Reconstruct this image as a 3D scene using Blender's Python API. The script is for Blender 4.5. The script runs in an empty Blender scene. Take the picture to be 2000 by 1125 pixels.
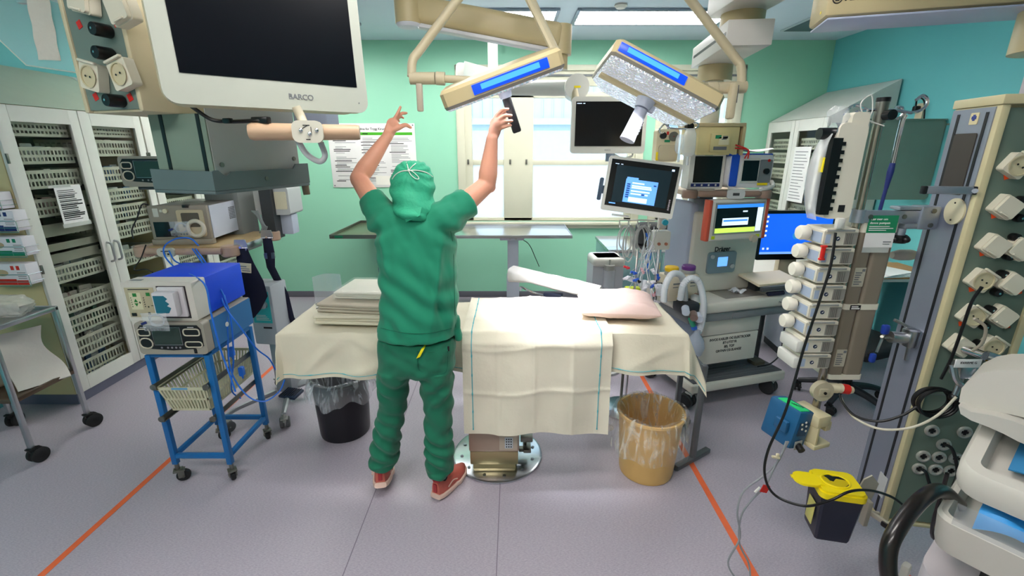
import bpy, bmesh, math, random
from mathutils import Vector, Matrix, Euler
SC = bpy.context.scene
COL = SC.collection
PI = math.pi
R = math.radians
rnd = random.Random(7)
# ---------------------------------------------------------------- camera and measuring
F, H = 889.0, 1.75
TH = math.atan(269.5 / F)
CT, ST = math.cos(TH), math.sin(TH)
cd = bpy.data.cameras.new('camera'); cam = bpy.data.objects.new('camera', cd); COL.objects.link(cam)
cam.location = (0, 0, H); cam.rotation_euler = (PI / 2 - TH, 0, 0)
cd.sensor_width = 36; cd.lens = F / 2000 * 36; cd.clip_start = .02
SC.camera = cam


def ray(px, py):
    u = (px - 1000) / F; v = (562.5 - py) / F
    return Vector((u, CT + v * ST, -ST + v * CT))


def W(px, py, Y=None, Z=None, X=None):
    """world point seen in direction (px, py) lying on one known plane"""
    d = ray(px, py)
    t = Y / d.y if Y is not None else (Z - H) / d.z if Z is not None else X / d.x
    return Vector((0, 0, H)) + d * t


# ---------------------------------------------------------------- materials
def lin(h):
    h = h.lstrip('#')
    c = [int(h[i:i + 2], 16) / 255 for i in (0, 2, 4)]
    return tuple(x / 12.92 if x <= .04045 else ((x + .055) / 1.055) ** 2.4 for x in c) + (1,)


MATS = {}


def mat(name, hexc='#808080', rough=.5, metal=0, var=.06, vs=8, bump=0, bs=200, em=0, emc=None, tr=0, alpha=1, coat=0, sss=0, ior=1.45, sheen=0):
    if name in MATS:
        return MATS[name]
    m = bpy.data.materials.new(name); m.use_nodes = True
    nt = m.node_tree; N = nt.nodes; L = nt.links
    b = N['Principled BSDF']
    c = lin(hexc)
    tc = N.new('ShaderNodeTexCoord')
    nz = N.new('ShaderNodeTexNoise'); nz.inputs['Scale'].default_value = vs; nz.inputs['Detail'].default_value = 4
    L.new(tc.outputs['Object'], nz.inputs['Vector'])
    mx = N.new('ShaderNodeMix'); mx.data_type = 'RGBA'
    mx.inputs['A'].default_value = tuple(x * (1 - var) for x in c[:3]) + (1,)
    mx.inputs['B'].default_value = tuple(min(1, x * (1 + var)) for x in c[:3]) + (1,)
    L.new(nz.outputs['Fac'], mx.inputs['Factor']); L.new(mx.outputs['Result'], b.inputs['Base Color'])
    b.inputs['Roughness'].default_value = rough; b.inputs['Metallic'].default_value = metal
    b.inputs['Transmission Weight'].default_value = tr; b.inputs['IOR'].default_value = ior
    b.inputs['Alpha'].default_value = alpha; b.inputs['Coat Weight'].default_value = coat
    b.inputs['Sheen Weight'].default_value = sheen
    if sss:
        b.inputs['Subsurface Weight'].default_value = sss; b.inputs['Subsurface Radius'].default_value = (.01, .004, .002)
    if em:
        b.inputs['Emission Color'].default_value = lin(emc or hexc); b.inputs['Emission Strength'].default_value = em
    if bump:
        n2 = N.new('ShaderNodeTexNoise'); n2.inputs['Scale'].default_value = bs; n2.inputs['Detail'].default_value = 5
        L.new(tc.outputs['Object'], n2.inputs['Vector'])
        bp = N.new('ShaderNodeBump'); bp.inputs['Strength'].default_value = bump; bp.inputs['Distance'].default_value = .01
        L.new(n2.outputs['Fac'], bp.inputs['Height']); L.new(bp.outputs['Normal'], b.inputs['Normal'])
    MATS[name] = m
    return m


WHITE = mat('white_plastic', '#D3D3CC', .35)
CREAM = mat('cream_enamel', '#D9CFB0', .35)
CREAM2 = mat('cream_plastic', '#D2C9AA', .45)
GREYP = mat('grey_plastic', '#9A9C98', .45)
LGREY = mat('light_grey_plastic', '#C3C6C6', .4)
MGREY = mat('mid_grey_plastic', '#72777A', .5)
DGREY = mat('dark_grey_plastic', '#3B3F42', .5)
BLACK = mat('black_plastic', '#0E0E10', .35)
RUBBER = mat('black_rubber', '#17181A', .7)
STEEL = mat('brushed_steel', '#B9BBBD', .28, 1, bump=.03, bs=400)
CHROME = mat('chrome', '#D8D8DA', .12, 1)
ALU = mat('aluminium', '#A9AFBA', .38, .8)
DSTEEL = mat('dull_steel', '#7C7C74', .35, .9)
MAUVE = mat('mauve_bumper', '#B59A86', .5)
GLASS = mat('clear_glass', '#FFFFFF', .02, tr=1, ior=1.1, var=0)
CLEAR = mat('clear_plastic', '#F4F8FA', .12, tr=.95, ior=1.2, var=0)
SCREEN = mat('dark_screen', '#04050B', .22)
GGREEN = mat('grey_green_panel', '#6F8078', .5)
BLUEP = mat('trolley_blue', '#1467A8', .4)
BLUE = mat('bright_blue', '#0A4AE2', .5)
RED = mat('red_plastic', '#D2271F', .45)
ORANGE = mat('orange_tag', '#F0541E', .5)
YELLOW = mat('yellow_plastic', '#F0DA10', .4)
NAVY = mat('navy_plastic', '#1C2A6A', .5)
TEAL = mat('teal_label', '#2FB3B5', .4)
GREEN = mat('green_label', '#1E8A5E', .45)
PAPER = mat('white_paper', '#ECECEA', .7)
INK = mat('black_ink', '#15161A', .6)
GINK = mat('grey_ink', '#6E7276', .6)
LINEN = mat('drape_cloth', '#DAD3BD', .85, var=.03, bump=.12, bs=60)
LINE = mat('turquoise_thread', '#4FB4C0', .7)
BEIGE = mat('beige_plastic', '#D9B06A', .4)


# ---------------------------------------------------------------- mesh builder
class M:
    def __init__(s):
        s.bm = bmesh.new()

    def _add(s, geom, mtx=None):
        if mtx is not None:
            bmesh.ops.transform(s.bm, matrix=mtx, verts=geom)
        return s

    def b(s, cx, cy, cz, sx, sy, sz, r=0, rot=None, seg=2, taper=1):
        """box: centre, size, bevel radius, rotation"""
        g = bmesh.ops.create_cube(s.bm, size=1)['verts']
        for v in g:
            k = taper if v.co.z < 0 else 1
            v.co = Vector((v.co.x * sx * k, v.co.y * sy * k, v.co.z * sz))
        if r:
            es = list({e for v in g for e in v.link_edges})
            res = bmesh.ops.bevel(s.bm, geom=es, offset=min(r, .49 * min(sx, sy, sz)), segments=seg, profile=.5, affect='EDGES')
            g = list({v for f in res['faces'] for v in f.verts} | {v for v in g if v.is_valid})
        mtx = Matrix.Translation((cx, cy, cz))
        if rot is not None:
            mtx = mtx @ Euler(rot).to_matrix().to_4x4()
        return s._add(g, mtx)

    def bb(s, x0, x1, y0, y1, z0, z1, r=0, **k):
        return s.b((x0 + x1) / 2, (y0 + y1) / 2, (z0 + z1) / 2, abs(x1 - x0), abs(y1 - y0), abs(z1 - z0), r, **k)

    def c(s, p0, p1, r, r2=None, n=20):
        p0, p1 = Vector(p0), Vector(p1); d = p1 - p0
        g = bmesh.ops.create_cone(s.bm, cap_ends=True, segments=n, radius1=r, radius2=r if r2 is None else r2, depth=d.length)['verts']
        return s._add(g, Matrix.Translation((p0 + p1) / 2) @ d.to_track_quat('Z', 'Y').to_matrix().to_4x4())

    def s(s, c, r, seg=20):
        g = bmesh.ops.create_uvsphere(s.bm, u_segments=seg, v_segments=max(6, seg // 2), radius=1)['verts']
        rr = (r, r, r) if not hasattr(r, '__len__') else r
        return s._add(g, Matrix.Translation(c) @ Matrix.Diagonal((*rr, 1)))

    def rings(s, rings, cap=True, close=False):
        vs = [[s.bm.verts.new(p) for p in ring] for ring in rings]
        n = len(vs[0])
        for a, b in list(zip(vs, vs[1:])) + ([(vs[-1], vs[0])] if close else []):
            for i in range(n):
                try:
                    s.bm.faces.new((a[i], a[(i + 1) % n], b[(i + 1) % n], b[i]))
                except ValueError:
                    pass
        if cap and not close:
            s.bm.faces.new(vs[0][::-1]); s.bm.faces.new(vs[-1])
        return s

    def t(s, pts, r, n=8, smooth=6, closed=False, sq=1):
        """tube through points (Catmull-Rom), radius number or list"""
        pts = [Vector(p) for p in pts]
        rs = list(r) if hasattr(r, '__len__') else [r] * len(pts)
        P, Q = [], []
        if smooth and len(pts) > 2:
            m = len(pts)
            for i in range(m if closed else m - 1):
                p1, p2 = pts[i], pts[(i + 1) % m]
                p0 = pts[i - 1] if (i or closed) else p1 * 2 - p2
                p3 = pts[(i + 2) % m] if (i + 2 < m or closed) else p2 * 2 - p1
                for k in range(smooth):
                    t = k / smooth
                    P.append(.5 * ((2 * p1) + (p2 - p0) * t + (2 * p0 - 5 * p1 + 4 * p2 - p3) * t * t + (3 * p1 - p0 - 3 * p2 + p3) * t ** 3))
                    Q.append(rs[i] + (rs[(i + 1) % m] - rs[i]) * t)
            if not closed:
                P.append(pts[-1]); Q.append(rs[-1])
        else:
            P, Q = pts, rs
        rings = []
        ref = None
        for i, p in enumerate(P):
            a = P[i - 1] if (i or closed) else p; b = P[(i + 1) % len(P)] if (i + 1 < len(P) or closed) else p
            d = (b - a).normalized() if (b - a).length > 1e-9 else Vector((0, 0, 1))
            if ref is None:
                ref = d.orthogonal().normalized()
            ref = (ref - d * ref.dot(d))
            ref = ref.normalized() if ref.length > 1e-6 else d.orthogonal().normalized()
            o = d.cross(ref)
            rings.append([p + ref * (math.cos(2 * PI * j / n) * Q[i]) + o * (math.sin(2 * PI * j / n) * Q[i] * sq) for j in range(n)])
        return s.rings(rings, True, closed)

    def l(s, prof, o=(0, 0, 0), n=28, mtx=None):
        """lathe about z; profile of (r, z)"""
        rings = [[Vector((max(r, 1e-4) * math.cos(2 * PI * j / n), max(r, 1e-4) * math.sin(2 * PI * j / n), z)) for j in range(n)] for r, z in prof]
        T = Matrix.Translation(o) @ (mtx.to_4x4() if mtx is not None else Matrix())
        return s.rings([[T @ p for p in g] for g in rings])

    def pl(s, poly, a0, a1, plane='xz'):
        """polygon extruded from a0 to a1 across its plane"""
        f = {'xz': lambda u, v, a: (u, a, v), 'xy': lambda u, v, a: (u, v, a), 'yz': lambda u, v, a: (a, u, v)}[plane]
        return s.rings([[Vector(f(u, v, a)) for u, v in poly] for a in (a0, a1)])

    def rr(s, cx, cz, w, h, r, a0, a1, plane='xz', k=5, rot=0):
        """rounded rectangle plate"""
        pts = []
        for sx, sz, a in ((1, 1, 0), (-1, 1, 90), (-1, -1, 180), (1, -1, 270)):
            for i in range(k + 1):
                t = R(a + 90 * i / k)
                pts.append((sx * (w / 2 - r) + r * math.cos(t), sz * (h / 2 - r) + r * math.sin(t)))
        cr, sr = math.cos(rot), math.sin(rot)
        return s.pl([(cx + x * cr - z * sr, cz + x * sr + z * cr) for x, z in pts], a0, a1, plane)

    def q(s, *pts):
        s.bm.faces.new([s.bm.verts.new(p) for p in pts])
        return s

    def g(s, fn, nu, nv, thick=0):
        """grid surface fn(u, v) for u, v in 0..1"""
        vs = [[s.bm.verts.new(fn(i / nu, j / nv)) for j in range(nv + 1)] for i in range(nu + 1)]
        fs = [s.bm.faces.new((vs[i][j], vs[i + 1][j], vs[i + 1][j + 1], vs[i][j + 1])) for i in range(nu) for j in range(nv)]
        if thick:
            bmesh.ops.recalc_face_normals(s.bm, faces=fs)
            bmesh.ops.solidify(s.bm, geom=fs, thickness=thick)
        return s

    def mesh(s, name, m, ang=38):
        bmesh.ops.recalc_face_normals(s.bm, faces=s.bm.faces)
        me = bpy.data.meshes.new(name); s.bm.to_mesh(me); s.bm.free()
        me.materials.append(m)
        me.polygons.foreach_set('use_smooth', [True] * len(me.polygons))
        me.set_sharp_from_angle(angle=R(ang))
        return me

    def o(s, name, m, parent=None, label=None, ang=38, loc=None, rot=None):
        ob = bpy.data.objects.new(name, s.mesh(name, m, ang)); COL.objects.link(ob)
        if parent is not None:
            ob.parent = parent.e if isinstance(parent, Th) else parent
        if label:
            ob['label'] = label
        if loc is not None:
            ob.location = loc
        if rot is not None:
            ob.rotation_euler = rot
        return ob


def tag(o, label, cat, group=None, kind=None):
    o['label'] = label; o['category'] = cat
    if group:
        o['group'] = group
    if kind:
        o['kind'] = kind
    return o


class Th:
    """a thing: an Empty at its base; local x runs along its front, y to its back, z up"""
    def __init__(s, name, label, cat, loc, yaw=0, group=None):
        s.e = bpy.data.objects.new(name, None); COL.objects.link(s.e)
        s.e.empty_display_size = .05
        s.loc = Vector(loc); s.yaw = yaw
        s.e.location = s.loc; s.e.rotation_euler = (0, 0, yaw)
        tag(s.e, label, cat, group)
        s.mi = (Matrix.Translation(s.loc) @ Matrix.Rotation(yaw, 4, 'Z')).inverted()

    def l(s, px, py, y=0):
        """local point on this thing's plane y"""
        o = s.mi @ Vector((0, 0, H)); d = s.mi.to_3x3() @ ray(px, py)
        return o + d * ((y - o.y) / d.y)

    def w(s, p):
        return s.mi @ Vector(p)


def span(name, label, cat, p0, p1, group=None):
    """thing whose front bottom edge runs from p0 to p1 (world); returns thing, width"""
    p0, p1 = Vector(p0), Vector(p1); d = p1 - p0
    return Th(name, label, cat, p0, math.atan2(d.y, d.x), group), math.hypot(d.x, d.y)


def one(m, name, material, label, cat, loc=(0, 0, 0), yaw=0, group=None, ang=38):
    ob = m.o(name, material, None, None, ang, loc, (0, 0, yaw))
    return tag(ob, label, cat, group)


def struct(m, name, material, ang=38):
    ob = m.o(name, material, None, None, ang); ob['kind'] = 'structure'
    return ob


def dup(o, loc=None, rotz=None, label=None, group=None, parent=None):
    src = o.e if isinstance(o, Th) else o
    r = src.copy(); COL.objects.link(r)
    if loc is not None:
        r.location = loc
    if rotz is not None:
        r.rotation_euler = (0, 0, rotz)
    if label:
        r['label'] = label
    if group:
        r['group'] = group
    if parent is not None:
        r.parent = parent.e if isinstance(parent, Th) else parent
    for ch in list(src.children):
        c = ch.copy(); COL.objects.link(c); c.parent = r
        for g in list(ch.children):
            d = g.copy(); COL.objects.link(d); d.parent = c
    return r


def txt(s, size, m, parent, loc, rot=(PI / 2, 0, 0), align='CENTER', name='lettering', bold=0, sx=1):
    cu = bpy.data.curves.new('t', 'FONT'); cu.body = s; cu.size = size; cu.align_x = align; cu.align_y = 'CENTER'
    cu.extrude = .0004; cu.offset = bold
    ob = bpy.data.objects.new('t', cu); COL.objects.link(ob)
    me = bpy.data.meshes.new_from_object(ob.evaluated_get(bpy.context.evaluated_depsgraph_get()))
    bpy.data.objects.remove(ob); bpy.data.curves.remove(cu)
    me.materials.clear(); me.materials.append(m)
    r = bpy.data.objects.new(name, me); COL.objects.link(r)
    if parent is not None:
        r.parent = parent.e if isinstance(parent, Th) else parent
    r.location = loc; r.rotation_euler = rot; r.scale = (sx, 1, 1)
    return r


def cast(parent, x, y, top, r=.05, yaw=0, fm=None, wm=None, twin=False, w=.024):
    """swivel caster standing on local z=0: fork part with a wheel sub-part"""
    m = M().c((0, 0, 2 * r), (0, 0, top), .011).b(0, 0, 2 * r + .004, .045, .045, .012, .004)
    if twin:
        m.b(.0, .012, 2 * r - .01, .02, .05, .03, .004).c((-.03, .02, r), (.03, .02, r), .006)
    else:
        m.b(-w / 2 - .005, .012, 1.45 * r, .006, .03, 1.25 * r, .002).b(w / 2 + .005, .012, 1.45 * r, .006, .03, 1.25 * r, .002)
        m.b(0, .008, 2.02 * r, w + .016, .046, .008, .002).c((-w / 2 - .01, .02, r), (w / 2 + .01, .02, r), .007)
    c = m.o('caster', fm or DSTEEL, parent, None, 38, (x, y, 0), (0, 0, yaw))
    for k in ((-1, 1) if twin else (0,)):
        xo = k * (w * .75)
        M().l([(r * .25, -w / 2), (r * .86, -w / 2), (r, -w * .3), (r, w * .3), (r * .86, w / 2), (r * .25, w / 2)],
              (xo, .02, r), 24, Matrix.Rotation(PI / 2, 3, 'Y')).o('wheel', wm or RUBBER, c)
    return c


def hang(a, b, sag, n=5):
    a, b = Vector(a), Vector(b)
    return [a.lerp(b, i / n) - Vector((0, 0, sag * 4 * (i / n) * (1 - i / n))) for i in range(n + 1)]
# ================================================================ the room
XL, XR, YB, YF, ZC = -3.62, 3.45, 5.4, -2.2, 2.87


def floor_mat():
    m = mat('speckled_lino', '#A39BA0', .36, var=.05, vs=3)
    nt = m.node_tree; N = nt.nodes; L = nt.links; b = N['Principled BSDF']
    tc = N.new('ShaderNodeTexCoord'); mp = N.new('ShaderNodeMapping'); mp.inputs['Scale'].default_value = (60, 190, 1); mp.inputs['Rotation'].default_value = (0, 0, R(25))
    L.new(tc.outputs['Object'], mp.inputs['Vector'])
    n = N.new('ShaderNodeTexNoise'); n.inputs['Scale'].default_value = 1.4; n.inputs['Detail'].default_value = 6; n.inputs['Roughness'].default_value = .7
    L.new(mp.outputs['Vector'], n.inputs['Vector'])
    cr = N.new('ShaderNodeValToRGB'); e = cr.color_ramp.elements
    e[0].position = .36; e[0].color = lin('#9A93A0'); e[1].position = .66; e[1].color = lin('#B8B0BA')
    L.new(n.outputs['Fac'], cr.inputs['Fac']); L.new(cr.outputs['Color'], b.inputs['Base Color'])
    bp = N.new('ShaderNodeBump'); bp.inputs['Strength'].default_value = .05; bp.inputs['Distance'].default_value = .003
    L.new(n.outputs['Fac'], bp.inputs['Height']); L.new(bp.outputs['Normal'], b.inputs['Normal'])
    return m


WALL = mat('mint_wall_paint', '#9ADABB', .5, var=.03, vs=2, bump=.04, bs=300)
WALL_COOL = mat('mint_wall_cool_light', '#6CC6CA', .5, var=.03, vs=2, bump=.04, bs=300)  # turquoise puts the cool light on mint side walls into the colour
CEIL = mat('ceiling_paint', '#CADCE9', .7, var=.02)
SKIRT = mat('grey_skirting', '#6B6C75', .5)
FRAME = mat('window_paint', '#D6D6C0', .4, var=.02)
struct(M().bb(XL, XR, YF, YB, -.1, 0), 'floor', floor_mat())
struct(M().bb(XL - .1, XR + .1, YF - .1, YB + .1, ZC, ZC + .1), 'ceiling', CEIL)
struct(M().bb(XL - .12, XL, YF - .1, YB + .12, 0, ZC), 'wall_left', WALL_COOL)
struct(M().bb(XR, XR + .12, YF - .1, YB + .12, 0, ZC), 'wall_right', WALL_COOL)
struct(M().bb(XL, XR, YF - .12, YF, 0, ZC), 'wall_front', mat('pale_wall_paint', '#D8D6CC', .6))
# back wall with two window openings
o1 = (-.56, 1.43, .95, 2.58); o2 = (1.66, 2.48, .95, 2.58)
bw = M()
for x0, x1, z0, z1 in ((XL, o1[0], 0, ZC), (o1[0], o1[1], 0, o1[2]), (o1[0], o1[1], o1[3], ZC), (o1[1], o2[0], 0, ZC), (o2[0], o2[1], 0, o2[2]), (o2[0], o2[1], o2[3], ZC), (o2[1], XR, 0, ZC)):
    bw.bb(x0, x1, YB, YB + .12, z0, z1)
struct(bw, 'wall_back', WALL)
struct(M().bb(XL + .001, XR, YB - .014, YB - .001, 0, .075, .004), 'baseboard_back', SKIRT)
struct(M().bb(XR - .014, XR - .001, YF + .01, YB - .015, 0, .075, .004), 'baseboard_right', SKIRT)
# floor seams and orange marking lines
SEAM = mat('floor_seam', '#7C7480', .6)
for k, (x, y0, x1, y1) in enumerate(((-.72, .9, -.77, 5.38), (-.07, .9, -.05, 5.38))):
    struct(M().pl([(x - .0022, y0), (x + .0022, y0), (x1 + .0022, y1), (x1 - .0022, y1)], .0002, .0009, 'xy'), 'trim_%d' % (k + 1), SEAM)
TAPE = mat('orange_floor_tape', '#E0693C', .5, var=.12, vs=20)
for k, (a, b) in enumerate((((80, 1125), (335, 895)), ((1475, 1125), (1350, 905)))):
    p, q = W(*a, Z=0), W(*b, Z=0); d = (q - p).normalized(); e = p + d * (5.0 - p.y) / d.y; s = p - d * 1.2
    n = Vector((d.y, -d.x, 0)) * .016
    struct(M().pl([(s - n).xy, (s + n).xy, (e + n).xy, (e - n).xy], .0006, .0016, 'xy'), 'trim_%d' % (k + 3), TAPE)

# ---------------------------------------------------------------- windows
FROST = mat('frosted_glass', '#FFFFFF', .9, var=0)
nt = FROST.node_tree; tb = nt.nodes.new('ShaderNodeBsdfTranslucent'); tb.inputs['Color'].default_value = (.95, .97, 1, 1)
ms = nt.nodes.new('ShaderNodeMixShader'); ms.inputs[0].default_value = .85
nt.links.new(nt.nodes['Principled BSDF'].outputs[0], ms.inputs[1]); nt.links.new(tb.outputs[0], ms.inputs[2])
nt.links.new(ms.outputs[0], nt.nodes['Material Output'].inputs[0])


def window(k, o, posts, blind):
    x0, x1, z0, z1 = o
    e = bpy.data.objects.new('window_%d' % k, None); COL.objects.link(e); e['kind'] = 'structure'; e.location = (0, YB, 0)
    a = M()                                                   # casing
    for b in ((x0 - .06, x0 + .03, z0 - .03, z1 + .05), (x1 - .03, x1 + .06, z0 - .03, z1 + .05), (x0 - .06, x1 + .06, z1 - .01, z1 + .05)):
        a.bb(b[0], b[1], -.02, .1, b[2], b[3], .006)
    a.o('casing', FRAME, e)
    M().bb(x0 - .09, x1 + .09, -.05, .1, z0 - .05, z0 - .012, .008).bb(x0 - .07, x1 + .07, -.022, .0, z0 - .09, z0 - .05, .004).o('window_sill', FRAME, e)
    f = M()
    for p0, p1 in posts:
        f.bb(p0, p1, 0, .07, z0, z1, .004)
    f.bb(x0, x1, .0, .07, z0 - .01, z0 + .035, .004).bb(x0, x1, .0, .07, 2.30, 2.36, .004).bb(x0, x1, 0.001, .069, 2.42, z1 + .01, .004)
    f.bb(x0, x1, .012, .06, 1.585, 1.645, .004)
    f.o('window_frame', FRAME, e)
    M().bb(x0, x1, .03, .035, z0, 1.6).o('frosted_pane', FROST, e)
    M().bb(x0, x1, .03, .034, 1.62, z1).o('clear_pane', GLASS, e)
    M().bb(x0 + .02, x1 - .02, -.012, -.004, z1 - .065, z1 - .045).o('blind_rail', MGREY, e)
    for x in blind:
        M().b(x, -.006, 1.62, .022, .012, .055, .003).o('window_catch', DSTEEL, e)


window(1, o1, ((-.56, -.45), (-.095, .24), (1.32, 1.43)), (-.5, -.02, .165))
window(2, o2, ((1.66, 1.74), (2.40, 2.48), (2.0, 2.06)), ())
# pale building across the yard, seen through the upper panes
fb = M().bb(-7, 9, 12, 12.3, -3, 9)
for i in range(64):
    fb.b(-7 + i * .25, 11.985, 4.6, .025, .03, 4.2)
fb.bb(-7, 9, 11.9, 12, 2.35, 2.5).bb(-7, 9, 11.93, 12, 6.6, 6.8)
one(fb, 'office_building', mat('pale_blue_cladding', '#A6C2CE', .6), 'pale blue clad building across the yard outside the windows', 'building')

# ---------------------------------------------------------------- ceiling lights, vents
LAMP = mat('lit_diffuser', '#FFFFFF', .5, em=15.5, emc='#FFF9F4', var=0)
GRID = mat('louvre_white', '#E9EEF2', .5)


def ceiling_light(label, x0, x1, y0, y1, slats=True):
    t = Th('ceiling_light', label, 'light', ((x0 + x1) / 2, (y0 + y1) / 2, ZC), 0, None if slats else 'unseen fill ceiling lights')
    a, b = (x1 - x0) / 2, (y1 - y0) / 2
    fr = M()
    for q in ((-a - .03, -a, -b - .03, b + .03), (a, a + .03, -b - .03, b + .03), (-a, a, -b - .03, -b), (-a, a, b, b + .03)):
        fr.bb(*q, -.022, -.001, .004)
    fr.o('frame', mat('light_frame', '#8D9AA6', .4, .5), t)
    M().bb(-a, a, -b, b, -.006, -.002).o('diffuser', LAMP, t)
    if slats:
        s = M()
        for i in range(1, 16):
            x = -a + 2 * a * i / 16
            s.bb(x - .002, x + .002, -b, b, -.02, -.007)
        for i in range(1, 4):
            y = -b + 2 * b * i / 4
            s.bb(-a, a, y - .002, y + .002, -.019, -.007)
        s.o('louvre', GRID, t)


ceiling_light('long louvred ceiling light above the right surgical lamp', .57, 1.86, 4.28, 4.7)
ceiling_light('louvred ceiling light partly hidden behind the cream lamp arm', -.92, .37, 4.28, 4.7)
ceiling_light('louvred ceiling light hidden behind the hanging monitor', -2.62, -1.42, 4.28, 4.7)
ceiling_light('ceiling light cut by the top edge, right of the smoke detector', .95, 1.86, 3.3, 3.72)
for x, y in ((-2.9, -.6), (-1.3, -.6)):  # lights added out of view as ambient fill for the room
    ceiling_light('unseen ceiling light added for fill behind the camera', x, x + 1.2, y, y + .45, False)
ceiling_light('unseen ceiling light added for fill behind the camera', -.6, .6, 1.0, 1.4, False)
t = Th('smoke_detector', 'small round white smoke detector on the ceiling above the window', 'detector', W(1213, 8, Z=ZC), 0)
M().l([(.05, -.001), (.05, -.015), (.035, -.03), (.001, -.032)]).o('housing', WHITE, t)
M().l([(.0501, -.006), (.052, -.008), (.052, -.011), (.0501, -.013)]).o('ring', GREYP, t)
t = Th('ceiling_vent', 'dark grey square ceiling vent near the right wall', 'vent', (2.86, 4.75, ZC), 0)
M().bb(-.24, .24, -.24, .24, -.012, -.001, .003).o('frame', mat('vent_paint', '#B4C6CC', .5), t)
M().bb(-.215, .215, -.215, .215, -.016, -.0125, .001).o('panel', mat('vent_mesh', '#4F6A70', .7, bump=.3, bs=300), t)

# ---------------------------------------------------------------- daylight
wd = bpy.data.worlds.new('world'); SC.world = wd; wd.use_nodes = True
nt = wd.node_tree; bg = nt.nodes['Background']
sk = nt.nodes.new('ShaderNodeTexSky'); sk.sky_type = 'HOSEK_WILKIE'; sk.turbidity = 5; sk.sun_direction = (.3, -.5, .8)
mw_ = nt.nodes.new('ShaderNodeMix'); mw_.data_type = 'RGBA'; mw_.inputs['Factor'].default_value = .55; mw_.inputs['B'].default_value = (.9, .95, 1, 1)
nt.links.new(sk.outputs[0], mw_.inputs['A']); nt.links.new(mw_.outputs['Result'], bg.inputs[0]); bg.inputs[1].default_value = 2.4
sn = bpy.data.lights.new('sun', 'SUN'); sn.energy = 3; sn.angle = .05; so = bpy.data.objects.new('sun', sn); COL.objects.link(so)
so.rotation_euler = (R(38), 0, R(-20))
vs = SC.view_settings
SC.display_settings.display_device = 'sRGB'
vs.view_transform = 'Standard'; vs.look = 'None'; vs.gamma = 1; vs.exposure = .5; vs.use_curve_mapping = False
# ================================================================ left side: glass cabinets
CABW = mat('cabinet_white', '#D9DAD2', .4)
CABC = mat('cabinet_cream', '#D6C898', .5)
PLINTH = mat('plinth_grey', '#6A6C80', .5)
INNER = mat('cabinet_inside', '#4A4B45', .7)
BASKET = mat('basket_plastic', '#CFCFBC', .5)
CGLASS = mat('cabinet_glass', '#F2F6F4', .03, tr=1, ior=1.12, var=0)


def cabinet(label, loc, yaw, w, doors, topz=2.0, depth=.5, slope=.3, side=None, gl=(.09, .07, .2, .1), z0=.085):
    t = Th('storage_cabinet', label, 'cabinet', loc, yaw)
    c = M().bb(0, .018, .024, depth, z0, topz).bb(w - .018, w, .024, depth, z0, topz)
    c.bb(0.018, w - .018, .024, depth, z0, z0 + .02).bb(.018, w - .018, .024, depth, topz - .02, topz)
    c.o('carcass', side or CABW, t)
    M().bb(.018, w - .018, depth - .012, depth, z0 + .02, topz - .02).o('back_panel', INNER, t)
    M().bb(0.01, w - .01, .03, depth - .02, .001, z0).o('plinth', PLINTH, t)
    M().pl([(.0, topz), (depth, topz), (depth, topz + slope)], 0, w, 'yz').o('sloped_top', CABW if side is None else mat('sloped_top_paint', '#B9C4B0', .5), t)
    dw = w / doors
    for k in range(doors):
        x0, x1 = k * dw + .002, (k + 1) * dw - .004
        a, b, zb, zt = x0 + gl[0], x1 - gl[1], z0 + gl[3], topz - gl[2] * .5
        d = M().bb(x0, a, 0, .022, z0, topz - .004, .003).bb(b, x1, 0, .022, z0, topz - .004, .003).bb(a, b, 0, .022, z0, zb).bb(a, b, 0, .022, zt, topz - .004)
        d = d.o('door', CABW, t)
        M().bb(a - .005, b + .005, .009, .013, zb - .005, zt + .005).o('glass_pane', CGLASS, d)
        hx = x1 - .03 if k % 2 == 0 else x0 + .03
        M().t([(hx, .0, .93), (hx, -.03, .945), (hx, -.032, 1.0), (hx, -.03, 1.065), (hx, .0, 1.08)], .008, 8).o('handle', STEEL, d)
        for z in (.4, 1.0, 1.7):
            M().b(x0 + .004 if k % 2 == 0 else x1 - .004, -.004, z, .012, .012, .06, .002).o('hinge', DSTEEL, d)
    return t, dw


def basket_mesh(w, d, h, tiers=2):
    m = M()
    bars = max(8, int(w / .027))
    zs = [0.008] + [h * (i + 1) / tiers for i in range(tiers)]
    for z in zs:
        th = .02 if z == h else .014
        m.bb(0, w, 0, .006, z - th, z + .003).bb(0, .006, .006, d, z - th, z + .003).bb(w - .006, w, .006, d, z - th, z + .003)
    for i in range(bars + 1):
        x = .006 + (w - .012) * i / bars
        m.bb(x - .005, x + .005, .001, .005, -.004, h)
    for s in (0, w):
        for i in range(1, 9):
            y = d * i / 9
            m.bb(s - .003 if s else 0.001, s - .001 if s else .003, y - .006, y + .006, -.004, h)
    m.bb(.004, w - .004, .004, d, -.008, -.003).bb(0, w, d - .006, d, -.008, h * .8)
    return m


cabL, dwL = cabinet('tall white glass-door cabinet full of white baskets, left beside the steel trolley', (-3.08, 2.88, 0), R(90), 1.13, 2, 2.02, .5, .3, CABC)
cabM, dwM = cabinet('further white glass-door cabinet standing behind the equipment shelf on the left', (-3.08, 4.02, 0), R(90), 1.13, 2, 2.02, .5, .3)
PACK = [mat('pack_clear', '#C9CFC8', .3), mat('pack_blue', '#4F7DA8', .4), mat('pack_paper', '#D8D2C4', .6), mat('pack_pinkish', '#C9A9A2', .5), mat('pack_green', '#5C8A74', .5)]
bme = {}


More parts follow.
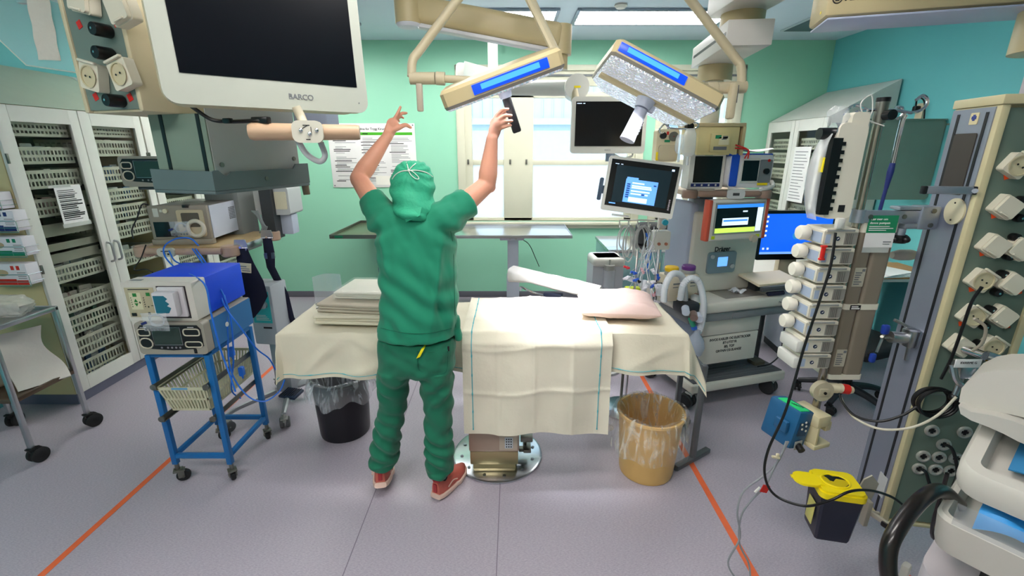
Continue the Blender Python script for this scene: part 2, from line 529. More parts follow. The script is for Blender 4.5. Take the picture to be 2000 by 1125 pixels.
def basket(t, dw, door, ztop, h, label, tiers=2, packs=0, grp=None, pc=(0,)):
    key = (round(dw, 2), round(h, 2), tiers)
    if key not in bme:
        bme[key] = basket_mesh(dw - .1, .36, h, tiers).mesh('basket', BASKET)
    ob = bpy.data.objects.new('storage_basket', bme[key]); COL.objects.link(ob)
    mw = t.mi.inverted()
    ob.location = mw @ Vector((door * dw + .05, .06, ztop - h)); ob.rotation_euler = (0, 0, t.yaw)
    tag(ob, label, 'basket')
    for i in range(packs):
        x = door * dw + .08 + (dw - .18) * (i + .5) / packs + rnd.uniform(-.01, .01)
        hh = h * rnd.uniform(.95, 1.3); ww = rnd.uniform(.05, .09)
        p = M().rr(0, hh / 2, ww, hh, .008, -.006, .006)
        p.b(0, 0, hh * .45, ww * .7, .022, hh * .6, .008)
        one(p, 'sterile_pack', PACK[rnd.choice(pc)], 'sterile pack standing in a white basket behind the ' + grp, 'pack',
            mw @ Vector((x, .13 + rnd.uniform(-.02, .05), ztop - h + .0)), t.yaw + rnd.uniform(-.5, .5), 'sterile packs behind the ' + grp)


ORD = ['topmost', 'second', 'third', 'fourth', 'fifth', 'sixth', 'seventh', 'eighth', 'ninth', 'tenth', 'eleventh']
zof = lambda px, py: cabL.l(px, py, .06).z
lb = [((60, 238), (60, 264), 0, (0,)), ((70, 288), (85, 318), 3, (0, 2)), ((85, 333), (90, 366), 2, (2,)), ((110, 388), (105, 420), 4, (3, 0)),
      ((140, 514), (145, 545), 9, (1, 0)), ((155, 574), (155, 604), 8, (3, 2)), ((170, 609), (175, 640), 6, (0, 4)), ((180, 650), (190, 682), 6, (0, 2)), ((200, 688), (205, 726), 5, (0, 1))]
for i, (a, b, n, pc) in enumerate(lb):
    z1, z0 = zof(*a), zof(*b)
    basket(cabL, dwL, 0, z1, z1 - z0, 'white slotted basket behind the nearest left glass door, %s from the top' % ORD[i], 2, n, 'left glass door with the notice', pc)
for i, (a, b) in enumerate((((110, 436), (115, 460)), ((115, 474), (120, 488)), ((125, 492), (130, 510)))):
    z1, z0 = zof(*a), zof(*b)
    m = M().bb(0, dwL - .1, 0, .004, 0, z1 - z0).bb(0, dwL - .1, .004, .36, 0, .004).bb(0, .004, .004, .36, .004, z1 - z0).bb(dwL - .104, dwL - .1, .004, .36, .004, z1 - z0).bb(0, dwL - .1, -.012, 0, z1 - z0 - .006, z1 - z0)
    one(m, 'storage_tray', mat('tray_plastic', '#A8A795', .5), ('%s of the three plain solid trays behind the left glass door' % ['topmost', 'middle', 'lowest'][i]), 'tray', cabL.mi.inverted() @ Vector((.05, .06, z0)), cabL.yaw)
rb = [(240, 249, 240, 267), (240, 276, 245, 303), (250, 326, 255, 352), (260, 366, 265, 388), (265, 396, 270, 422), (270, 430, 275, 456), (285, 480, 290, 506), (300, 545, 300, 575), (300, 615, 300, 645)]
for i, q in enumerate(rb):
    z1, z0 = zof(q[0], q[1]), zof(q[2], q[3])
    basket(cabL, dwL, 1, z1, z1 - z0, 'white slotted basket behind the second left glass door, %s from the top' % ORD[i], 2, 3, 'second left glass door', (0, 1, 2))
for k, nm in ((0, 'near door'), (1, 'far door')):
    for i, z in enumerate((1.84, 1.66, 1.5, 1.32, 1.14, .97, .80, .6, .4, .22)):
        basket(cabM, dwM, k, z, .1, 'white basket in the further left cabinet, %s, %s from the top' % (nm, ORD[i]), 2)
# notice on the left door
t = Th('paper_notice', 'printed list of dark bars in a plastic sleeve taped on the left glass door', 'notice', cabL.mi.inverted() @ Vector((cabL.l(101, 362).x + .0, -.006, cabL.l(120, 443).z)), R(90))
hN = .27
M().bb(0, .195, -.002, 0, 0, hN).o('sheet', PAPER, t)
b = M()
for i in range(17):
    z = .035 + .2 * i / 16; k = rnd.uniform(.7, 1)
    b.bb(.015, .015 + .165 * k, -.0032, -.0022, z, z + rnd.choice((.004, .0075, .009)))
b.o('printed_lines', INK, t)
for q_ in ((-.01, .205, -.012, .015), (-.04, .12, hN - .012, hN + .006)):
    M().bb(q_[0], q_[1], -.0045, -.004, q_[2], q_[3]).o('tape', mat('clear_tape', '#DDE2DC', .2, alpha=.55), t)

# ---------------------------------------------------------------- glove boxes on the cabinet side
yS = 2.875
for k, (za, zb, xr, colr, nm) in enumerate(((1.475, 1.36, -3.13, '#D98AA0', 'pink'), (1.385, 1.27, -3.10, '#1C2F6E', 'dark blue'), (1.19, 1.08, -3.10, '#158060', 'green'), (1.035, .925, -3.10, '#CF2B20', 'red'))):
    zz = {0: (W(0, 385, Y=yS).z, W(8, 405, Y=yS).z), 1: (W(22, 408, Y=yS).z, W(36, 447, Y=yS).z), 2: (W(36, 459, Y=yS).z, W(52, 494, Y=yS).z), 3: (W(44, 510, Y=yS).z, W(60, 549, Y=yS).z)}[k]
    za, zb = zz; za = max(za, zb + .1)
    h = za - zb
    t = Th('glove_box', 'white and %s glove box in a wire holder on the left cabinet side' % nm, 'box', (W({0: 4, 1: 36, 2: 52, 3: 60}[k], {0: 405, 1: 447, 2: 494, 3: 549}[k], Y=yS - .08).x - .25, yS - .086, zb))
    cm = mat('glove_%s' % nm.replace(' ', '_'), colr, .5)
    M().bb(0, .25, 0, .08, 0, h, .002).o('carton', mat('glove_carton', '#E6E4EA', .5), t)
    M().bb(.0, .17, -.0012, -.0002, 0, h * .28).bb(.172, .245, -.0012, -.0002, .0, h * .22).bb(.155, .175, -.0012, -.0002, h * .72, h * .92).bb(.19, .21, -.0012, -.0002, h * .72, h * .92).o('colour_band', cm, t)
    pr = M()
    for i in range(4):
        pr.bb(.187, .24, -.0013, -.0003, h * (.3 + .09 * i), h * (.33 + .09 * i))
    pr.o('small_print', GINK, t)
    M().l([(.001, 0), (.035, 0), (.035, .001), (.001, .001)], (.09, -.0012, h * .58), 20, Matrix.Rotation(PI / 2, 3, 'X') @ Matrix.Diagonal((1.2, .6, 1))).o('opening', mat('glove_opening', '#B8A585', .8), t)
    M().t([(-.01, -.006, .02), (.26, -.006, .02), (.26, .082, .02)], .0022, 6, 0).t([(-.01, -.006, h * .5), (.26, -.006, h * .5), (.26, .082, h * .5)], .0022, 6, 0).t([(.26, -.006, -.006), (.26, -.006, h * .5)], .0022, 6, 0).t([(0, -.006, -.006), (.258, -.006, -.006)], .0022, 6, 0).o('wire_holder', CHROME, t)

# ---------------------------------------------------------------- steel trolley with bags
tr = Th('steel_trolley', 'stainless steel two-shelf trolley with black twin casters at the left edge', 'trolley', (-3.3, 2.24, 0))
twd, tdp = .53, .385
for x in (0.012, twd - .012):
    for y in (.012, tdp - .012):
        M().b(x, y, .47, .024, .024, .74, .004).o('leg', STEEL, tr)
        cast(tr, x, y, .12, .045, rnd.uniform(-1, 1), BLACK, RUBBER, True)
M().bb(0, twd, 0, .022, .815, .843, .004).bb(0, twd, tdp - .022, tdp, .815, .843, .004).bb(0, .022, .022, tdp - .022, .815, .843, .004).bb(twd - .022, twd, .022, tdp - .022, .815, .843, .004).bb(.02, twd - .02, .02, tdp - .02, .815, .822).o('top_shelf', STEEL, tr)
M().bb(0.024, twd - .024, 0, .02, .395, .42, .003).bb(.024, twd - .024, tdp - .02, tdp, .395, .42, .003).bb(0, .02, .024, tdp - .024, .395, .42, .003).bb(twd - .02, twd, .024, tdp - .024, .395, .42, .003).bb(.02, twd - .02, .02, tdp - .02, .396, .403).o('lower_shelf', mat('shelf_steel', '#6A5A4C', .35, .7), tr)
BAG = mat('clear_bag', '#EDEBE4', .25, alpha=.42, coat=.4, var=.15, vs=30, bump=.6, bs=25)
BAGW = mat('milky_bag', '#D8D2C2', .35, alpha=.8, var=.1, vs=20, bump=.5, bs=20)


def blob(c, r, seed, amp=.12, fr=9, flat=True, seg=40):
    from mathutils import noise
    m = M().s((0, 0, 0), 1, seg)
    for v in m.bm.verts:
        n = noise.noise(v.co * 2.2 + Vector((seed, 0, 0))) + .5 * noise.noise(v.co * fr + Vector((seed, 3, 0)))
        k = 1 + amp * n
        p = v.co
        q = Vector([math.copysign(abs(p[i]) ** .72, p[i]) for i in range(3)]) * k
        v.co = Vector((c[0] + q.x * r[0], c[1] + q.y * r[1], max(c[2] + q.z * r[2], c[2] - r[2] * .92) if flat else c[2] + q.z * r[2]))
    return m


one(blob((0, 0, .055), (.24, .1, .062), 3, .22), 'plastic_bag', BAG, 'crumpled clear plastic bag lying on the top of the steel trolley', 'bag', (-3.05, 2.49, .826))
lw = blob((0, 0, .17), (.15, .12, .18), 5, .12)
one(lw, 'waste_sack', BAGW, 'milky plastic sack stowed on the lower shelf of the steel trolley', 'sack', (-3.10, 2.4, .406))
one(M().g(lambda u, v: (-.06 + .12 * u + .1 * (1 - v) ** 2, -.09 + .2 * u + .02 * math.sin(7 * v), .003 + .33 * v), 6, 14, .02), 'folded_cloth', mat('folded_white_cloth', '#DDD9D0', .8, bump=.2, bs=40), 'folded white cloth propped beside the milky sack on the trolley shelf', 'cloth', (-2.90, 2.44, .406))
# ================================================================ left ceiling pendant and monitor
PCREAM = mat('pendant_cream', '#CFC4A2', .4)
SOCKW = mat('socket_white', '#DAD4C0', .4)


def plug_cap(parent, x, y, z, r=.017, ln=.04):
    k = M().l([(.001, 0), (r * .85, 0), (r, .004), (r, ln - .006), (r * .92, ln), (r * .5, ln + .001), (.001, ln + .001)], (x, y, z), 18, Matrix.Rotation(PI / 2, 3, 'X')).o('terminal_cap', BLACK, parent)
    M().c((x, y - ln - .0005, z), (x, y - ln - .004, z), .0035).o('pin', CHROME, k)
    return k


def socket(parent, x, y, z, s=.072, rot=R(45), lid='open', tagc=None):
    """wall socket turned on its corner; front faces -y"""
    b = M().rr(0, 0, s, s, .008, -.03, 0, 'xz')
    ob = b.o('power_socket', SOCKW, parent, None, 38, (x, y, z), (0, rot, 0))
    if lid == 'open':
        M().l([(.029, -.0305), (.033, -.034), (.029, -.034), (.027, -.012), (.001, -.012)], (0, 0, 0), 24, Matrix.Rotation(PI / 2, 3, 'X') @ Matrix.Diagonal((1, 1, -1))).o('socket_well', mat('socket_well', '#C9BF9C', .45), ob)
        M().c((-.0095, -.0335, 0), (-.0095, -.0345, 0), .003).c((.0095, -.0335, 0), (.0095, -.0345, 0), .003).o('contacts', BLACK, ob)
        M().b(0, -.033, s / 2 + .002, s * .9, .012, .008, .003).o('flap', SOCKW, ob)
    elif lid == 'shut':
        M().rr(0, 0, s * .9, s * .9, .008, -.042, -.0305, 'xz').b(0, -.045, -s * .4, s * .5, .006, .006, .002).o('flap', SOCKW, ob)
    else:
        M().b(0, -.055, s * .30, s * .85, .006, s * .75, .003, rot=(R(50), 0, 0)).o('flap', SOCKW, ob)
    return ob


def redtag(parent, x, y, z, c=None, s=.02):
    return M().b(x, y - .0006, z, s, .001, s * 1.1, rot=(0, R(-20), 0)).o('tag', c or RED, parent)


p0, p1 = W(167, 222, Y=1.6), W(281, 219, Y=1.52)
pen, pw = span('ceiling_pendant', 'cream ceiling pendant head with sockets and black knobs, upper left', 'pendant', (p0.x, p0.y, 1.866), (p1.x, p1.y, 1.866))
ph = 1.0
M().bb(0, .018, 0, .5, 0, ph, .004).bb(pw - .022, pw, 0, .5, 0, ph, .008).bb(.018, pw - .022, 0.012, .5, 0, .012, .003).bb(.018, pw - .022, .012, .5, ph - .012, ph).o('shell', PCREAM, pen)
M().bb(.018, pw - .022, .006, .012, .008, ph).o('socket_panel', GGREEN, pen)
for px, py, s in ((178, 150, 'open'), (237, 145, 'open'), (160, -3, 'shut'), (237, 18, 'shut')):
    q = pen.l(px, py, -.02); socket(pen, q.x, .004, q.z, .08, R(14 if px < 200 else -14) + 0, s)
for px, py in ((190, 57), (195, 103), (216, 196), (178, -40)):
    q = pen.l(px, py, -.03); plug_cap(pen, q.x, .006, q.z, .019, .05)
for px, py in ((155, 48), (226, 44), (187, 189), (254, 190)):
    q = pen.l(px, py, 0.005); redtag(pen, q.x, .0055, q.z)
# lower column of the same pendant
a = pen.w((-1.0185 - .24, 1.678, 1.615)); cw = .253
cx = a.x
M().bb(cx, cx + cw, a.y, a.y + .4, -.25, .0).o('lower_column', mat('column_green_grey', '#7B8C7E', .5), pen)
M().bb(cx + cw + .0005, cx + cw + .004, a.y + .004, a.y + .398, -.25, .1).o('side_plate', mat('side_plate_grey', '#A9ABA8', .45, .2), pen)
for px in (325, 396):
    q = pen.l(px, 285, a.y); M().bb(q.x - .008, q.x + .008, a.y - .002, a.y, -.25, -.0).o('rail_groove', BLACK, pen)
TRAYC = mat('tray_grey', '#5E6C6C', .4)
ty = M().bb(cx - .012, cx + cw + .02, a.y - .025, a.y + .43, -.262, -.25, .004)
ty.pl([(cx - .012, -.25), (cx + cw + .02, -.25), (cx + cw + .02, -.185), (cx - .012, -.18)], a.y - .025, a.y - .019)
ty.pl([(a.y - .019, -.25), (a.y + .43, -.25), (a.y + .43, -.17), (a.y + .36, -.17), (a.y + .345, -.188), (a.y + .05, -.188), (a.y + .035, -.20), (a.y + .02, -.20), (a.y - .0, -.182), (a.y - .019, -.182)], cx + cw + .014, cx + cw + .02, 'yz')
ty.o('tray', TRAYC, pen)
M().c((cx + cw + .02, a.y + .2, -.22), (cx + cw + .0225, a.y + .2, -.22), .008).c((cx + cw + .004, a.y + .03, -.165), (cx + cw + .009, a.y + .03, -.165), .008).c((cx + cw + .004, a.y + .37, -.15), (cx + cw + .009, a.y + .37, -.15), .008).o('screws', DSTEEL, pen)
M().c((cx + cw + .0, a.y + .415, -.2), (cx + cw + .004, a.y + .42, -.30), .017, .014).o('nozzle', mat('nozzle_brown', '#6E6450', .5), pen)
q = pen.l(600, 222, a.y + .42)
M().b(q.x, a.y + .47, .03, .17, .08, .13, .01).o('side_box', mat('side_box_blue_grey', '#A4AEC4', .4), pen)
M().t([pen.l(370, 205, .0), pen.l(410, 232, 0.02), pen.l(440, 237, .03), pen.l(470, 237, .04), pen.l(520, 235, .06)], .006, 8).o('cable', BLACK, pen)
q0, q1 = pen.l(445, 236, .03), pen.l(510, 235, .06)
M().b(q0.x, q0.y, q0.z, .03, .016, .016, .004).b(q1.x, q1.y, q1.z, .06, .02, .02, .004).o('cable_plug', BLACK, pen)

# big monitor
mo, mw = span('wall_monitor', 'large white-framed dark monitor hanging in the upper left', 'monitor', W(322, 201, Y=1.30), W(718, 214, Y=1.66))
mo.e.name = 'hanging_monitor'
mhh = .43
M().rr(mw / 2, mhh / 2, mw, mhh, .035, 0, .03).rr(mw / 2, mhh / 2, mw - .004, mhh - .004, .05, .03, .085).rr(mw / 2, mhh / 2, mw * .8, mhh * .8, .06, .085, .11).o('housing', PCREAM, mo)
M().rr(mw / 2, mhh / 2, mw + .002, mhh + .002, .035, -.006, -.0002).o('bezel', mat('bezel_white', '#ACB1A6', .35), mo)
M().bb(.045, mw - .032, -.0075, -.0065, .078, mhh - .05).o('screen', SCREEN, mo)
txt('BARCO', .022, GINK, mo, (mw * .62, -.0068, .036), bold=.0004)
M().c((mw - .03, -.006, .03), (mw - .03, -.0075, .03), .002).o('power_light', GINK, mo)
mo.e.rotation_euler = (R(-3), 0, mo.yaw)
# handle bar under the monitor
h0, h1 = W(487, 257, Y=1.45), W(703, 263, Y=1.52)
hb, hw = span('handle_bar', 'mauve handle bar with a button pad under the hanging monitor', 'handle', (h0.x, h0.y, 1.803), (h1.x, h1.y, 1.803))
M().t([(0, 0, 0), (.01, 0, 0), (hw - .01, 0, 0), (hw, 0, 0)], [.022, .026, .023, .021], 20, 0).o('grip', mat('grip_mauve', '#BFA184', .4), hb)
M().rr(hw * .535, 0, .088, .064, .02, -.036, -.02).o('button_pad', mat('pad_grey', '#C9C7B8', .4), hb)
bt = M()
for dx, dz in ((-.018, .004), (.006, -.006), (.027, .004)):
    bt.s((hw * .535 + dx, -.037, dz), (.006, .004, .007), 12)
bt.o('buttons', CHROME, hb)
M().bb(hw * .5, hw * .56, -.0368, -.036, .017, .0195).bb(hw * .515, hw * .555, -.0368, -.036, -.024, -.021).b(hw * .52, -.0365, .014, .02, .001, .0018, rot=(0, R(-30), 0)).b(hw * .57, -.0365, .003, .0016, .001, .022).o('pad_print', INK, hb)
M().t([(hw * .42, .03, .075), (hw * .46, .03, .04), (hw * .5, .0, .01)], .014, 10).o('bracket', mat('bracket_cream', '#C4BEA8', .4), hb)
M().t([(hw * .40, .02, -.02), (hw * .47, .02, -.065), (hw * .58, .02, -.088), (hw * .64, .02, -.07), (hw * .62, .01, -.03)], .009, 10).o('hose', mat('hose_grey', '#B9BCBE', .4), hb)

# clear acrylic shield at the upper left
ac = Th('radiation_shield', 'clear acrylic shield with a cut corner hanging at the top left corner', 'shield', W(150, 142, Y=1.78), R(12))
AC = mat('clear_acrylic', '#EAF6F8', .05, alpha=.12, coat=.5, var=0)
f = lambda px, py: ac.l(px, py)
pts = [f(150, 142), f(50, 127), f(-5, 75), f(-60, -60), f(120, -60)]
M().pl([(p.x, p.z) for p in pts], 0, .006).o('sheet', AC, ac)
M().t([p + Vector((0, .003, 0)) for p in pts[:4]], .0025, 6, 0).o('polished_edge', mat('acrylic_edge', '#B9D0C4', .3), ac)
a_, b_ = f(75, 0), f(98, 118)
M().g(lambda u, v: Vector((a_.x + (b_.x - a_.x) * (v * 1.4 - .4) - .033 + .066 * u, -.003 - .0025 * math.sin(19 * v + 5 * u), a_.z + (b_.z - a_.z) * (v * 1.4 - .4))), 4, 20, .001).o('tape_strip', mat('white_tape', '#D5D2C6', .6, bump=.5, bs=60), ac)

top_ = f(40, -60)
M().c((top_.x, .02, top_.z - .1), (top_.x, .02, ZC - .002 - ac.loc.z), .018, n=16).b(top_.x, .012, top_.z - .06, .08, .02, .08, .004).o('hanging_rod', STEEL, ac)
# ================================================================ equipment shelves behind it
ESUB = mat('generator_taupe', '#9C9689', .4)


def esu(t, w=.4, h=.17, d=.42, side=None):
    body = M().rr(w / 2, h / 2, w, h, .02, 0, .05).bb(.006, w - .006, .05, d, .004, h - .006, .006)
    body.o('body', ESUB, t)
    if side:
        M().bb(w - .0055, w - .004, .06, d - .002, .006, h - .01).o('side_cover', side, t)
    pts = [(.014, .045), (.014, h - .035), (.03, h - .014), (w - .03, h - .014), (w - .014, h - .035), (w - .014, .045), (w * .8, .03), (w * .5, .022), (w * .2, .03)]
    M().pl(pts, -.003, -.0002).o('front_panel', BLACK, t)
    s = M().bb(w * .255, w * .655, -.005, -.0035, .055, h - .028)
    s.o('display', mat('lcd_green', '#24362C', .15, coat=.4), t)
    M().t([(w * .25, -.004, .052), (w * .66, -.004, .052), (w * .66, -.004, h - .025), (w * .25, -.004, h - .025)], .0018, 6, 0, True).o('display_frame', STEEL, t)
    for cx, cz, rw, rh in ((w * .13, h * .70, .058, .034), (w * .13, h * .36, .062, .052), (w * .82, h * .70, .078, .034), (w * .82, h * .32, .082, .028)):
        r = .012 if rh < .05 else .025
        p = []
        for sx, sz, a in ((1, 1, 0), (-1, 1, 90), (-1, -1, 180), (1, -1, 270)):
            for i in range(4):
                tt = R(a + 30 * i); p.append((cx + sx * (rw / 2 - r) + r * math.cos(tt), -.004, cz + sz * (rh / 2 - r) + r * math.sin(tt)))
        M().t(p, .0034, 6, 0, True).o('port_ring', mat('port_ring', '#C9C2AE', .3), t)
    b = M()
    for i, x in enumerate((.34, .43, .49, .55, .61)):
        b.c((w * x, -.003, .037), (w * x, -.0042, .037), .005)
    b.o('buttons', mat('esu_buttons', '#8E8A90', .5), t)
    M().bb(w * .80, w * .84, -.0035, -.0015, .006, .03).o('power_switch', BLACK, t)
    return t


tw = Th('equipment_pendant', 'ceiling pendant with two equipment shelves and mauve corner bumpers, behind the hanging tray', 'pendant', (-2.25, 2.66, 1.2), 0)
sw, sd = .56, .54
SHB = mat('shelf_beige', '#CBB48E', .45)
M().bb(.03, sw, 0, sd, -.035, -.012, .004).o('shelf', SHB, tw)
M().bb(.03, sw, 0, sd, -.012, 0).o('shelf_mat', mat('shelf_top', '#B89F74', .5), tw)
for x, y in ((.045, .02), (sw, .02), (sw, sd - .02), (.045, sd - .02)):
    M().l([(.001, -.06), (.045, -.06), (.052, -.052), (.052, -.004), (.045, .004), (.001, .004)], (x, y, 0), 20).o('corner_bumper', MAUVE, tw)
M().t([(.1, -.03, -.02), (.2, -.045, -.02), (.4, -.045, -.02), (sw - .02, -.03, -.02)], .019, 12).o('handle', MAUVE, tw)
M().rr(.24, -.02, .1, .05, .02, -.075, -.055).o('button_pad', mat('pad_grey', '#C9C7B8', .4), tw)
M().bb(.215, .265, -.0765, -.0755, -.014, -.009).bb(.235, .24, -.0765, -.0755, -.036, -.014).bb(.25, .262, -.0765, -.0755, -.034, -.024).o('pad_print', INK, tw)
M().bb(.06, .3, .06, .42, .327, .345, .004).o('upper_shelf', DGREY, tw)
M().bb(.2, .42, .42, .62, -.12, 1.67).o('column', mat('column_grey', '#8E9290', .5), tw)
M().bb(sw + .001, sw + .012, .05, sd - .05, -.05, -.015, .002).o('side_rail', STEEL, tw)
M().bb(.52, .60, .5, .62, -.05, .33).o('cable_duct', DGREY, tw)
hs = M()
for k in range(4):
    hs.t([(.5 + .012 * k, .42, .16), (.54 + .012 * k, .41, .12 - .02 * k), (.56 + .01 * k, .41, .05), (.53 + .01 * k, .42, .01)], .006, 6)
hs.o('cable_loops', mat('cable_grey', '#7F8687', .5), tw)
e1 = esu(Th('electrosurgical_unit', 'black-fronted surgical generator on the upper shelf behind the hanging tray', 'generator', (W(240, 358, Y=2.7).x, 2.7, 1.546), 0), .36, .17, .36)
# white box on the pendant
q = W(492, 415, Y=3.22)
wb = Th('equipment_box', 'white boxed unit with a cream plate beside the shelf, in front of the green wall', 'box', (-1.77, 3.2, q.z), 0)
M().rr(.1, .08, .24, .19, .02, 0, .2, 'xz').o('housing', LGREY, wb)
M().rr(.165, .085, .08, .12, .006, -.006, -.0005).o('cover_plate', mat('cream_plate', '#E3DCC0', .5), wb)
M().bb(-.02, .2, .05, .15, -.16, -.018, .01).o('lower_housing', mat('blue_grey_plastic', '#B8C0D0', .45), wb)
M().c((.07, .0495, -.06), (.07, .0485, -.06), .012).b(.06, .049, -.1, .06, .001, .01).o('decal', NAVY, wb)

# boxy unit on the shelf
sp0, sp1 = W(300, 469, Y=2.70), W(406, 470, Y=2.70)
ev = Th('smoke_evacuator', 'taupe boxy unit with white side panel standing on the upper cart shelf', 'unit', (sp0.x, 2.70, 1.2), R(6))
ewi, eh, ed = .33, .235, .46
M().bb(-.01, ewi + .005, -.004, .04, .0, .035, .006).bb(0, ewi, 0, .03, .035, eh, .006).o('front', mat('unit_taupe', '#938A7C', .45), ev)
M().bb(.004, ewi - .006, .03, ed, .03, eh - .004, .004).o('casing', mat('unit_top', '#77756E', .4), ev)
M().bb(ewi - .006, ewi + .001, .032, ed - .002, .032, eh - .006).o('side_panel', mat('side_panel_white', '#C9CEDC', .4), ev)
vt = M()
for i in range(7):
    for j in range(8):
        vt.b(ewi + .0015, .26 + .012 * i, .12 + .01 * j, .001, .006, .006)
vt.o('vent_holes', DGREY, ev)
M().rr(.235, .13, .15, .16, .012, -.006, 0).o('recess_frame', mat('unit_cream', '#C2B393', .5), ev)
M().rr(.235, .15, .1, .085, .008, -.0068, -.006).o('recess_shade', mat('unit_shadow', '#5B5346', .6), ev)  # flat dark plate; its colour stands in for the recess shade
M().t([(.26 + .045 * math.cos(i), -.012, .10 + .045 * math.sin(i)) for i in [2 * PI * k / 10 for k in range(10)]], .012, 8, 3, True).o('dial_ring', mat('unit_ring', '#D8D0BC', .4), ev)
M().bb(.02, .14, -.002, 0, .05, .14, .001).o('dark_window', SCREEN, ev)
M().c((.105, 0, .205), (.105, -.014, .205), .013).o('knob', CREAM, ev)
M().rr(.045, .195, .03, .05, .004, -.0015, 0).b(.075, -.001, .205, .014, .001, .014).o('label_plate', mat('label_grey', '#C9C8BA', .5), ev)
M().bb(.2, .235, -.008, .02, .222, .24, .004).o('latch', BLACK, ev)


def coil(m, c, r, n, seed, th=.0022, flat=.4):
    rr = random.Random(seed); pts = []
    for i in range(n * 8):
        a = 2 * PI * i / 8; k = r * (.75 + .35 * rr.random())
        pts.append((c[0] + k * math.cos(a), c[1] + rr.uniform(-1, 1) * r * flat, c[2] + k * math.sin(a) * .8))
    return m.t(pts, th, 6, 3)


TUBEC = mat('clear_tubing', '#DDE4EA', .2, alpha=.55, coat=.4)
POUCH = mat('clear_pouch', '#EEF2F6', .15, alpha=.22, coat=.6, bump=.5, bs=30)


def pouch(label, loc, yaw, k, pw_=.11, ph_=.085):
    t = Th('tubing_pouch', label, 'pouch', loc, yaw)
    M().g(lambda u, v: Vector(((u - .5) * pw_, -.012 * math.sin(PI * u) * math.sin(PI * v) - .003 * math.sin(9 * u + 7 * v), v * ph_)), 8, 8, .001).o('sleeve', POUCH, t)
    coil(M(), (0, .012, ph_ * .55), ph_ * .42, 5, k, .0016, .12).o('tubing', TUBEC, t)
    M().b(-.05, -.006, ph_ * .45, .028, .006, .012, .002, rot=(0, R(-20), 0)).o('blue_connector', NAVY, t)
    x = M()
    for i in range(6):
        x.b(-.04 + .016 * i, -.0135, .012, .01, .001, .012)
    x.o('printed_code', GINK, t)


q = ev.mi.inverted() @ Vector((.18, -.03, .06))
pouch('clear pouch of coiled tubing hanging on the taupe boxy unit', q, R(6), 3)

# ---------------------------------------------------------------- straps on the shelf rail
STRAP = mat('navy_strap', '#11152E', .85, bump=.2, bs=300)


def strap(label, loc, yaw, pts, wd_, lab=False, buckle=None, padpts=None):
    t = Th('restraint_strap', label, 'strap', loc, yaw)
    M().pl([(-.03, 0), (.03, 0), (.038, -.04), (.02, -.085), (-.02, -.085), (-.038, -.04)][::-1], -.006, .0, 'xz').b(0, .004, -.03, .07, .012, .012, .003).o('clamp_plate', STEEL, t)
    M().c((0, -.004, -.045), (0, -.02, -.045), .007).c((-.035, -.012, -.05), (.04, -.012, -.05), .004).o('clamp_bolt', CHROME, t)
    def belt(ps, w0):
        ps = [Vector(p) for p in ps]
        def fn(u, v):
            k = v * (len(ps) - 1); i = min(int(k), len(ps) - 2); p = ps[i].lerp(ps[i + 1], k - i)
            return p + Vector(((u - .5) * (w0 if not hasattr(w0, '__len__') else w0[i] + (w0[i + 1] - w0[i]) * (k - i)), -.012 * math.sin(PI * u), 0))
        return M().g(fn, 6, 30, .006)
    belt(pts, wd_).o('webbing', STRAP, t)
    if lab:
        M().b(.01, -.022, -.17, .07, .002, .06, rot=(0, R(8), 0)).o('care_label', mat('yellow_label', '#D8CFA8', .6), t)
        M().b(.0, -.0236, -.16, .04, .001, .006, rot=(0, R(8), 0)).b(.01, -.0236, -.175, .05, .001, .004, rot=(0, R(8), 0)).b(.015, -.0236, -.188, .045, .001, .005, rot=(0, R(8), 0)).o('label_print', GINK, t)
    if buckle:
        M().rr(0, buckle, .065, .04, .006, -.016, -.004).o('buckle', STEEL, t)
    return t


strap('wide navy strap with a yellowish label clamped to the shelf rail', (-1.635, 2.70, 1.235), R(10), [(0, 0, -.05), (.01, 0, -.15), (.03, -.01, -.26), (.035, -.01, -.36), (.0, .0, -.45), (-.02, .0, -.5)], [.065, .095, .135, .145, .10, .05], True)
strap('narrow navy strap with a steel buckle clamped behind the wide strap', (-1.62, 2.98, 1.245), R(10), [(0, 0, -.05), (.0, -.0, -.16), (-.005, 0, -.25), (.05, .02, -.45), (.065, .02, -.62), (.09, .03, -.72)], [.05, .06, .045, .04, .04, .035], False, -.17)
from mathutils import noise
# ================================================================ blue trolley and what stands on it
bt = Th('blue_trolley', 'blue square-tube trolley with grey swivel casters and a slatted basket', 'trolley', (-1.845, 2.085, 0), 0)
bw_, bd_ = .325, .40
for x in (.014, bw_ - .014):
    for y in (.014, bd_ - .014):
        M().b(x, y, .44, .028, .028, .65, .003).o('leg', BLUEP, bt)
        cast(bt, x, y, .125, .034, R(40) if x > .1 else R(-60), DSTEEL, RUBBER)
for z in (.165, .765):
    fr = M(); fr.bb(.028, bw_ - .028, .002, .026, z - .012, z + .012, .002).bb(.028, bw_ - .028, bd_ - .026, bd_ - .002, z - .012, z + .012, .002)
    fr.bb(.002, .026, .028, bd_ - .028, z - .012, z + .012, .002).bb(bw_ - .026, bw_ - .002, .028, bd_ - .028, z - .012, z + .012, .002)
    fr.o('frame_rail', BLUEP, bt)
M().bb(.004, bw_ - .004, .004, bd_ - .004, .777, .782).o('top_plate', BLUEP, bt)
for x in (.03, bw_ - .03):
    for z in (.415, .60):
        M().b(x, bd_ / 2 - .01, z, .006, bd_ + .04, .03, .002).b(x + (.008 if x < .1 else -.008), bd_ / 2 - .01, z - .012, .016, bd_ + .04, .005).c((x, -.03, z), (x, -.022, z), .016).o('runner_rail', DSTEEL, bt)
bk = M()
by0, by1, zt, zb = -.02, .47, .595, .455
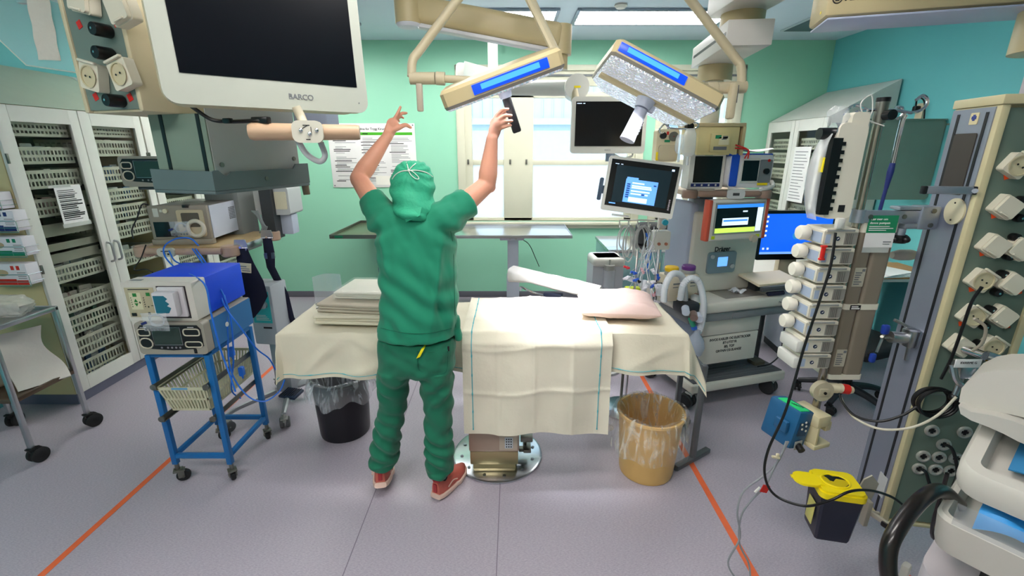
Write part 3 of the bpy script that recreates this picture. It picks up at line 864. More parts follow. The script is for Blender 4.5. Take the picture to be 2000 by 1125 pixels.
for (xa, xb, z, th) in ((.035, bw_ - .035, zt, .016), (.06, bw_ - .06, zb, .012), (.048, bw_ - .048, .525, .012)):
    k = (zt - z) * .25
    ya, yb = by0 + k, by1 - k
    bk.bb(xa, xb, ya, ya + .006, z - th, z).bb(xa, xb, yb - .006, yb, z - th, z).bb(xa, xa + .006, ya, yb, z - th, z).bb(xb - .006, xb, ya, yb, z - th, z)
for i in range(13):
    f = i / 12
    for y in (by0, by1):
        s = 1 if y == by0 else -1
        bk.t([(.05 + (bw_ - .1) * f, y + s * .003, zt - .01), (.07 + (bw_ - .14) * f, y + s * .038, zb - .006)], .0055, 4, 0)
for i in range(21):
    f = i / 20
    for x in (0, 1):
        bk.t([(.04 + x * (bw_ - .08), by0 + .01 + (by1 - by0 - .02) * f, zt - .01), (.064 + x * (bw_ - .128), by0 + .04 + (by1 - by0 - .08) * f, zb - .006)], .0055, 4, 0)
bk.bb(.064, bw_ - .064, by0 + .036, by1 - .036, zb - .014, zb - .01)
bko = bk.o('wire_basket', mat('basket_cream', '#C9C6A8', .5), bt)
bko.name = 'slatted_basket'
M().bb(bw_ * .35, bw_ * .6, by0 - .001, by0, zt - .012, zt - .002).o('blue_strip', mat('strip_blue', '#5C9CC8', .5), bt)
e2 = Th('electrosurgical_unit', 'black-fronted surgical generator with green display on the blue trolley', 'generator', (-1.835, 2.06, .783), 0)
esu(e2, .335, .168, .42, mat('side_blue_grey', '#2F6FA6', .5))
for x in (.045, .275):
    M().bb(x - .015, x + .015, -.0042, -.0031, .1425, .1455).o('port_print', mat('print_white', '#D8D8D8', .5), e2)
M().c((.386, .1, .12), (.3885, .1, .12), .012).o('side_switch', WHITE, e2)
e3 = Th('smoke_filter_unit', 'cream-fronted filter unit under a bright blue cover, on top of the black-fronted generator', 'unit', (-1.865, 2.08, .952), 0)
fw, fh, fd = .335, .195, .42
M().rr(fw / 2, fh / 2, fw, fh, .008, 0, .10).o('front_housing', mat('unit_offwhite', '#D6D2C8', .45), e3)
M().bb(.006, fw - .004, .10, fd, .002, fh - .004, .006).o('cover', BLUE, e3)
M().bb(.012, .15, -.003, -.0003, .02, fh - .025, .001).o('control_panel', mat('panel_sand', '#B9AF90', .5), e3)
M().bb(.03, .085, -.0042, -.003, .06, fh - .05).o('light_field', mat('field_cream', '#D6D2B0', .5), e3)
gb = M().bb(.048, .066, -.0056, -.0043, .125, .142).pl([(.048, .098), (.066, .098), (.057, .114)][::1], -.0056, -.0043).pl([(.048, .092), (.057, .076), (.066, .092)], -.0056, -.0043).bb(.112, .13, -.0045, -.0031, .128, .145)
gb.o('green_keys', mat('key_green', '#1F7A34', .5), e3)
ks = M()
for i in range(5):
    ks.c((.036, -.0042, .075 + .011 * i), (.036, -.0052, .075 + .011 * i), .0022).c((.096, -.003, .075 + .011 * i), (.096, -.004, .075 + .011 * i), .0026)
ks.bb(.07, .08, -.0052, -.0042, .094, .097).bb(.0735, .0765, -.0052, -.0042, .09, .101).bb(.108, .114, -.004, -.0031, .07, .077).bb(.125, .135, -.004, -.0031, .078, .081).b(.108, -.0036, .04, .012, .001, .012)
ks.bb(.03, .13, -.004, -.0031, fh - .036, fh - .032)
ks.o('panel_print', INK, e3)
M().bb(.022, .045, -.006, -.003, .026, .042, .001).o('rocker_switch', BLACK, e3)
M().bb(.165, fw - .03, -.001, .0, .014, fh - .018).o('filter_bay', mat('bay_dark', '#3A3238', .6), e3)
M().b(.238, -.008, .1, .125, .016, .15, .006).b(.228, -.035, .1, .105, .04, .12, .008).o('filter_cartridge', mat('cartridge_white', '#D9D4D8', .4), e3)
M().pl([(.185, .055), (.185, .145), (.235, .145), (.25, .13), (.238, .12), (.255, .105), (.242, .095), (.26, .085), (.245, .06)], -.0565, -.0552).o('filter_label', mat('label_teal_dark', '#1D6B80', .5), e3)
M().bb(.02, .075, .03, .05, fh, fh + .001).o('top_sticker', MGREY, e3)
pouch('clear pouch of coiled tubing hanging under the blue covered unit', (-1.68, 2.005, .93), 0, 9, .12, .09)
# blue leads looping down from the shelf handle
LEAD = mat('blue_lead', '#1E6FD8', .4)
V = lambda px, py, Y: W(px, py, Y=Y)
leads = [
    ([V(388, 480, 2.6), V(372, 466, 2.6), V(345, 466, 2.58), V(322, 480, 2.56), V(322, 500, 2.5), V(345, 525, 2.4), V(380, 540, 2.2), V(402, 560, 2.06), V(412, 610, 2.03), V(430, 680, 2.04), V(448, 730, 2.05), V(460, 765, 2.05)], 'blue lead draped over the cream front unit into the trolley basket'),
    ([V(330, 490, 2.58), V(345, 512, 2.5), V(395, 528, 2.36), V(428, 560, 2.3), V(450, 620, 2.26), V(456, 700, 2.25), V(452, 760, 2.27), V(470, 778, 2.3)], 'blue lead running over the blue cover, nearest its front edge'),
    ([V(376, 486, 2.6), V(400, 520, 2.45), V(425, 560, 2.34), V(440, 600, 2.26), V(470, 640, 2.24), V(500, 680, 2.3), V(525, 700, 2.36), V(538, 722, 2.4)], 'blue lead crossing to the drape corner above the trolley'),
    ([V(382, 486, 2.6), V(410, 525, 2.45), V(438, 575, 2.32), V(444, 640, 2.24), V(450, 720, 2.22), V(480, 770, 2.2), V(515, 784, 2.2), V(545, 765, 2.25), V(556, 742, 2.3)], 'long blue lead looping round the rear trolley leg'),
]
for pts, lb in leads:
    one(M().t(pts, .0042, 8, 6), 'blue_lead', LEAD, lb, 'cable', group='blue leads on the trolley')
for px, py, Y, lb in ((452, 687, 2.3, 'upper'), (472, 725, 2.3, 'lower')):
    t = Th('lead_plug', 'blue plug hanging among the trolley leads, %s of two' % lb, 'plug', V(px, py, Y), 0)
    M().rr(0, 0, .026, .055, .008, -.01, .01).o('plug_body', LEAD, t); M().c((0, 0, -.027), (0, 0, -.045), .006, .004).o('sleeve', LEAD, t)
# black lead on the shelf
one(M().t([V(290, 400, 2.72), V(277, 400, 2.7), V(268, 425, 2.68), V(258, 448, 2.66), V(260, 466, 2.62)], .0035, 8, 6), 'black_lead', BLACK, 'thin black lead from the taupe boxy unit down to the shelf bumper', 'cable')
one(M().t([V(285, 478, 2.62), V(275, 505, 2.6), V(262, 527, 2.58), V(285, 526, 2.55), V(298, 532, 2.5)], .0035, 8, 6), 'black_lead', BLACK, 'thin black lead hanging below the shelf bumper behind the blue cover', 'cable')

# ---------------------------------------------------------------- grey stand with teal panel
gs = Th('suction_stand', 'grey wheeled stand with teal dial panel between blue trolley and draped table', 'stand', (-1.62, 2.95, 0), R(-6))
M().bb(-.06, .06, -.05, .08, .09, .5, .008).o('column', mat('stand_grey', '#9DA3A8', .4, .3), gs)
M().bb(-.12, .05, -.1, .08, .48, .90, .012).o('housing', mat('stand_box', '#AEB4BA', .45), gs)
M().bb(-.10, .03, -.103, -.1, .64, .86, .001).o('teal_panel', TEAL, gs)
M().l([(.001, 0), (.026, 0), (.024, .016), (.001, .018)], (-.01, -.103, .77), 24, Matrix.Rotation(PI / 2, 3, 'X')).b(-.01, -.124, .77, .01, .012, .045, .003, rot=(0, R(20), 0)).o('dial', STEEL, gs)
x = M()
for i in range(4):
    x.bb(-.08, .02 - .01 * i, -.1042, -.1032, .66 + .011 * i, .664 + .011 * i)
x.o('panel_print', WHITE, gs)
M().bb(-.04, .02, -.1025, -.1002, .6, .612).o('nameplate', INK, gs)
for (x, y) in ((.17, -.34), (-.19, -.42), (.19, .16), (-.19, .16)):
    M().t([(x * .25, y * .2, .11), (x * .8, y * .75, .12), (x, y, .105)], [.03, .024, .02], 8, 4, sq=.6).o('foot_arm', mat('foot_grey', '#9A9FA2', .4, .4), gs)
    cast(gs, x, y, .11, .036, R(30) * (1 if x > 0 else -1), GREYP, mat('wheel_grey', '#55585A', .6), True)
M().b(.11, -.14, .14, .13, .1, .018, .003, rot=(R(8), 0, R(-10))).o('foot_pedal', mat('pedal_navy', '#1C2C44', .5), gs)
x = M()
for i in range(7):
    x.b(.06 + .016 * i, -.14, .152, .004, .085, .004, rot=(R(8), 0, R(-10)))
x.o('pedal_ribs', BLACK, gs)

# ================================================================ bins
def bin_(label, cx, cy, rb, rt, h, m, bagm, bagdrop, seed, bagname):
    t = Th('waste_bin', label, 'bin', (cx, cy, 0), 0)
    M().l([(.001, .002), (rb, .002), (rb + .004, .02), (rt - .006, h - .02), (rt + .006, h - .012), (rt + .004, h), (rt - .008, h), (rt - .012, h - .02), (rb - .006, .012), (.001, .01)], (0, 0, 0), 40).o('bucket', m, t)
    rr = random.Random(seed)
    ph = [rr.uniform(0, 6) for _ in range(6)]
    n = 72
    prof = [(rb * .72, .03, .0), (rt - .05, h * .7, .006), (rt - .034, h - .02, .005), (rt - .014, h + .016, .004), (rt + .012, h + .018, .004), (rt + .03, h - .03, .010), (rt + .042, h - bagdrop * .55, .016), (rt + .042, h - bagdrop, .018), (rt + .036, h - bagdrop - .012, .018)]
    rings = []
    for r, z, w in prof:
        ring = []
        for j in range(n):
            a = 2 * PI * j / n
            k = w * (math.sin(7 * a + ph[0]) + .7 * math.sin(13 * a + ph[1] + z * 20) + .5 * math.sin(23 * a + ph[2] + 40 * z)) * .55
            ring.append(Vector(((r + k) * math.cos(a), (r + k) * math.sin(a), z + (0 if z < h * .5 else w * 1.2) * math.sin(5 * a + ph[3]) + w * .5 * math.sin(11 * a + ph[4]))))
        rings.append(ring)
    lb = M().rings(rings, False).o('bin_liner', bagm, t)
    lb.modifiers.new('sub', 'SUBSURF').render_levels = 1
    return t


LINER = mat('bin_liner', '#F2EEE4', .1, alpha=.2, coat=1, var=.1, vs=25, bump=.7, bs=30)
LINERD = mat('bin_liner_grey', '#D8DEE4', .2, alpha=.4, coat=.7, var=.15, vs=25, bump=.8, bs=28)


def streaky(m, lo, hi):  # alpha streaks: crinkle whiteness plus highlights put into the film's opacity
    nt = m.node_tree; N = nt.nodes; L = nt.links; b = N['Principled BSDF']
    tc = N.new('ShaderNodeTexCoord'); mp = N.new('ShaderNodeMapping'); mp.inputs['Scale'].default_value = (16, 16, 3.5)
    n = N.new('ShaderNodeTexNoise'); n.inputs['Scale'].default_value = 1.3; n.inputs['Detail'].default_value = 5; n.inputs['Distortion'].default_value = 1.6
    r = N.new('ShaderNodeMapRange'); r.inputs['From Min'].default_value = .46; r.inputs['From Max'].default_value = .68; r.inputs['To Min'].default_value = lo; r.inputs['To Max'].default_value = hi
    L.new(tc.outputs['Object'], mp.inputs['Vector']); L.new(mp.outputs['Vector'], n.inputs['Vector']); L.new(n.outputs['Fac'], r.inputs['Value']); L.new(r.outputs['Result'], b.inputs['Alpha'])


streaky(LINER, .07, .55); streaky(LINERD, .22, .7)
bin_('black waste bin with a clear liner under the left end of the table', -1.085, 2.58, .15, .175, .40, mat('bin_black', '#14141C', .35), LINERD, .11, 2, 'liner')
bin_('beige waste bin with a clear liner standing before the right end of the table', .765, 2.2, .145, .178, .385, BEIGE, LINER, .2, 4, 'liner')

# ================================================================ operating table
tb_ = Th('operating_table', 'operating table on a steel pillar and round floor plate, under the drapes', 'table', (-.1, 2.33, 0), 0)
M().l([(.001, .001), (.255, .001), (.262, .004), (.262, .012), (.25, .017), (.001, .018)], (.015, 0, 0), 56).o('floor_plate', mat('plate_steel', '#C4CACF', .22, 1), tb_)
bo = M()
for k in range(12):
    a = 2 * PI * k / 12 + .2
    bo.c((.015 + .215 * math.cos(a), .215 * math.sin(a), .0175), (.015 + .215 * math.cos(a), .215 * math.sin(a), .021), .009)
bo.o('plate_bolts', mat('bolt_steel', '#6E7378', .3, 1), tb_)
M().bb(-.135, .135, -.16, .16, .05, .135, .006).bb(-.12, .12, -.15, .15, .0185, .05).o('pillar_skirt', mat('pillar_brass_steel', '#B7A77E', .3, .9), tb_)
M().bb(-.14, .14, -.165, .165, .136, .42, .01).bb(-.12, .12, -.14, .14, .42, .76).o('pillar', mat('pillar_beige', '#B5A08E', .35, .3), tb_)
M().bb(.03, .13, -.169, -.1655, .15, .25, .002).o('control_plate', mat('plate_cream', '#C9BBA8', .4), tb_)
x = M().bb(.06, .105, -.1705, -.169, .165, .235)
x.o('control_print', mat('print_grey', '#C9D2D8', .5), tb_)
for i in range(4):
    pass
x = M()
for i in range(3):
    for j in range(4):
        x.c((.07 + .0125 * i, -.1705, .175 + .016 * j), (.07 + .0125 * i, -.1712, .175 + .016 * j), .004)
x.o('control_keys', INK, tb_)
M().bb(.14, .2, -.06, -.03, .06, .08).bb(.165, .21, -.1, .0, .08, .1, .004).bb(.17, .185, -.05, -.04, .1, .15).bb(.15, .22, -.075, -.02, .135, .165, .004).o('foot_lever', DSTEEL, tb_)
M().bb(-1.05, .93, -.21, .22, .75, .80, .004).o('table_frame', DSTEEL, tb_)
M().bb(-1.06, -.42, -.215, .225, .8, .868, .02).bb(-.41, .35, -.215, .225, .8, .868, .02).bb(.36, .94, -.215, .225, .8, .868, .02).o('mattress', mat('mattress_black', '#202226', .6), tb_)
M().bb(-1.05, .93, -.235, -.222, .765, .79, .002).bb(-1.05, .93, .232, .245, .765, .79, .002).o('side_rails', STEEL, tb_)
zt_, yf_, yr_, xl_, xr_ = .876, 2.095, 2.585, -1.175, .875


def base(a, b, lift=0):
    """cloth coordinates to world: a along the table, b from back to front"""
    x, y, z = a, b, zt_
    dx = max(0, a - xr_) + max(0, xl_ - a)
    dy = max(0, yf_ - b); dr = max(0, b - yr_)
    z += -.004 * min(1, dx * 50)
    if a > xr_:
        x = xr_ + .42 * dx
    if a < xl_:
        x = xl_ - .03 * dx
    if dy:
        y = yf_ - .05 * min(dy, .1) - .10 * dy - .02 * math.sin(9 * a + 1.5) * min(1, dy * 6) - .015 * math.sin(23 * a) * min(1, dy * 5) - .04 * (dx > 0) * min(1, dy * 4)
    if dr:
        y = yr_ + .02 * min(1, dr * 8)
    z -= math.sqrt(dx * dx * .86 + dy * dy + dr * dr)
    n = noise.noise(Vector((a * 5, b * 6, 1))) * .006 + noise.noise(Vector((a * 13, b * 11, 4))) * .003
    cr = 0
    for k, (ca, cb, ang, am) in enumerate(((-.95, 1.98, .7, .014), (-.7, 2.03, -.5, .012), (-.78, 1.9, .3, .012), (-.55, 2.0, 1.0, .014), (-1.05, 1.95, 1.2, .012), (-.6, 2.15, .9, .018), (.7, 1.98, .4, .008))):
        u = (a - ca) * math.cos(ang) + (b - cb) * math.sin(ang); w = -(a - ca) * math.sin(ang) + (b - cb) * math.cos(ang)
        cr += am * math.exp(-(w / .022) ** 2 - (u / .14) ** 2)
    nn = Vector((0, -1, .15)) if dy > .01 else Vector((0, 0, 1))
    p = Vector((x, y, z)) + nn * (n + cr + lift)
    return p


bs_ = Th('base_drape', 'long cream drape with a turquoise hem line covering the whole operating table', 'drape', (0, 0, 0), 0)
hem = lambda a: 1.852 + .045 * max(0, min(1, (a + 1.2) / 1.0)) - .02 * max(0, (a - .4))
A0, A1, B0 = -1.21, 1.13, 2.72
M().g(lambda u, v: base(A0 + (A1 - A0) * u, B0 + (hem(A0 + (A1 - A0) * u) - B0) * v), 150, 74, .003).o('sheet', LINEN, bs_, None, 60)


def seam(fn, n, m_, parent, w=.0035, nm='hem_line'):
    pts = [fn(i / n) for i in range(n + 1)]
    mm = M()
    mm.t(pts, [w * .45 if i % 9 else w * .8 for i in range(n + 1)], 5, 0)
    return mm.o(nm, m_, parent)


seam(lambda t: base(A0 + .02 + (A1 - A0 - .04) * t, hem(A0 + (A1 - A0) * t) + .022, .004), 120, LINE, bs_)
# centre sheet
cs = Th('centre_drape', 'cream sheet with two turquoise lines hanging low over the table front', 'drape', (0, 0, 0), 0)
cx0, cx1 = -.245, .495


def centre(u, v, lift=0):
    a = cx0 + (cx1 - cx0) * u; b = 2.63 - (2.63 - 1.545) * v
    b -= .012 * math.sin(u * 9)
    dy = max(0, 2.09 - b); z = zt_ + .012
    y = b
    if dy:
        k = min(1, dy / .05)
        y = 2.09 - .03 * k - .035 * dy + .012 * math.sin(u * 8 + 1) * min(1, dy * 3) - .008 * math.sin(u * 17 + dy * 4) * min(1, dy * 3)
        z -= dy
    a += .02 * dy * (u - .2) - .012 * dy * (1 if u > .9 else 0)
    p = Vector((a, y, z))
    fold = 0
    for f in (.235, .48, .74):
        fold += .0045 * math.exp(-((u - f) / .012) ** 2)
    for f in (.34, .56, .78):
        fold += .0045 * math.exp(-((v - f - .012 * math.sin(5 * u)) / .01) ** 2)
    n = noise.noise(Vector((u * 5, v * 6, 7))) * .006 + noise.noise(Vector((u * 14, v * 14, 9))) * .002
    return p + (Vector((0, -1, .1)) if dy > .03 else Vector((0, -.0, 1))) * (fold + n + .006 + lift)


M().g(centre, 90, 120, .0025).o('sheet', mat('drape_cloth_white', '#DFD8C4', .85, var=.03, bump=.12, bs=60), cs, None, 60)
for u in (.062, .925):
    seam(lambda t: centre(u, .02 + .955 * t, .004), 90, LINE, cs, .005, 'marker_line')
# pillow
pm = M()


def pil(u, v, s):
    u, v = 2 * u - 1, 2 * v - 1
    k = max(0, 1 - u ** 4) ** .55 * max(0, 1 - v ** 4) ** .55
    n_ = noise.noise(Vector((u * 2.2, v * 2.2, 3 + s))) * .012 + noise.noise(Vector((u * 6, v * 6, s))) * .005
    fold = -.014 * math.exp(-((v + .62 + .12 * math.sin(u * 3)) / .07) ** 2) if s > 0 else 0
    return Vector((.215 * u * (1 - .05 * (1 - v * v)), .16 * v * (1 - .05 * (1 - u * u)), .045 + (s * (.072 if s > 0 else .042)) * k + (n_ + fold) * k))


pm.g(lambda u, v: pil(u, v, 1), 40, 30).g(lambda u, v: pil(u, 1 - v, -1), 40, 30)
bmesh.ops.remove_doubles(pm.bm, verts=pm.bm.verts, dist=.0008)
pl_ = one(pm, 'pillow', mat('pillow_pink', '#E0C4BC', .85, var=.03, bump=.2, bs=30), 'pinkish paper-covered pillow on the right end of the operating table', 'pillow', (.575, 2.36, zt_ + .016), R(-6))
pl_.modifiers.new('sub', 'SUBSURF').render_levels = 1
# folded linen pile
def foldpad(name, label, cx, cy, z, w, d, h, yaw, m_, seed, wrap=False):
    t = Th(name, label, 'linen', (cx, cy, z), yaw)
    n = 3
    for k in range(n):
        z0 = h * k / n
        mm = M().b(0, 0, z0 + h / n / 2, w - .012 * (k % 2), d - .01 * (k % 2), h / n * .96, h / n * .42, seg=3)
        for v in mm.bm.verts:
            v.co += Vector((noise.noise(v.co * 9 + Vector((seed, 0, k))), noise.noise(v.co * 9 + Vector((0, seed, k))), .35 * noise.noise(v.co * 12 + Vector((seed, 5, k))))) * .008
        mm.o('layer', m_, t)
    if wrap:
        M().b(0, 0, h / 2 + .002, w + .014, d + .014, h + .012, .006).o('clear_wrap', mat('wrap_film', '#FFFFFF', .12, alpha=.16, coat=.7, bump=.5, bs=30), t)
    return t


foldpad('folded_sheet', 'thick beige folded sheet at the bottom of the linen pile', -.80, 2.30, zt_ + .017, .42, .27, .05, R(-4), LINEN, 3)
foldpad('folded_sheet', 'grey-beige folded sheet in the middle of the linen pile', -.80, 2.33, zt_ + .069, .40, .26, .045, R(-7), mat('linen_greyish', '#B8AE9C', .85, bump=.15, bs=60), 8)
foldpad('folded_drape', 'white plastic-wrapped drape pack on top of the linen pile', -.745, 2.42, zt_ + .118, .38, .27, .035, R(-5), mat('linen_white', '#E2DFD0', .8, bump=.15, bs=60), 13, True)
vs_ = Th('face_shield', 'curved clear plastic visor lying behind the linen pile', 'visor', (-1.03, 2.44, zt_ + .016), R(25))
M().g(lambda u, v: Vector((.15 * (u - .5), .05 * math.sin(PI * u) + .06 * v, .005 + .17 * v)), 16, 8, .0012).o('visor', mat('visor_film', '#C7CED6', .08, alpha=.3, coat=.8), vs_)
M().t([Vector((.15 * (u / 8 - .5), .05 * math.sin(PI * u / 8) - .001, .006)) for u in range(9)], .0022, 6, 3).t([Vector((.15 * (u / 8 - .5), .05 * math.sin(PI * u / 8) + .011, .03)) for u in range(9)], .0022, 6, 3).o('edge_trim', BLACK, vs_)
# arm board
pa, pb = W(1003, 560, Y=2.92), W(1172, 592, Y=2.70)
ab, abw = span('arm_board', 'white-draped arm board sloping behind the operating table', 'board', (pa.x, pa.y, .90), (pb.x, pb.y, .90))
def abf(u, v):
    ang = 2 * PI * v
    ca, sa = math.cos(ang), math.sin(ang)
    rx, rz = .075, .034
    y = math.copysign(abs(ca) ** .5, ca) * rx * (1 + .08 * math.sin(9 * u + 2)); z = math.copysign(abs(sa) ** .6, sa) * rz
    if sa < 0:
        z -= .03 * max(0, 1 - 5 * u) * abs(sa)
    k = .8 + .2 * min(1, u * 14)
    return Vector((abw * (-.03 + 1.02 * u), y * k, .075 * (1 - u) + .0 + z + .004 * noise.noise(Vector((u * 9, v * 9, 2)))))
mm = M().rings([[abf(i / 30, j / 24) for j in range(24)] for i in range(31)])
mm.o('cover_sheet', mat('arm_sheet', '#E6E2E0', .8, bump=.15, bs=50), ab)
M().t([(abw * .1, -.02, -.035), (abw * .14, -.07, .0), (abw * .28, -.085, -.02), (abw * .45, -.06, -.045)], .007, 8).o('bracket_rod', CHROME, ab)
M().b(abw * .5, -.05, -.045, .12, .05, .05, .006).o('clamp', mat('clamp_navy', '#14182A', .5), ab)
M().bb(abw * .45, abw * .55, -.1, -.02, -.09, -.06, .004).t([(abw * .5, -.05, -.06), (abw * .6, -.2, -.12)], .012, 8, 0).o('support', DSTEEL, ab)
# small grey stand with T feet at the right end
ls = Th('instrument_stand', 'grey stand on T-shaped feet showing under the right end of the drape', 'stand', (1.06, 2.27, 0), 0)
LEGM = mat('stand_leg_grey', '#6F7376', .4, .5)
for y in (0, .31):
    M().b(0, y, .32, .03, .03, .60, .004).o('leg', LEGM, ls)
    M().b(.0, y, .016, .3, .035, .028, .004, rot=(0, 0, R(33))).c((-.12, y - .08, .0), (-.12, y - .08, .006), .014).c((.12, y + .08, .0), (.12, y + .08, .006), .014).o('foot', LEGM, ls)
M().bb(-.35, .015, .13, .17, .575, .605).bb(-.015, .015, .015, .295, .57, .6).o('cross_bar', LEGM, ls)
# ================================================================ wall side tables, poster
tv = Th('side_table', 'steel-topped height-adjustable table under the window', 'table', W(640, 462, Y=4.40).xyz * 0 + Vector((-.78, 4.36, 0)), 0)
tw_, td_ = 1.36, .68
M().bb(0, tw_, 0, td_, .935, .955, .004).o('table_top', mat('bright_steel', '#D3D6DA', .2, 1, bump=.02, bs=300), tv)
M().bb(0, tw_, -.006, 0, .93, .962, .002).bb(0, tw_, td_, td_ + .006, .93, .962, .002).bb(-.006, 0, 0, td_, .93, .962, .002).bb(tw_, tw_ + .006, 0, td_, .93, .962, .002).o('rim', STEEL, tv)
M().bb(.66, .9, .1, .5, .89, .934, .006).o('support_plate', mat('support_white', '#C6CCD6', .4), tv)
M().bb(.735, .845, .15, .3, .45, .89, .004).bb(.725, .855, .14, .31, .1, .5, .004).o('lifting_column', mat('column_white', '#C3CAD6', .4), tv)
M().bb(.3, 1.25, .05, .12, .05, .12, .01).bb(.3, 1.25, .4, .47, .05, .12, .01).bb(.72, .86, .12, .4, .05, .12, .01).o('base_frame', mat('base_grey', '#B9BDC2', .4), tv)
for x in (.33, 1.22):
    for y in (.085, .435):
        cast(tv, x, y, .06, .024, .3, DGREY, RUBBER)
M().c((.76, .099, .91), (.76, .092, .91), .012).c((.82, .099, .91), (.82, .092, .91), .012).o('bolts', STEEL, tv)
M().t([(.86, .11, .91), (.95, .1, .85), (1.02, .12, .7), (1.06, .2, .6)], .004, 6).o('cable', BLACK, tv)
tv2 = Th('side_table', 'steel tray table with dark blue post against the green wall, left of the window', 'table', (-1.76, 4.38, 0), 0)
M().bb(0, .82, 0, .92, .93, .942, .002).o('tray_top', mat('tray_steel', '#8C8A72', .3, .9), tv2)
M().bb(-.012, .832, -.014, .0, .925, .965, .003).bb(-.012, .832, .92, .934, .925, .965, .003).bb(-.014, .0, .0, .92, .925, .965, .003).bb(.82, .834, .0, .92, .925, .965, .003).o('rim', DSTEEL, tv2)
M().bb(.34, .43, .3, .4, .48, .93, .008).o('post', NAVY, tv2)
M().bb(.355, .415, .315, .385, .1, .48, .004).o('lower_post', STEEL, tv2)
M().bb(.1, .68, .3, .38, .05, .1, .01).bb(.1, .16, .1, .6, .05, .1, .01).bb(.62, .68, .1, .6, .05, .1, .01).o('base_frame', MGREY, tv2)
for x in (.13, .65):
    for y in (.12, .57):
        cast(tv2, x, y, .052, .024, .3, DGREY, RUBBER)
M().bb(.04, .12, -.0155, -.0142, .932, .955).o('green_sticker', GREEN, tv2)
po = Th('wall_poster', 'white text poster with a green band on the green wall behind the raised arm', 'poster', (-2.07, YB - .001, 1.335), 0)
PW, PH = .98, .70
M().bb(0, PW, -.008, 0, 0, PH, .001).o('board', PAPER, po)
M().bb(.27, PW - .03, -.0092, -.0081, .575, .605).o('green_band', mat('poster_green', '#4DB82A', .5), po)
txt('Guideline for Trygg Kirurgi, Opr.', .034, INK, po, (.29, -.0085, .64), align='LEFT', bold=.0006)
M().bb(.39, .45, -.0098, -.0093, .585, .595).o('band_print', INK, po)
rr = random.Random(5); pt = M(); ph_ = M()
for c in range(3):
    x = .05 + c * .315; z = .54
    while z > .06:
        if rr.random() < .28:
            ph_.bb(x, x + rr.uniform(.1, .2), -.009, -.0081, z, z + .008); z -= .018
        else:
            pt.bb(x + .02, x + rr.uniform(.1, .27), -.0088, -.0081, z, z + .0045); z -= .015
        if rr.random() < .12:
            z -= .03
    
pt.o('body_text', GINK, po); ph_.o('headings', INK, po)
M().bb(.05, .2, -.0088, -.0081, .64, .643).o('header_rule', GINK, po)
pn = M()
for x in (.02, PW - .02):
    for z in (.02, PH - .02):
        pn.c((x, -.008, z), (x, -.012, z), .008)
pn.o('pins', MGREY, po)
M().bb(.5, .67, -.0091, -.0081, .03, .13).bb(.53, .545, -.0095, -.0091, .115, .125).o('diagram', mat('diagram_white', '#F2F0E6', .7), po)
# ================================================================ surgical lamps and ceiling arms
LC = mat('lamp_cream', '#C0B189', .4)
LCW = mat('lamp_ivory', '#C9BEA0', .4)
BGLOW = mat('blue_glow', '#0A2FA8', .3, em=.9, emc='#0F46FF', var=0)
BGL2 = mat('blue_glow_bright', '#2F6FE0', .3, em=1.3, emc='#3C86FF', var=0)
LED = mat('led_face', '#FFFFFF', .4, em=30, emc='#F2F6FF', var=0)
CRINK = mat('crinkled_reflector', '#E4E8F0', .12, 1)
nt = CRINK.node_tree; vo = nt.nodes.new('ShaderNodeTexVoronoi'); vo.inputs['Scale'].default_value = 55
tc = nt.nodes.new('ShaderNodeTexCoord'); nt.links.new(tc.outputs['Object'], vo.inputs['Vector'])
bp = nt.nodes.new('ShaderNodeBump'); bp.inputs['Strength'].default_value = 1; bp.inputs['Distance'].default_value = .02
nt.links.new(vo.outputs['Distance'], bp.inputs['Height']); nt.links.new(bp.outputs['Normal'], nt.nodes['Principled BSDF'].inputs['Normal'])
b_ = nt.nodes['Principled BSDF']; b_.inputs['Emission Color'].default_value = (.85, .9, 1, 1); b_.inputs['Emission Strength'].default_value = .22


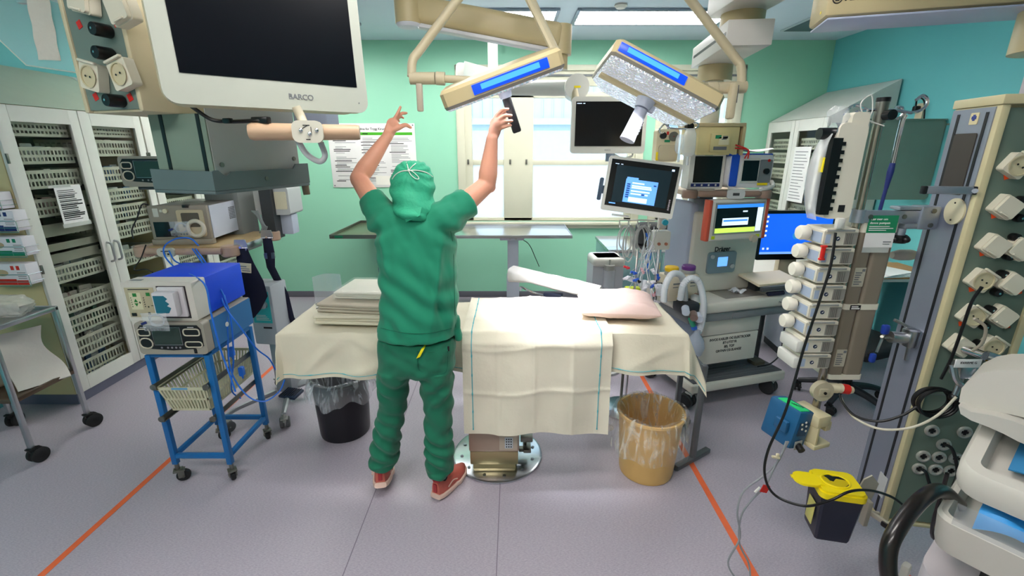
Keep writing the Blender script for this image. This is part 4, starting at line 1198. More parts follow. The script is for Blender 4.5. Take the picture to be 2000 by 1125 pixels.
def lamp(label, c, rot, w, d, dark, energy, spot, st):
    t = Th('surgical_lamp', label, 'lamp', c, 0)
    t.e.rotation_euler = rot
    h = .062
    o = [(-w / 2, -d * .30), (-w * .36, -d / 2), (w * .36, -d / 2), (w / 2, -d * .3), (w / 2, d * .3), (w * .36, d / 2), (-w * .36, d / 2), (-w / 2, d * .3)]
    o = [(-w / 2, -d * .46), (-w * .47, -d / 2), (w * .47, -d / 2), (w / 2, -d * .46), (w / 2, d * .3), (w * .36, d / 2), (-w * .36, d / 2), (-w / 2, d * .3)]
    top = [(x * .96, y * .95) for x, y in o]
    M().rings([[Vector((x, y, 0)) for x, y in o], [Vector((x, y, h * .8)) for x, y in o], [Vector((x, y, h)) for x, y in top]]).o('head', LC, t)
    M().rings([[Vector((x * .985, y * .985, -.012)) for x, y in o], [Vector((x * 1.003, y * 1.003, -.0005)) for x, y in o]]).o('rim', mat('lamp_rim', '#8F8A80', .35, .4), t)
    M().rings([[Vector((x * .95, y * .95, -.02)) for x, y in o], [Vector((x * .975, y * .975, -.0125)) for x, y in o]]).o('reflector', CRINK, t)
    M().bb(w * st[0], w * st[1], -d / 2 - .004, -d / 2 - .0003, h * .12, h * .72, .0015).o('blue_strip', BGLOW, t)
    M().bb(w * (st[0] + .07), w * (st[1] - .07), -d / 2 - .0055, -d / 2 - .0042, h * .3, h * .62).o('strip_light', BGL2, t)
    M().bb(-w * .47, w * .47, -.022, .022, -.034, -.0205, .004).o('centre_bar', LC, t)
    for i in (-2, -1, 1, 2):
        for y in (-d * .25, d * .25):
            M().c((i * w * .17, y, -.0205), (i * w * .17, y, -.0225), .02).o('led_lens', LED if dark else CRINK, t)
    if dark:
        M().c((0, 0, -.034), (0, 0, -.06), .03, .026).o('handle_collar', mat('collar_white', '#BDC2D0', .3), t)
        M().b(0, 0, -.135, .04, .04, .155, .008).o('handle', BLACK, t)
    else:
        M().c((0, 0, -.034), (0, 0, -.075), .045, .035).b(.02, 0, -.06, .07, .03, .03, .006).o('handle_collar', mat('collar_white', '#BDC2D0', .3), t)
        M().l([(.001, -.08), (.029, -.08), (.03, -.1), (.033, -.2), (.036, -.23), (.033, -.232), (.001, -.225)], (0, 0, 0), 28).o('sterile_handle', mat('sterile_white', '#AEB3C2', .35), t)
        x = M()
        for i in range(5):
            x.b(.0335, -.006, -.13 - .014 * i, .002, .012, .007)
        x.o('handle_print', GINK, t)
    L_ = bpy.data.lights.new('lamp_beam', 'SPOT'); L_.energy = energy; L_.spot_size = R(spot); L_.spot_blend = 1; L_.shadow_soft_size = .12; L_.color = (.93, .96, 1)
    lo = bpy.data.objects.new('lamp_beam', L_); COL.objects.link(lo)
    return t, lo


def aim(lo, p, tgt):
    lo.location = p; lo.rotation_euler = (Vector(tgt) - Vector(p)).to_track_quat('-Z', 'Y').to_euler()


c1 = W(980, 163, Y=2.13); c2 = W(1268, 182, Y=2.26)
l1, s1 = lamp('left surgical lamp head with a glowing blue strip, its black handle held by the person', c1, (R(11), R(-19), 0), .50, .40, True, 240, 48, (-.24, .38))
l2, s2 = lamp('right surgical lamp head with a white sterile handle and glittering underside', c2, (R(-9), R(25), 0), .52, .42, False, 480, 25, (-.46, .14))
aim(s1, c1 + Vector((.02, 0, -.06)), (.22, 2.44, .88)); aim(s2, c2 + Vector((-.03, 0, -.06)), (.2, 2.42, .88))
V = lambda px, py, Y: W(px, py, Y=Y)
# left yoke
y1 = Th('lamp_yoke', 'bent cream tube yoke carrying the left surgical lamp', 'arm', V(835, 153, 2.3), 0)
def lt(t, pts):
    return [t.mi @ Vector(p) for p in pts]
M().t(lt(y1, [V(925, -40, 2.36), V(893, 0, 2.36), V(822, 95, 2.33), V(806, 118, 2.31), V(804, 150, 2.3)]), .0205, 14, 5).o('tube', LCW, y1)
M().c(*lt(y1, [V(801, 153, 2.3), V(850, 153, 2.3)]), .027).c(*lt(y1, [V(852, 153, 2.3), V(869, 154, 2.3)]), .029).o('joint', LCW, y1)
M().c(*lt(y1, [V(869, 154, 2.3), V(985, 160, 2.3)]), .017).o('axle', LCW, y1)
M().b(*((y1.mi @ V(820, 190, 2.3))), .028, .03, .125, .006).o('side_grip', mat('grip_cream_grey', '#B9AE9C', .4), y1)
a0, a1 = lt(y1, [V(1022, -30, 2.42), V(1088, 108, 2.24)])
M().t([a0, a1], [.034, .028], 10, 0, sq=.6).o('flat_arm', LCW, y1)
# right yoke
y2 = Th('lamp_yoke', 'bent cream tube yoke carrying the right surgical lamp', 'arm', V(1430, 172, 2.45), 0)
M().t(lt(y2, [V(1305, -60, 2.5), V(1345, -5, 2.5), V(1432, 108, 2.47), V(1447, 130, 2.46), V(1449, 168, 2.45)]), .0215, 14, 5).o('tube', LCW, y2)
M().c(*lt(y2, [V(1456, 170, 2.45), V(1400, 172, 2.45)]), .028).c(*lt(y2, [V(1399, 172, 2.45), V(1380, 173, 2.45)]), .03).o('joint', LCW, y2)
M().c(*lt(y2, [V(1382, 173, 2.45), V(1250, 172, 2.4)]), .018).o('axle', LCW, y2)
q = y2.mi @ V(1429, 197, 2.42)
M().b(q.x, q.y, q.z, .034, .05, .17, .012).o('control_panel', LCW, y2)
M().b(q.x + .0178, q.y - .005, q.z + .03, .002, .03, .08, .002).o('key_pad', MGREY, y2)
# long ceiling beam
bm_ = Th('lamp_beam_arm', 'long cream ceiling arm ending in a knuckle above the left lamp', 'arm', V(798, 20, 2.62), 0)
q0, q1 = lt(bm_, [V(798, 47, 2.62), V(798, -60, 2.62)])
M().c(q0, (q0.x, q0.y, q0.z + .5), .066, n=32).o('hub', LC, bm_)
M().l([(.001, -.018), (.05, -.016), (.063, -.004), (.063, 0)], tuple(q0), 32).o('hub_cap', mat('hub_cap', '#D5DAE6', .4), bm_)
q2, q3 = lt(bm_, [V(800, 15, 2.62), V(1095, 75, 2.66)])
d = (q3 - q2); mid = (q2 + q3) / 2; ang = math.atan2(d.z, d.x)
M().b(mid.x, mid.y, mid.z, d.length, .10, .125, .03, rot=(0, -ang, 0), seg=4).o('beam', LC, bm_)
M().b(mid.x, mid.y, mid.z - .072, d.length * .93, .07, .02, .006, rot=(0, -ang, 0)).o('beam_underside', mat('beam_white', '#D8D9DE', .4), bm_)
M().c((q3.x + .0, q3.y, q3.z - .08), (q3.x + .0, q3.y, q3.z + .06), .058, n=28).c((q3.x, q3.y, q3.z - .15), (q3.x, q3.y, q3.z - .081), .04).o('knuckle', LC, bm_)
txt('Trumpf', .026, GINK, bm_, (q3.x - .055, q3.y - .0585, q3.z + .02), (PI / 2, R(-0), 0), bold=.0003)
txt('Medical', .02, GINK, bm_, (q3.x - .055, q3.y - .0585, q3.z - .008), (PI / 2, 0, 0))
# rear monitor arm
ra = Th('monitor_arm', 'white ceiling post and jointed arm holding the monitor before the window', 'arm', V(963, 150, 4.6), 0)
pz = ra.mi @ Vector((0, 0, 0))
M().c((0, 0, -.02), (0, 0, 1), .045, n=24).o('post', WHITE, ra)
q = ra.mi @ V(955, 62, 4.6)
M().c((0, 0, q.z), (0, 0, q.z + .06), .13, .11, n=28).o('ceiling_cover', LGREY, ra)
A = lt(ra, [V(905, 140, 4.55), V(963, 150, 4.6)])
B = lt(ra, [V(905, 158, 4.5), V(1120, 172, 3.9)])
d = B[1] - B[0]
M().t([A[0], A[1] + Vector((.06, 0, 0))], [.10, .055], 4, 0, sq=1.1).o('upper_arm', mat('arm_pale', '#C9D2CC', .4), ra)
M().b(A[0].x - .02, A[0].y, A[0].z - .08, .09, .12, .30, .03).o('elbow', WHITE, ra)
M().t([B[0] + Vector((0, 0, -.06)), B[1]], [.06, .062], 10, 0, sq=1).o('spring_arm', WHITE, ra)
M().c(B[1] + Vector((.02, -.08, .0)), B[1] + Vector((.02, .08, 0)), .095, n=28).o('joint_disc', WHITE, ra)
M().b(B[1].x + .02, B[1].y - .082, B[1].z, .05, .002, .014).o('yellow_sticker', YELLOW, ra)
C_ = lt(ra, [V(1122, 165, 3.86), V(1130, 215, 3.82), V(1185, 225, 3.86)])
M().t(C_, .035, 10, 3).o('drop_arm', LCW, ra)
mo2, w2 = span('window_monitor', 'white-framed dark monitor hanging before the window', 'monitor', V(1114, 300, 3.72), V(1258, 302, 3.72))
mo2.e.name = 'hanging_monitor'
h2 = .415
M().rr(w2 / 2, h2 / 2, w2, h2, .03, 0, .05).rr(w2 / 2, h2 / 2, w2 * .8, h2 * .8, .03, .05, .09).o('housing', WHITE, mo2)
M().bb(.03, w2 - .03, -.002, -.0003, .055, h2 - .035).o('screen', SCREEN, mo2)
txt('BARCO', .014, GINK, mo2, (w2 / 2, -.0006, .026))
M().bb(.038, .075, -.0028, -.002, h2 - .052, h2 - .046).bb(.085, .10, -.0028, -.002, h2 - .052, h2 - .046).o('screen_text', mat('lit_text', '#C8D8F0', .5, em=.6), mo2)
M().c((w2 * .55, .03, .0), (w2 * .55, .03, -.06), .035).o('swivel', mat('swivel_blue_grey', '#7D8CA0', .4), mo2)
M().t([(w2 * .6, .03, -.005), (w2 * .72, .03, -.035), (w2 * .84, .03, -.02), (w2 * .86, .03, .002)], .007, 8).o('handle_loop', WHITE, mo2)
# ================================================================ right wall cabinet
cabR, dwR = cabinet('white glass-door cabinet with a sloped top in the far right corner', (2.85, 5.36, 0), R(-90), 1.0, 2, 2.04, .58, .31, None, (.07, .06, .22, .1))
for k, nm in ((0, 'far door'), (1, 'near door')):
    for i, z in enumerate((1.86, 1.72, 1.56, 1.4, 1.22)):
        basket(cabR, dwR, k, z, .1, 'white basket in the right corner cabinet, %s, %s from the top' % (nm, ORD[i]), 2)
for k, (xa, xb, za, zb, nm) in enumerate(((.02, .22, 1.22, 1.5, 'small printed paper taped on the far door of the right corner cabinet'), (.58, .84, 1.25, 1.78, 'long printed paper sheet on the near door glass of the right corner cabinet'))):
    t = Th('paper_notice', nm, 'notice', cabR.mi.inverted() @ Vector((xa, -.004, za)), cabR.yaw)
    M().bb(0, xb - xa, -.002, 0, 0, zb - za).o('sheet', PAPER, t)
    b = M()
    for i in range(int((zb - za) / .03) - 1):
        b.bb(.02, .02 + (xb - xa - .04) * rnd.uniform(.5, 1), -.003, -.0021, .03 + .03 * i, .036 + .03 * i)
    b.o('printed_lines', GINK, t)
# grey-green panel in front of the right wall
p0, p1 = W(1640, 390, Y=3.83), W(1822, 390, Y=3.83)
gp = Th('equipment_board', 'large flat grey-green panel with rounded lower corners behind the drip pole', 'panel', (p0.x, 3.83, p0.z), 0)
w_ = p1.x - p0.x - .05; h_ = W(1838, 235, Y=3.83).z - p0.z
M().rr(w_ / 2, h_ / 2, w_, h_, .03, 0, .05).o('plate', mat('panel_sage', '#8A9A8C', .55), gp)
M().bb(-.0, min(w_ + .03, XR - .01 - p0.x), -.01, .06, h_, h_ + .012, .003).c((w_ + .015, -.02, h_ - .03), (w_ + .015, .06, h_ - .03), .012).o('top_edge', mat('panel_edge', '#8B9A8C', .5), gp)
M().bb(w_ * .3, w_ * .7, .05, .12, h_ * .2, h_ * .8).bb(w_ * .4, w_ * .6, .12, .3, .25, .4).bb(w_ * .45, XR - .012 - p0.x, .2, .28, .28, .36).o('wall_bracket', DGREY, gp)
# wall socket with plug
so_ = Th('wall_socket', 'cream socket with a black plug and looped cord on the right wall', 'socket', (XR - .001, 4.1, 2.05), R(-90))
M().rr(0, 0, .07, .15, .008, -.02, 0).o('socket_plate', CREAM, so_)
M().b(-.01, -.04, .03, .04, .05, .05, .01).o('plug', BLACK, so_)
M().t([(-.01, -.05, .05), (-.0, -.06, .1), (.03, -.05, .11), (.05, -.03, .06), (.06, -.01, -.1), (.04, -.01, -.24)], .006, 8).o('cord', BLACK, so_)

# ================================================================ anaesthesia pendant
ap = Th('anaesthesia_pendant', 'cream ceiling pendant of box arms, drums and a shelf above the anaesthesia machine', 'pendant', (1.3, 3.0, 1.48), 0)
P_ = lambda x, y, z: ap.mi @ Vector((x, y, z))
m = M(); m.b(*P_(1.15, 2.05, 2.5), .24, 1.35, .17, .006); m.o('upper_arm', mat('arm_white', '#D8D6D2', .4), ap)
M().b(*P_(1.028, 2.05, 2.5), .004, 1.2, .02).o('arm_groove', BLACK, ap)
M().c(P_(1.18, 2.63, 2.36), P_(1.18, 2.63, 2.42), .105, n=36).c(P_(1.18, 2.63, 2.345), P_(1.18, 2.63, 2.36), .095, n=36).o('upper_drum', LC, ap)
d = Vector((1.235, 3.05, 0)) - Vector((1.17, 2.5, 0)); an = math.atan2(d.y, d.x) - PI / 2
lo_ = P_(1.19, 2.79, 2.295)
M().b(*lo_, .215, .66, .115, .005, rot=(0, 0, an)).o('lower_arm', mat('arm_white', '#D8D6D2', .4), ap)
M().b(lo_.x - .108, lo_.y, lo_.z, .004, .6, .014, rot=(0, 0, an)).o('arm_groove', BLACK, ap)
M().b(lo_.x + .02, lo_.y - .329, lo_.z - .005, .035, .003, .012, rot=(0, 0, an)).o('yellow_sticker', YELLOW, ap)
M().c(P_(1.235, 3.03, 2.15), P_(1.235, 3.03, 2.237), .098, n=36).o('lower_drum', LC, ap)
M().c(P_(1.235, 3.03, 1.6), P_(1.235, 3.03, 2.15), .055, n=28).o('column', mat('column_ivory', '#CFCDBB', .4), ap)
a, b2 = ap.l(1360, 303, -.1), ap.l(1447, 247, -.1)
M().bb(a.x, b2.x, -.1, .2, a.z, b2.z, .006).bb(a.x + .07, b2.x - .06, -.12, -.1, a.z + .02, b2.z - .04, .004).o('head_box', mat('head_box_cream', '#D2C691', .45), ap)
M().bb(a.x - .02, b2.x + .03, -.11, .22, b2.z, b2.z + .02, .004).bb(b2.x + .012, b2.x + .03, -.11, .22, a.z, b2.z).o('head_frame', LC, ap)
M().bb(a.x + .095, a.x + .13, -.1215, -.1202, b2.z - .07, b2.z - .05).o('green_logo', GREEN, ap)
M().bb(b2.x - .13, b2.x - .07, -.1215, -.1202, a.z + .06, b2.z - .06).o('pale_plate', mat('plate_ivory', '#E0DAB8', .5), ap)
M().bb(a.x + .09, a.x + .17, -.1215, -.1202, a.z + .03, a.z + .05).bb(a.x + .14, a.x + .17, -.1215, -.1202, b2.z - .07, b2.z - .055).bb(b2.x - .115, b2.x - .085, -.1225, -.1216, a.z + .09, a.z + .095).o('print', GINK, ap)
wr = M()
for c_, k in ((0, 0), (1, .02)):
    wr.t([(b2.x - .02, -.105, a.z + .06 - k), (b2.x + .05, -.13, a.z + .03), (b2.x + .06 - k, -.12, a.z - .02)], .004, 6)
wr.o('red_wires', RED, ap)
s0, s1 = ap.l(1345, 378, -.12), ap.l(1495, 382, -.12)
M().bb(s0.x, s1.x, -.1, .35, s0.z - .02, s0.z + .012, .006).o('shelf', mat('shelf_tan', '#AF9C86', .45), ap)
for x in (s0.x + .01, s1.x - .01):
    M().l([(.001, -.028), (.042, -.028), (.048, -.02), (.048, .012), (.042, .02), (.001, .02)], (x, -.11, s0.z), 18).o('corner_bumper', mat('bumper_brown', '#8E7668', .5), ap)
M().t([(s0.x + .06, -.13, s0.z), (s0.x + .12, -.15, s0.z), (s1.x - .1, -.15, s0.z), (s1.x - .05, -.13, s0.z)], .02, 12).o('handle', mat('bumper_brown', '#8E7668', .5), ap)
M().rr((s0.x + s1.x) / 2 + .03, s0.z, .11, .055, .02, -.175, -.16).o('button_pad', LGREY, ap)
M().bb((s0.x + s1.x) / 2 + .01, (s0.x + s1.x) / 2 + .05, -.1765, -.1755, s0.z - .008, s0.z + .008).o('pad_print', DGREY, ap)
SHZ = 1.48 + s0.z + .012
M().bb(.0 - .04, .05, .1, .2, s0.z - .4, s0.z - .02).bb(-.1, .0, .04, .14, s0.z - .2, s0.z - .05, .01).o('lower_post', mat('post_blue_grey', '#7E8894', .45), ap)

# small monitor and defibrillator on the shelf
q0, q1 = W(1342, 370, Y=2.92), W(1412, 370, Y=2.92)
sm = Th('vital_signs_monitor', 'small white-framed black monitor on the pendant shelf', 'monitor', (q0.x, 2.92, SHZ + .0), R(4))
w_ = q1.x - q0.x; h_ = .215
M().rr(w_ / 2, h_ / 2 + .012, w_, h_, .012, 0, .1).bb(.04, w_ - .04, .01, .1, 0, .02).o('housing', WHITE, sm)
M().bb(.03, w_ - .02, -.002, -.0003, .052, h_ - .005).o('screen', SCREEN, sm)
M().bb(.02, w_ - .02, -.002, -.0003, .026, .046).o('key_strip', NAVY, sm)
k = M()
for i in range(4):
    k.c((.045 + i * (w_ - .09) / 3, -.002, .036), (.045 + i * (w_ - .09) / 3, -.0035, .036), .006)
k.o('keys', WHITE, sm)
M().bb(w_ * .4, w_ * .62, -.002, -.0003, h_ + .0, h_ + .008).o('green_tag', GREEN, sm)
q0, q1 = W(1418, 372, Y=2.9), W(1510, 372, Y=2.9)
df = Th('defibrillator', 'white and blue defibrillator with a dark screen on the pendant shelf', 'defibrillator', (q0.x, 2.9, SHZ + .0), R(8))
w_ = q1.x - q0.x; h_ = .22
M().rr(w_ / 2, h_ / 2 + .01, w_, h_ - .02, .03, 0, .16).o('housing', mat('defib_white', '#DADCDF', .4), df)
M().rr(.035, h_ / 2 + .015, .05, h_ - .03, .01, -.006, .1).bb(-.01, w_ * .96, .0, .14, h_ - .004, h_ + .006, .002).o('blue_shell', mat('defib_blue', '#1D4FC0', .45), df)
M().bb(.08, w_ * .68, -.005, -.0005, .05, h_ - .02).o('screen_bezel', WHITE, df)
M().bb(.09, w_ * .66, -.007, -.0055, .062, h_ - .035).o('screen', SCREEN, df)
M().rr(w_ * .83, .12, w_ * .28, h_ - .08, .01, -.005, -.0005).o('control_side', MGREY, df)
M().c((w_ * .84, -.005, .12), (w_ * .84, -.018, .12), .018).o('dial', BLACK, df)
M().c((w_ * .88, -.005, h_ - .035), (w_ * .88, -.008, h_ - .035), .009).o('red_key', RED, df)
M().bb(w_ * .68, w_ * .92, -.0065, -.0055, .035, .05).o('yellow_label', YELLOW, df)
M().t([(.0, -.02, .02), (.08, -.05, .005), (w_ * .6, -.06, .005), (w_ * .95, -.04, .03), (w_, -.01, .06)], .012, 8).o('front_handle', WHITE, df)
one(M().g(lambda u, v: Vector((.0 + .34 * u, .16 * v, .004 + .012 * math.sin(7 * u + 3 * v) * math.sin(5 * v + 1) + .008)), 24, 10, .002), 'paper_sheets', PAPER, 'crumpled white paper lying on top of the blue and white defibrillator', 'paper', (q0.x - .05, 2.9, SHZ + .235), R(8))

# ================================================================ anaesthesia machine
DW_ = mat('machine_white', '#D6D3C8', .4)
DB = mat('machine_blue_grey', '#8C99A6', .45)
dm = Th('anaesthesia_machine', 'large cream anaesthesia workstation with red-sided screen behind the right end of the table', 'machine', (1.13, 2.76, 0), R(16))
L = lambda px, py, y=0: dm.l(px, py, y)
MW_ = L(1556, 600).x
wt = .79
M().bb(.0, MW_, 0, .62, wt - .075, wt, .02, seg=3).o('worktop', DW_, dm)
M().bb(MW_ * .38, MW_ * .74, .06, .28, wt + .0005, wt + .002).o('steel_inlay', mat('inlay_steel', '#A3A09A', .35, .5), dm)
M().bb(.03, MW_ - .02, .02, .6, wt - .135, wt - .078, .004).o('drawer_box', mat('drawer_grey', '#83878B', .45), dm)
M().bb(MW_ * .42, MW_ * .8, .012, .02, wt - .128, wt - .085, .003).o('drawer', mat('drawer_front', '#7A7E83', .45), dm)
txt('Perseus A500', .024, GINK, dm, (MW_ - .1, -.0006, wt - .04))
# tower
a, b2 = L(1340, 552, .22), L(1462, 385, .22)
txl, txr = L(1345, 540, .22).x, L(1478, 500, .22).x
M().bb(txl, txr, .22, .5, wt, 1.36, .02, seg=3).o('tower', DW_, dm)
M().bb(txl - .02, txl + .05, .24, .5, wt + .1, 1.42, .02, seg=3).o('tower_side', mat('tower_lilac', '#AEB6CC', .4), dm)
q = L(1408, 512, .215)
M().rr(q.x, q.z, .23, .15, .02, .205, .2195).o('gas_panel', mat('gas_panel_grey', '#7F929C', .4), dm)
q2 = L(1412, 512, .2)
M().bb(q2.x - .04, q2.x + .04, .203, .2045, q2.z - .03, q2.z + .035).o('gas_screen', mat('gas_screen_blue', '#5C9CF0', .3, em=.9, emc='#6AA6FF'), dm)
M().c((q.x - .085, .2045, q.z + .045), (q.x - .085, .195, q.z + .045), .013).o('gas_knob', LGREY, dm)
M().c((q.x + .085, .2045, q.z - .03), (q.x + .085, .195, q.z - .03), .016).o('gas_knob', LGREY, dm)
q = L(1413, 487, .21)
txt('Dräger', .045, INK, dm, (q.x, .2185, q.z), bold=.001)
# screen of the machine
q0, q1 = L(1380, 472, .0), L(1488, 472, .0)
sx0, sx1 = q0.x, q1.x; sz0, sz1 = q0.z, L(1390, 391, 0).z
sg = M().bb(sx0, sx1, .0, .06, sz0, sz1, .012, seg=3); sg.bb((sx0 + sx1) / 2 - .08, (sx0 + sx1) / 2 + .08, .06, .22, sz0 + .06, sz1 - .06)
sg.o('screen_housing', mat('machine_screen_white', '#DDDAD2', .4), dm)
for q_ in (sx0, sx1):
    M().bb(q_ - .012, q_ + .012, -.004, .05, sz0, sz1, .006).o('red_side_trim', mat('machine_red', '#C2543E', .45), dm)
ax0, ax1, az0, az1 = sx0 + .045, sx1 - .035, sz0 + .05, sz1 - .03
M().bb(ax0 - .012, ax1 + .012, -.003, -.0005, az0 - .012, az1 + .012).o('screen_bezel', GREYP, dm)
M().bb(ax0, ax1, -.0045, -.0032, az0, az1).o('screen', SCREEN, dm)
sw2, sh2 = ax1 - ax0, az1 - az0
SB = mat('screen_blue', '#2F7BE0', .4, em=.9); SG = mat('screen_green', '#B7DD55', .4, em=.9); SL = mat('screen_light', '#C6D8EA', .4, em=.9)
M().bb(ax0, ax1, -.0058, -.0046, az1 - sh2 * .12, az1).bb(ax0 + sw2 * .16, ax0 + sw2 * .68, -.0069, -.0059, az0 + sh2 * .4, az0 + sh2 * .46).o('screen_blue_bars', SB, dm)
M().bb(ax0, ax0 + sw2 * .87, -.0058, -.0046, az0, az0 + sh2 * .17).o('screen_green_bar', SG, dm)
M().bb(ax0 + sw2 * .88, ax1, -.0058, -.0046, az0 + .002, az1 - sh2 * .13).bb(ax0 + sw2 * .14, ax0 + sw2 * .7, -.0058, -.0046, az0 + sh2 * .26, az0 + sh2 * .52).bb(ax0 + sw2 * .56, ax0 + sw2 * .66, -.0058, -.0046, az0 + sh2 * .72, az0 + sh2 * .77).o('screen_dialog', SL, dm)
q = L(1470, 474, -.01)
M().c((q.x, .0, sz0 + .005), (q.x, -.022, sz0 + .005), .024).o('turn_knob', mat('knob_beige', '#BFB3A0', .4), dm)
M().bb(sx0 + .03, sx0 + .055, -.002, -.0003, sz0 + .012, sz0 + .032).bb(sx1 - .06, sx1 - .03, -.002, -.0003, sz0 + .012, sz0 + .03).o('yellow_stickers', mat('sticker_lime', '#C9DA20', .5), dm)
# drawers and base
dxa, dxb = L(1372, 640, .06).x, L(1480, 640, .06).x
zA, zB, zC_ = L(1400, 630, .06).z, L(1400, 654, .06).z, L(1400, 708, .06).z
M().bb(dxa - .02, dxb, .075, .55, zC_, wt - .136, .006).o('cabinet', mat('cab_blue_grey', '#98A6BC', .45), dm)
M().bb(dxa, dxb, .05, .075, zB + .004, zA + .02, .004).o('upper_drawer', DW_, dm)
M().bb(dxa, dxb, .05, .075, zC_, zB - .002, .004).o('lower_drawer', DW_, dm)
for i, s in enumerate(('INVOS KABLER OG ELEKTRODER', 'BT-UTSTYR', 'BIS, TOF', 'GRØNN O2-SLANGE')):
    txt(s, .026, INK, dm, ((dxa + dxb) / 2, .0493, zB - .032 - .03 * i), bold=.0006, sx=.88)
bx0, bx1, bz = L(1340, 760, .0).x + .05, L(1532, 745, 0).x, .16
M().bb(bx0, bx1, 0, .6, .13, .2, .015, seg=3).o('base', DW_, dm)
M().bb(bx0 + .02, bx1 - .02, .02, .58, .2003, .206, .002).o('base_mat', mat('base_mat', '#595C60', .5), dm)
x = M()
for i in range(14):
    x.bb(bx0 + .03, bx1 - .03, .05 + .035 * i, .056 + .035 * i, .206, .2085)
x.o('mat_ribs', mat('rib_grey', '#6E7176', .5), dm)
M().bb(bx1 - .17, bx1 - .08, .12, .2, .207, .235, .004).o('foot_switch', mat('switch_olive', '#5C584A', .5), dm)
for x in (bx0 + .03, bx1 - .06):
    for y in (.05, .52):
        cast(dm, x, y, .135, .055, .4, LGREY, mat('tyre_dark', '#2B2D30', .6), True, .032)
# left side breathing block
bp_ = M().b(.03, .06, wt - .02, .12, .14, .08, .02)
bp_.o('breathing_block', mat('block_dark', '#2F3338', .45), dm)
for i, (x, y, z, m_) in enumerate(((-.02, .0, wt - .01, 'port_white'), (.02, -.03, wt - .04, 'port_brown'), (.06, -.03, wt - .055, 'port_white'))):
    M().c((x, y, z), (x - .03, y - .05, z - .01), .024, n=18).o('valve_port', mat(m_, {'port_white': '#C9D4E4', 'port_brown': '#7D6A62'}[m_], .4), dm)
q = L(1360, 585, .05)
M().l([(.001, 0), (.05, 0), (.052, .012), (.03, .016), (.03, .04), (.024, .048), (.001, .05)], (q.x, .06, wt), 24).o('flow_valve', LGREY, dm)
M().l([(.0505, .001), (.054, .003), (.054, .01), (.0505, .012)], (q.x, .06, wt), 24).o('lime_ring', mat('lime', '#C9D04A', .5), dm)
# hoses
HOSE = mat('hose_translucent', '#E3E9F0', .35, alpha=.75, coat=.3, var=.05)


def ribbed(pts, r, n=90):
    m_ = M(); tmp = M(); tmp.t(pts, r, 12, 14)
    for v in tmp.bm.verts:
        pass
    rings = []
    vs = [v.co.copy() for v in tmp.bm.verts]; tmp.bm.free()
    for i in range(0, len(vs) // 12):
        ring = vs[i * 12:(i + 1) * 12]; c = sum(ring, Vector()) / 12
        k = 1 + .06 * (1 if i % 2 else -1)
        rings.append([c + (p - c) * k for p in ring])
    return m_.rings(rings)


ribbed([L(1296, 590, -.05), L(1299, 560, -.04), L(1312, 536, -.03), L(1330, 538, .0), L(1336, 560, .05), L(1338, 590, .06)], .020).o('breathing_hose', HOSE, dm)
ribbed([L(1328, 585, .0), L(1335, 556, -.02), L(1350, 543, -.03), L(1366, 553, -.04), L(1374, 590, -.06), L(1372, 625, -.06), L(1364, 650, -.05)], .020).o('breathing_hose', HOSE, dm)
q = L(1358, 672, -.06)
M().l([(.001, .1), (.02, .1), (.022, .07), (.05, .03), (.06, -.02), (.045, -.07), (.015, -.09), (.001, -.09)], tuple(q), 20).o('breathing_bag', mat('bag_translucent', '#B9C6D6', .35, alpha=.6), dm)
M().c(L(1349, 622, -.05), L(1354, 636, -.05), .017).o('green_connector', mat('conn_green', '#2E9A7A', .4), dm)
M().c(L(1354, 636, -.05), L(1356, 642, -.05), .019).o('blue_connector', mat('conn_blue', '#2E6AD0', .4), dm)
# keyboard tray
q0, q1 = dm.l(1484, 552, .02), dm.l(1566, 552, .02)
M().b(q0.x + .18, .12, q0.z - .01, .36, .2, .02, .004, rot=(R(8), 0, 0)).o('keyboard_tray', mat('tray_ivory', '#D9CDB2', .45), dm)
M().b(q0.x + .18, .012, q0.z - .045, .34, .03, .035, .01).o('wrist_rest', mat('rest_grey', '#4F5458', .6), dm)
M().bb(q0.x + .1, q0.x + .2, .15, .3, wt, q0.z - .02).o('tray_support', DGREY, dm)
cp = []
for i in range(60):
    t_ = i / 59; cp.append((q0.x + .08 + .14 * t_, .02 + .012 * math.cos(i * 1.3), wt + .02 + .012 * math.sin(i * 1.3)))
M().t(cp, .004, 5, 2).o('coiled_cord', mat('cord_navy', '#1A2140', .5), dm)
one(M().g(lambda u, v: Vector((.1 * u, .07 * v, .01 + .012 * math.sin(8 * u + 4 * v) + .008 * math.sin(9 * v))), 12, 8, .001), 'foil_wrapper', mat('foil', '#DDE2EA', .25, .3), 'crumpled clear wrapper lying on the anaesthesia worktop beside the keyboard tray', 'wrapper', dm.mi.inverted() @ Vector((q0.x - .1, .13, wt + .003)), R(10))
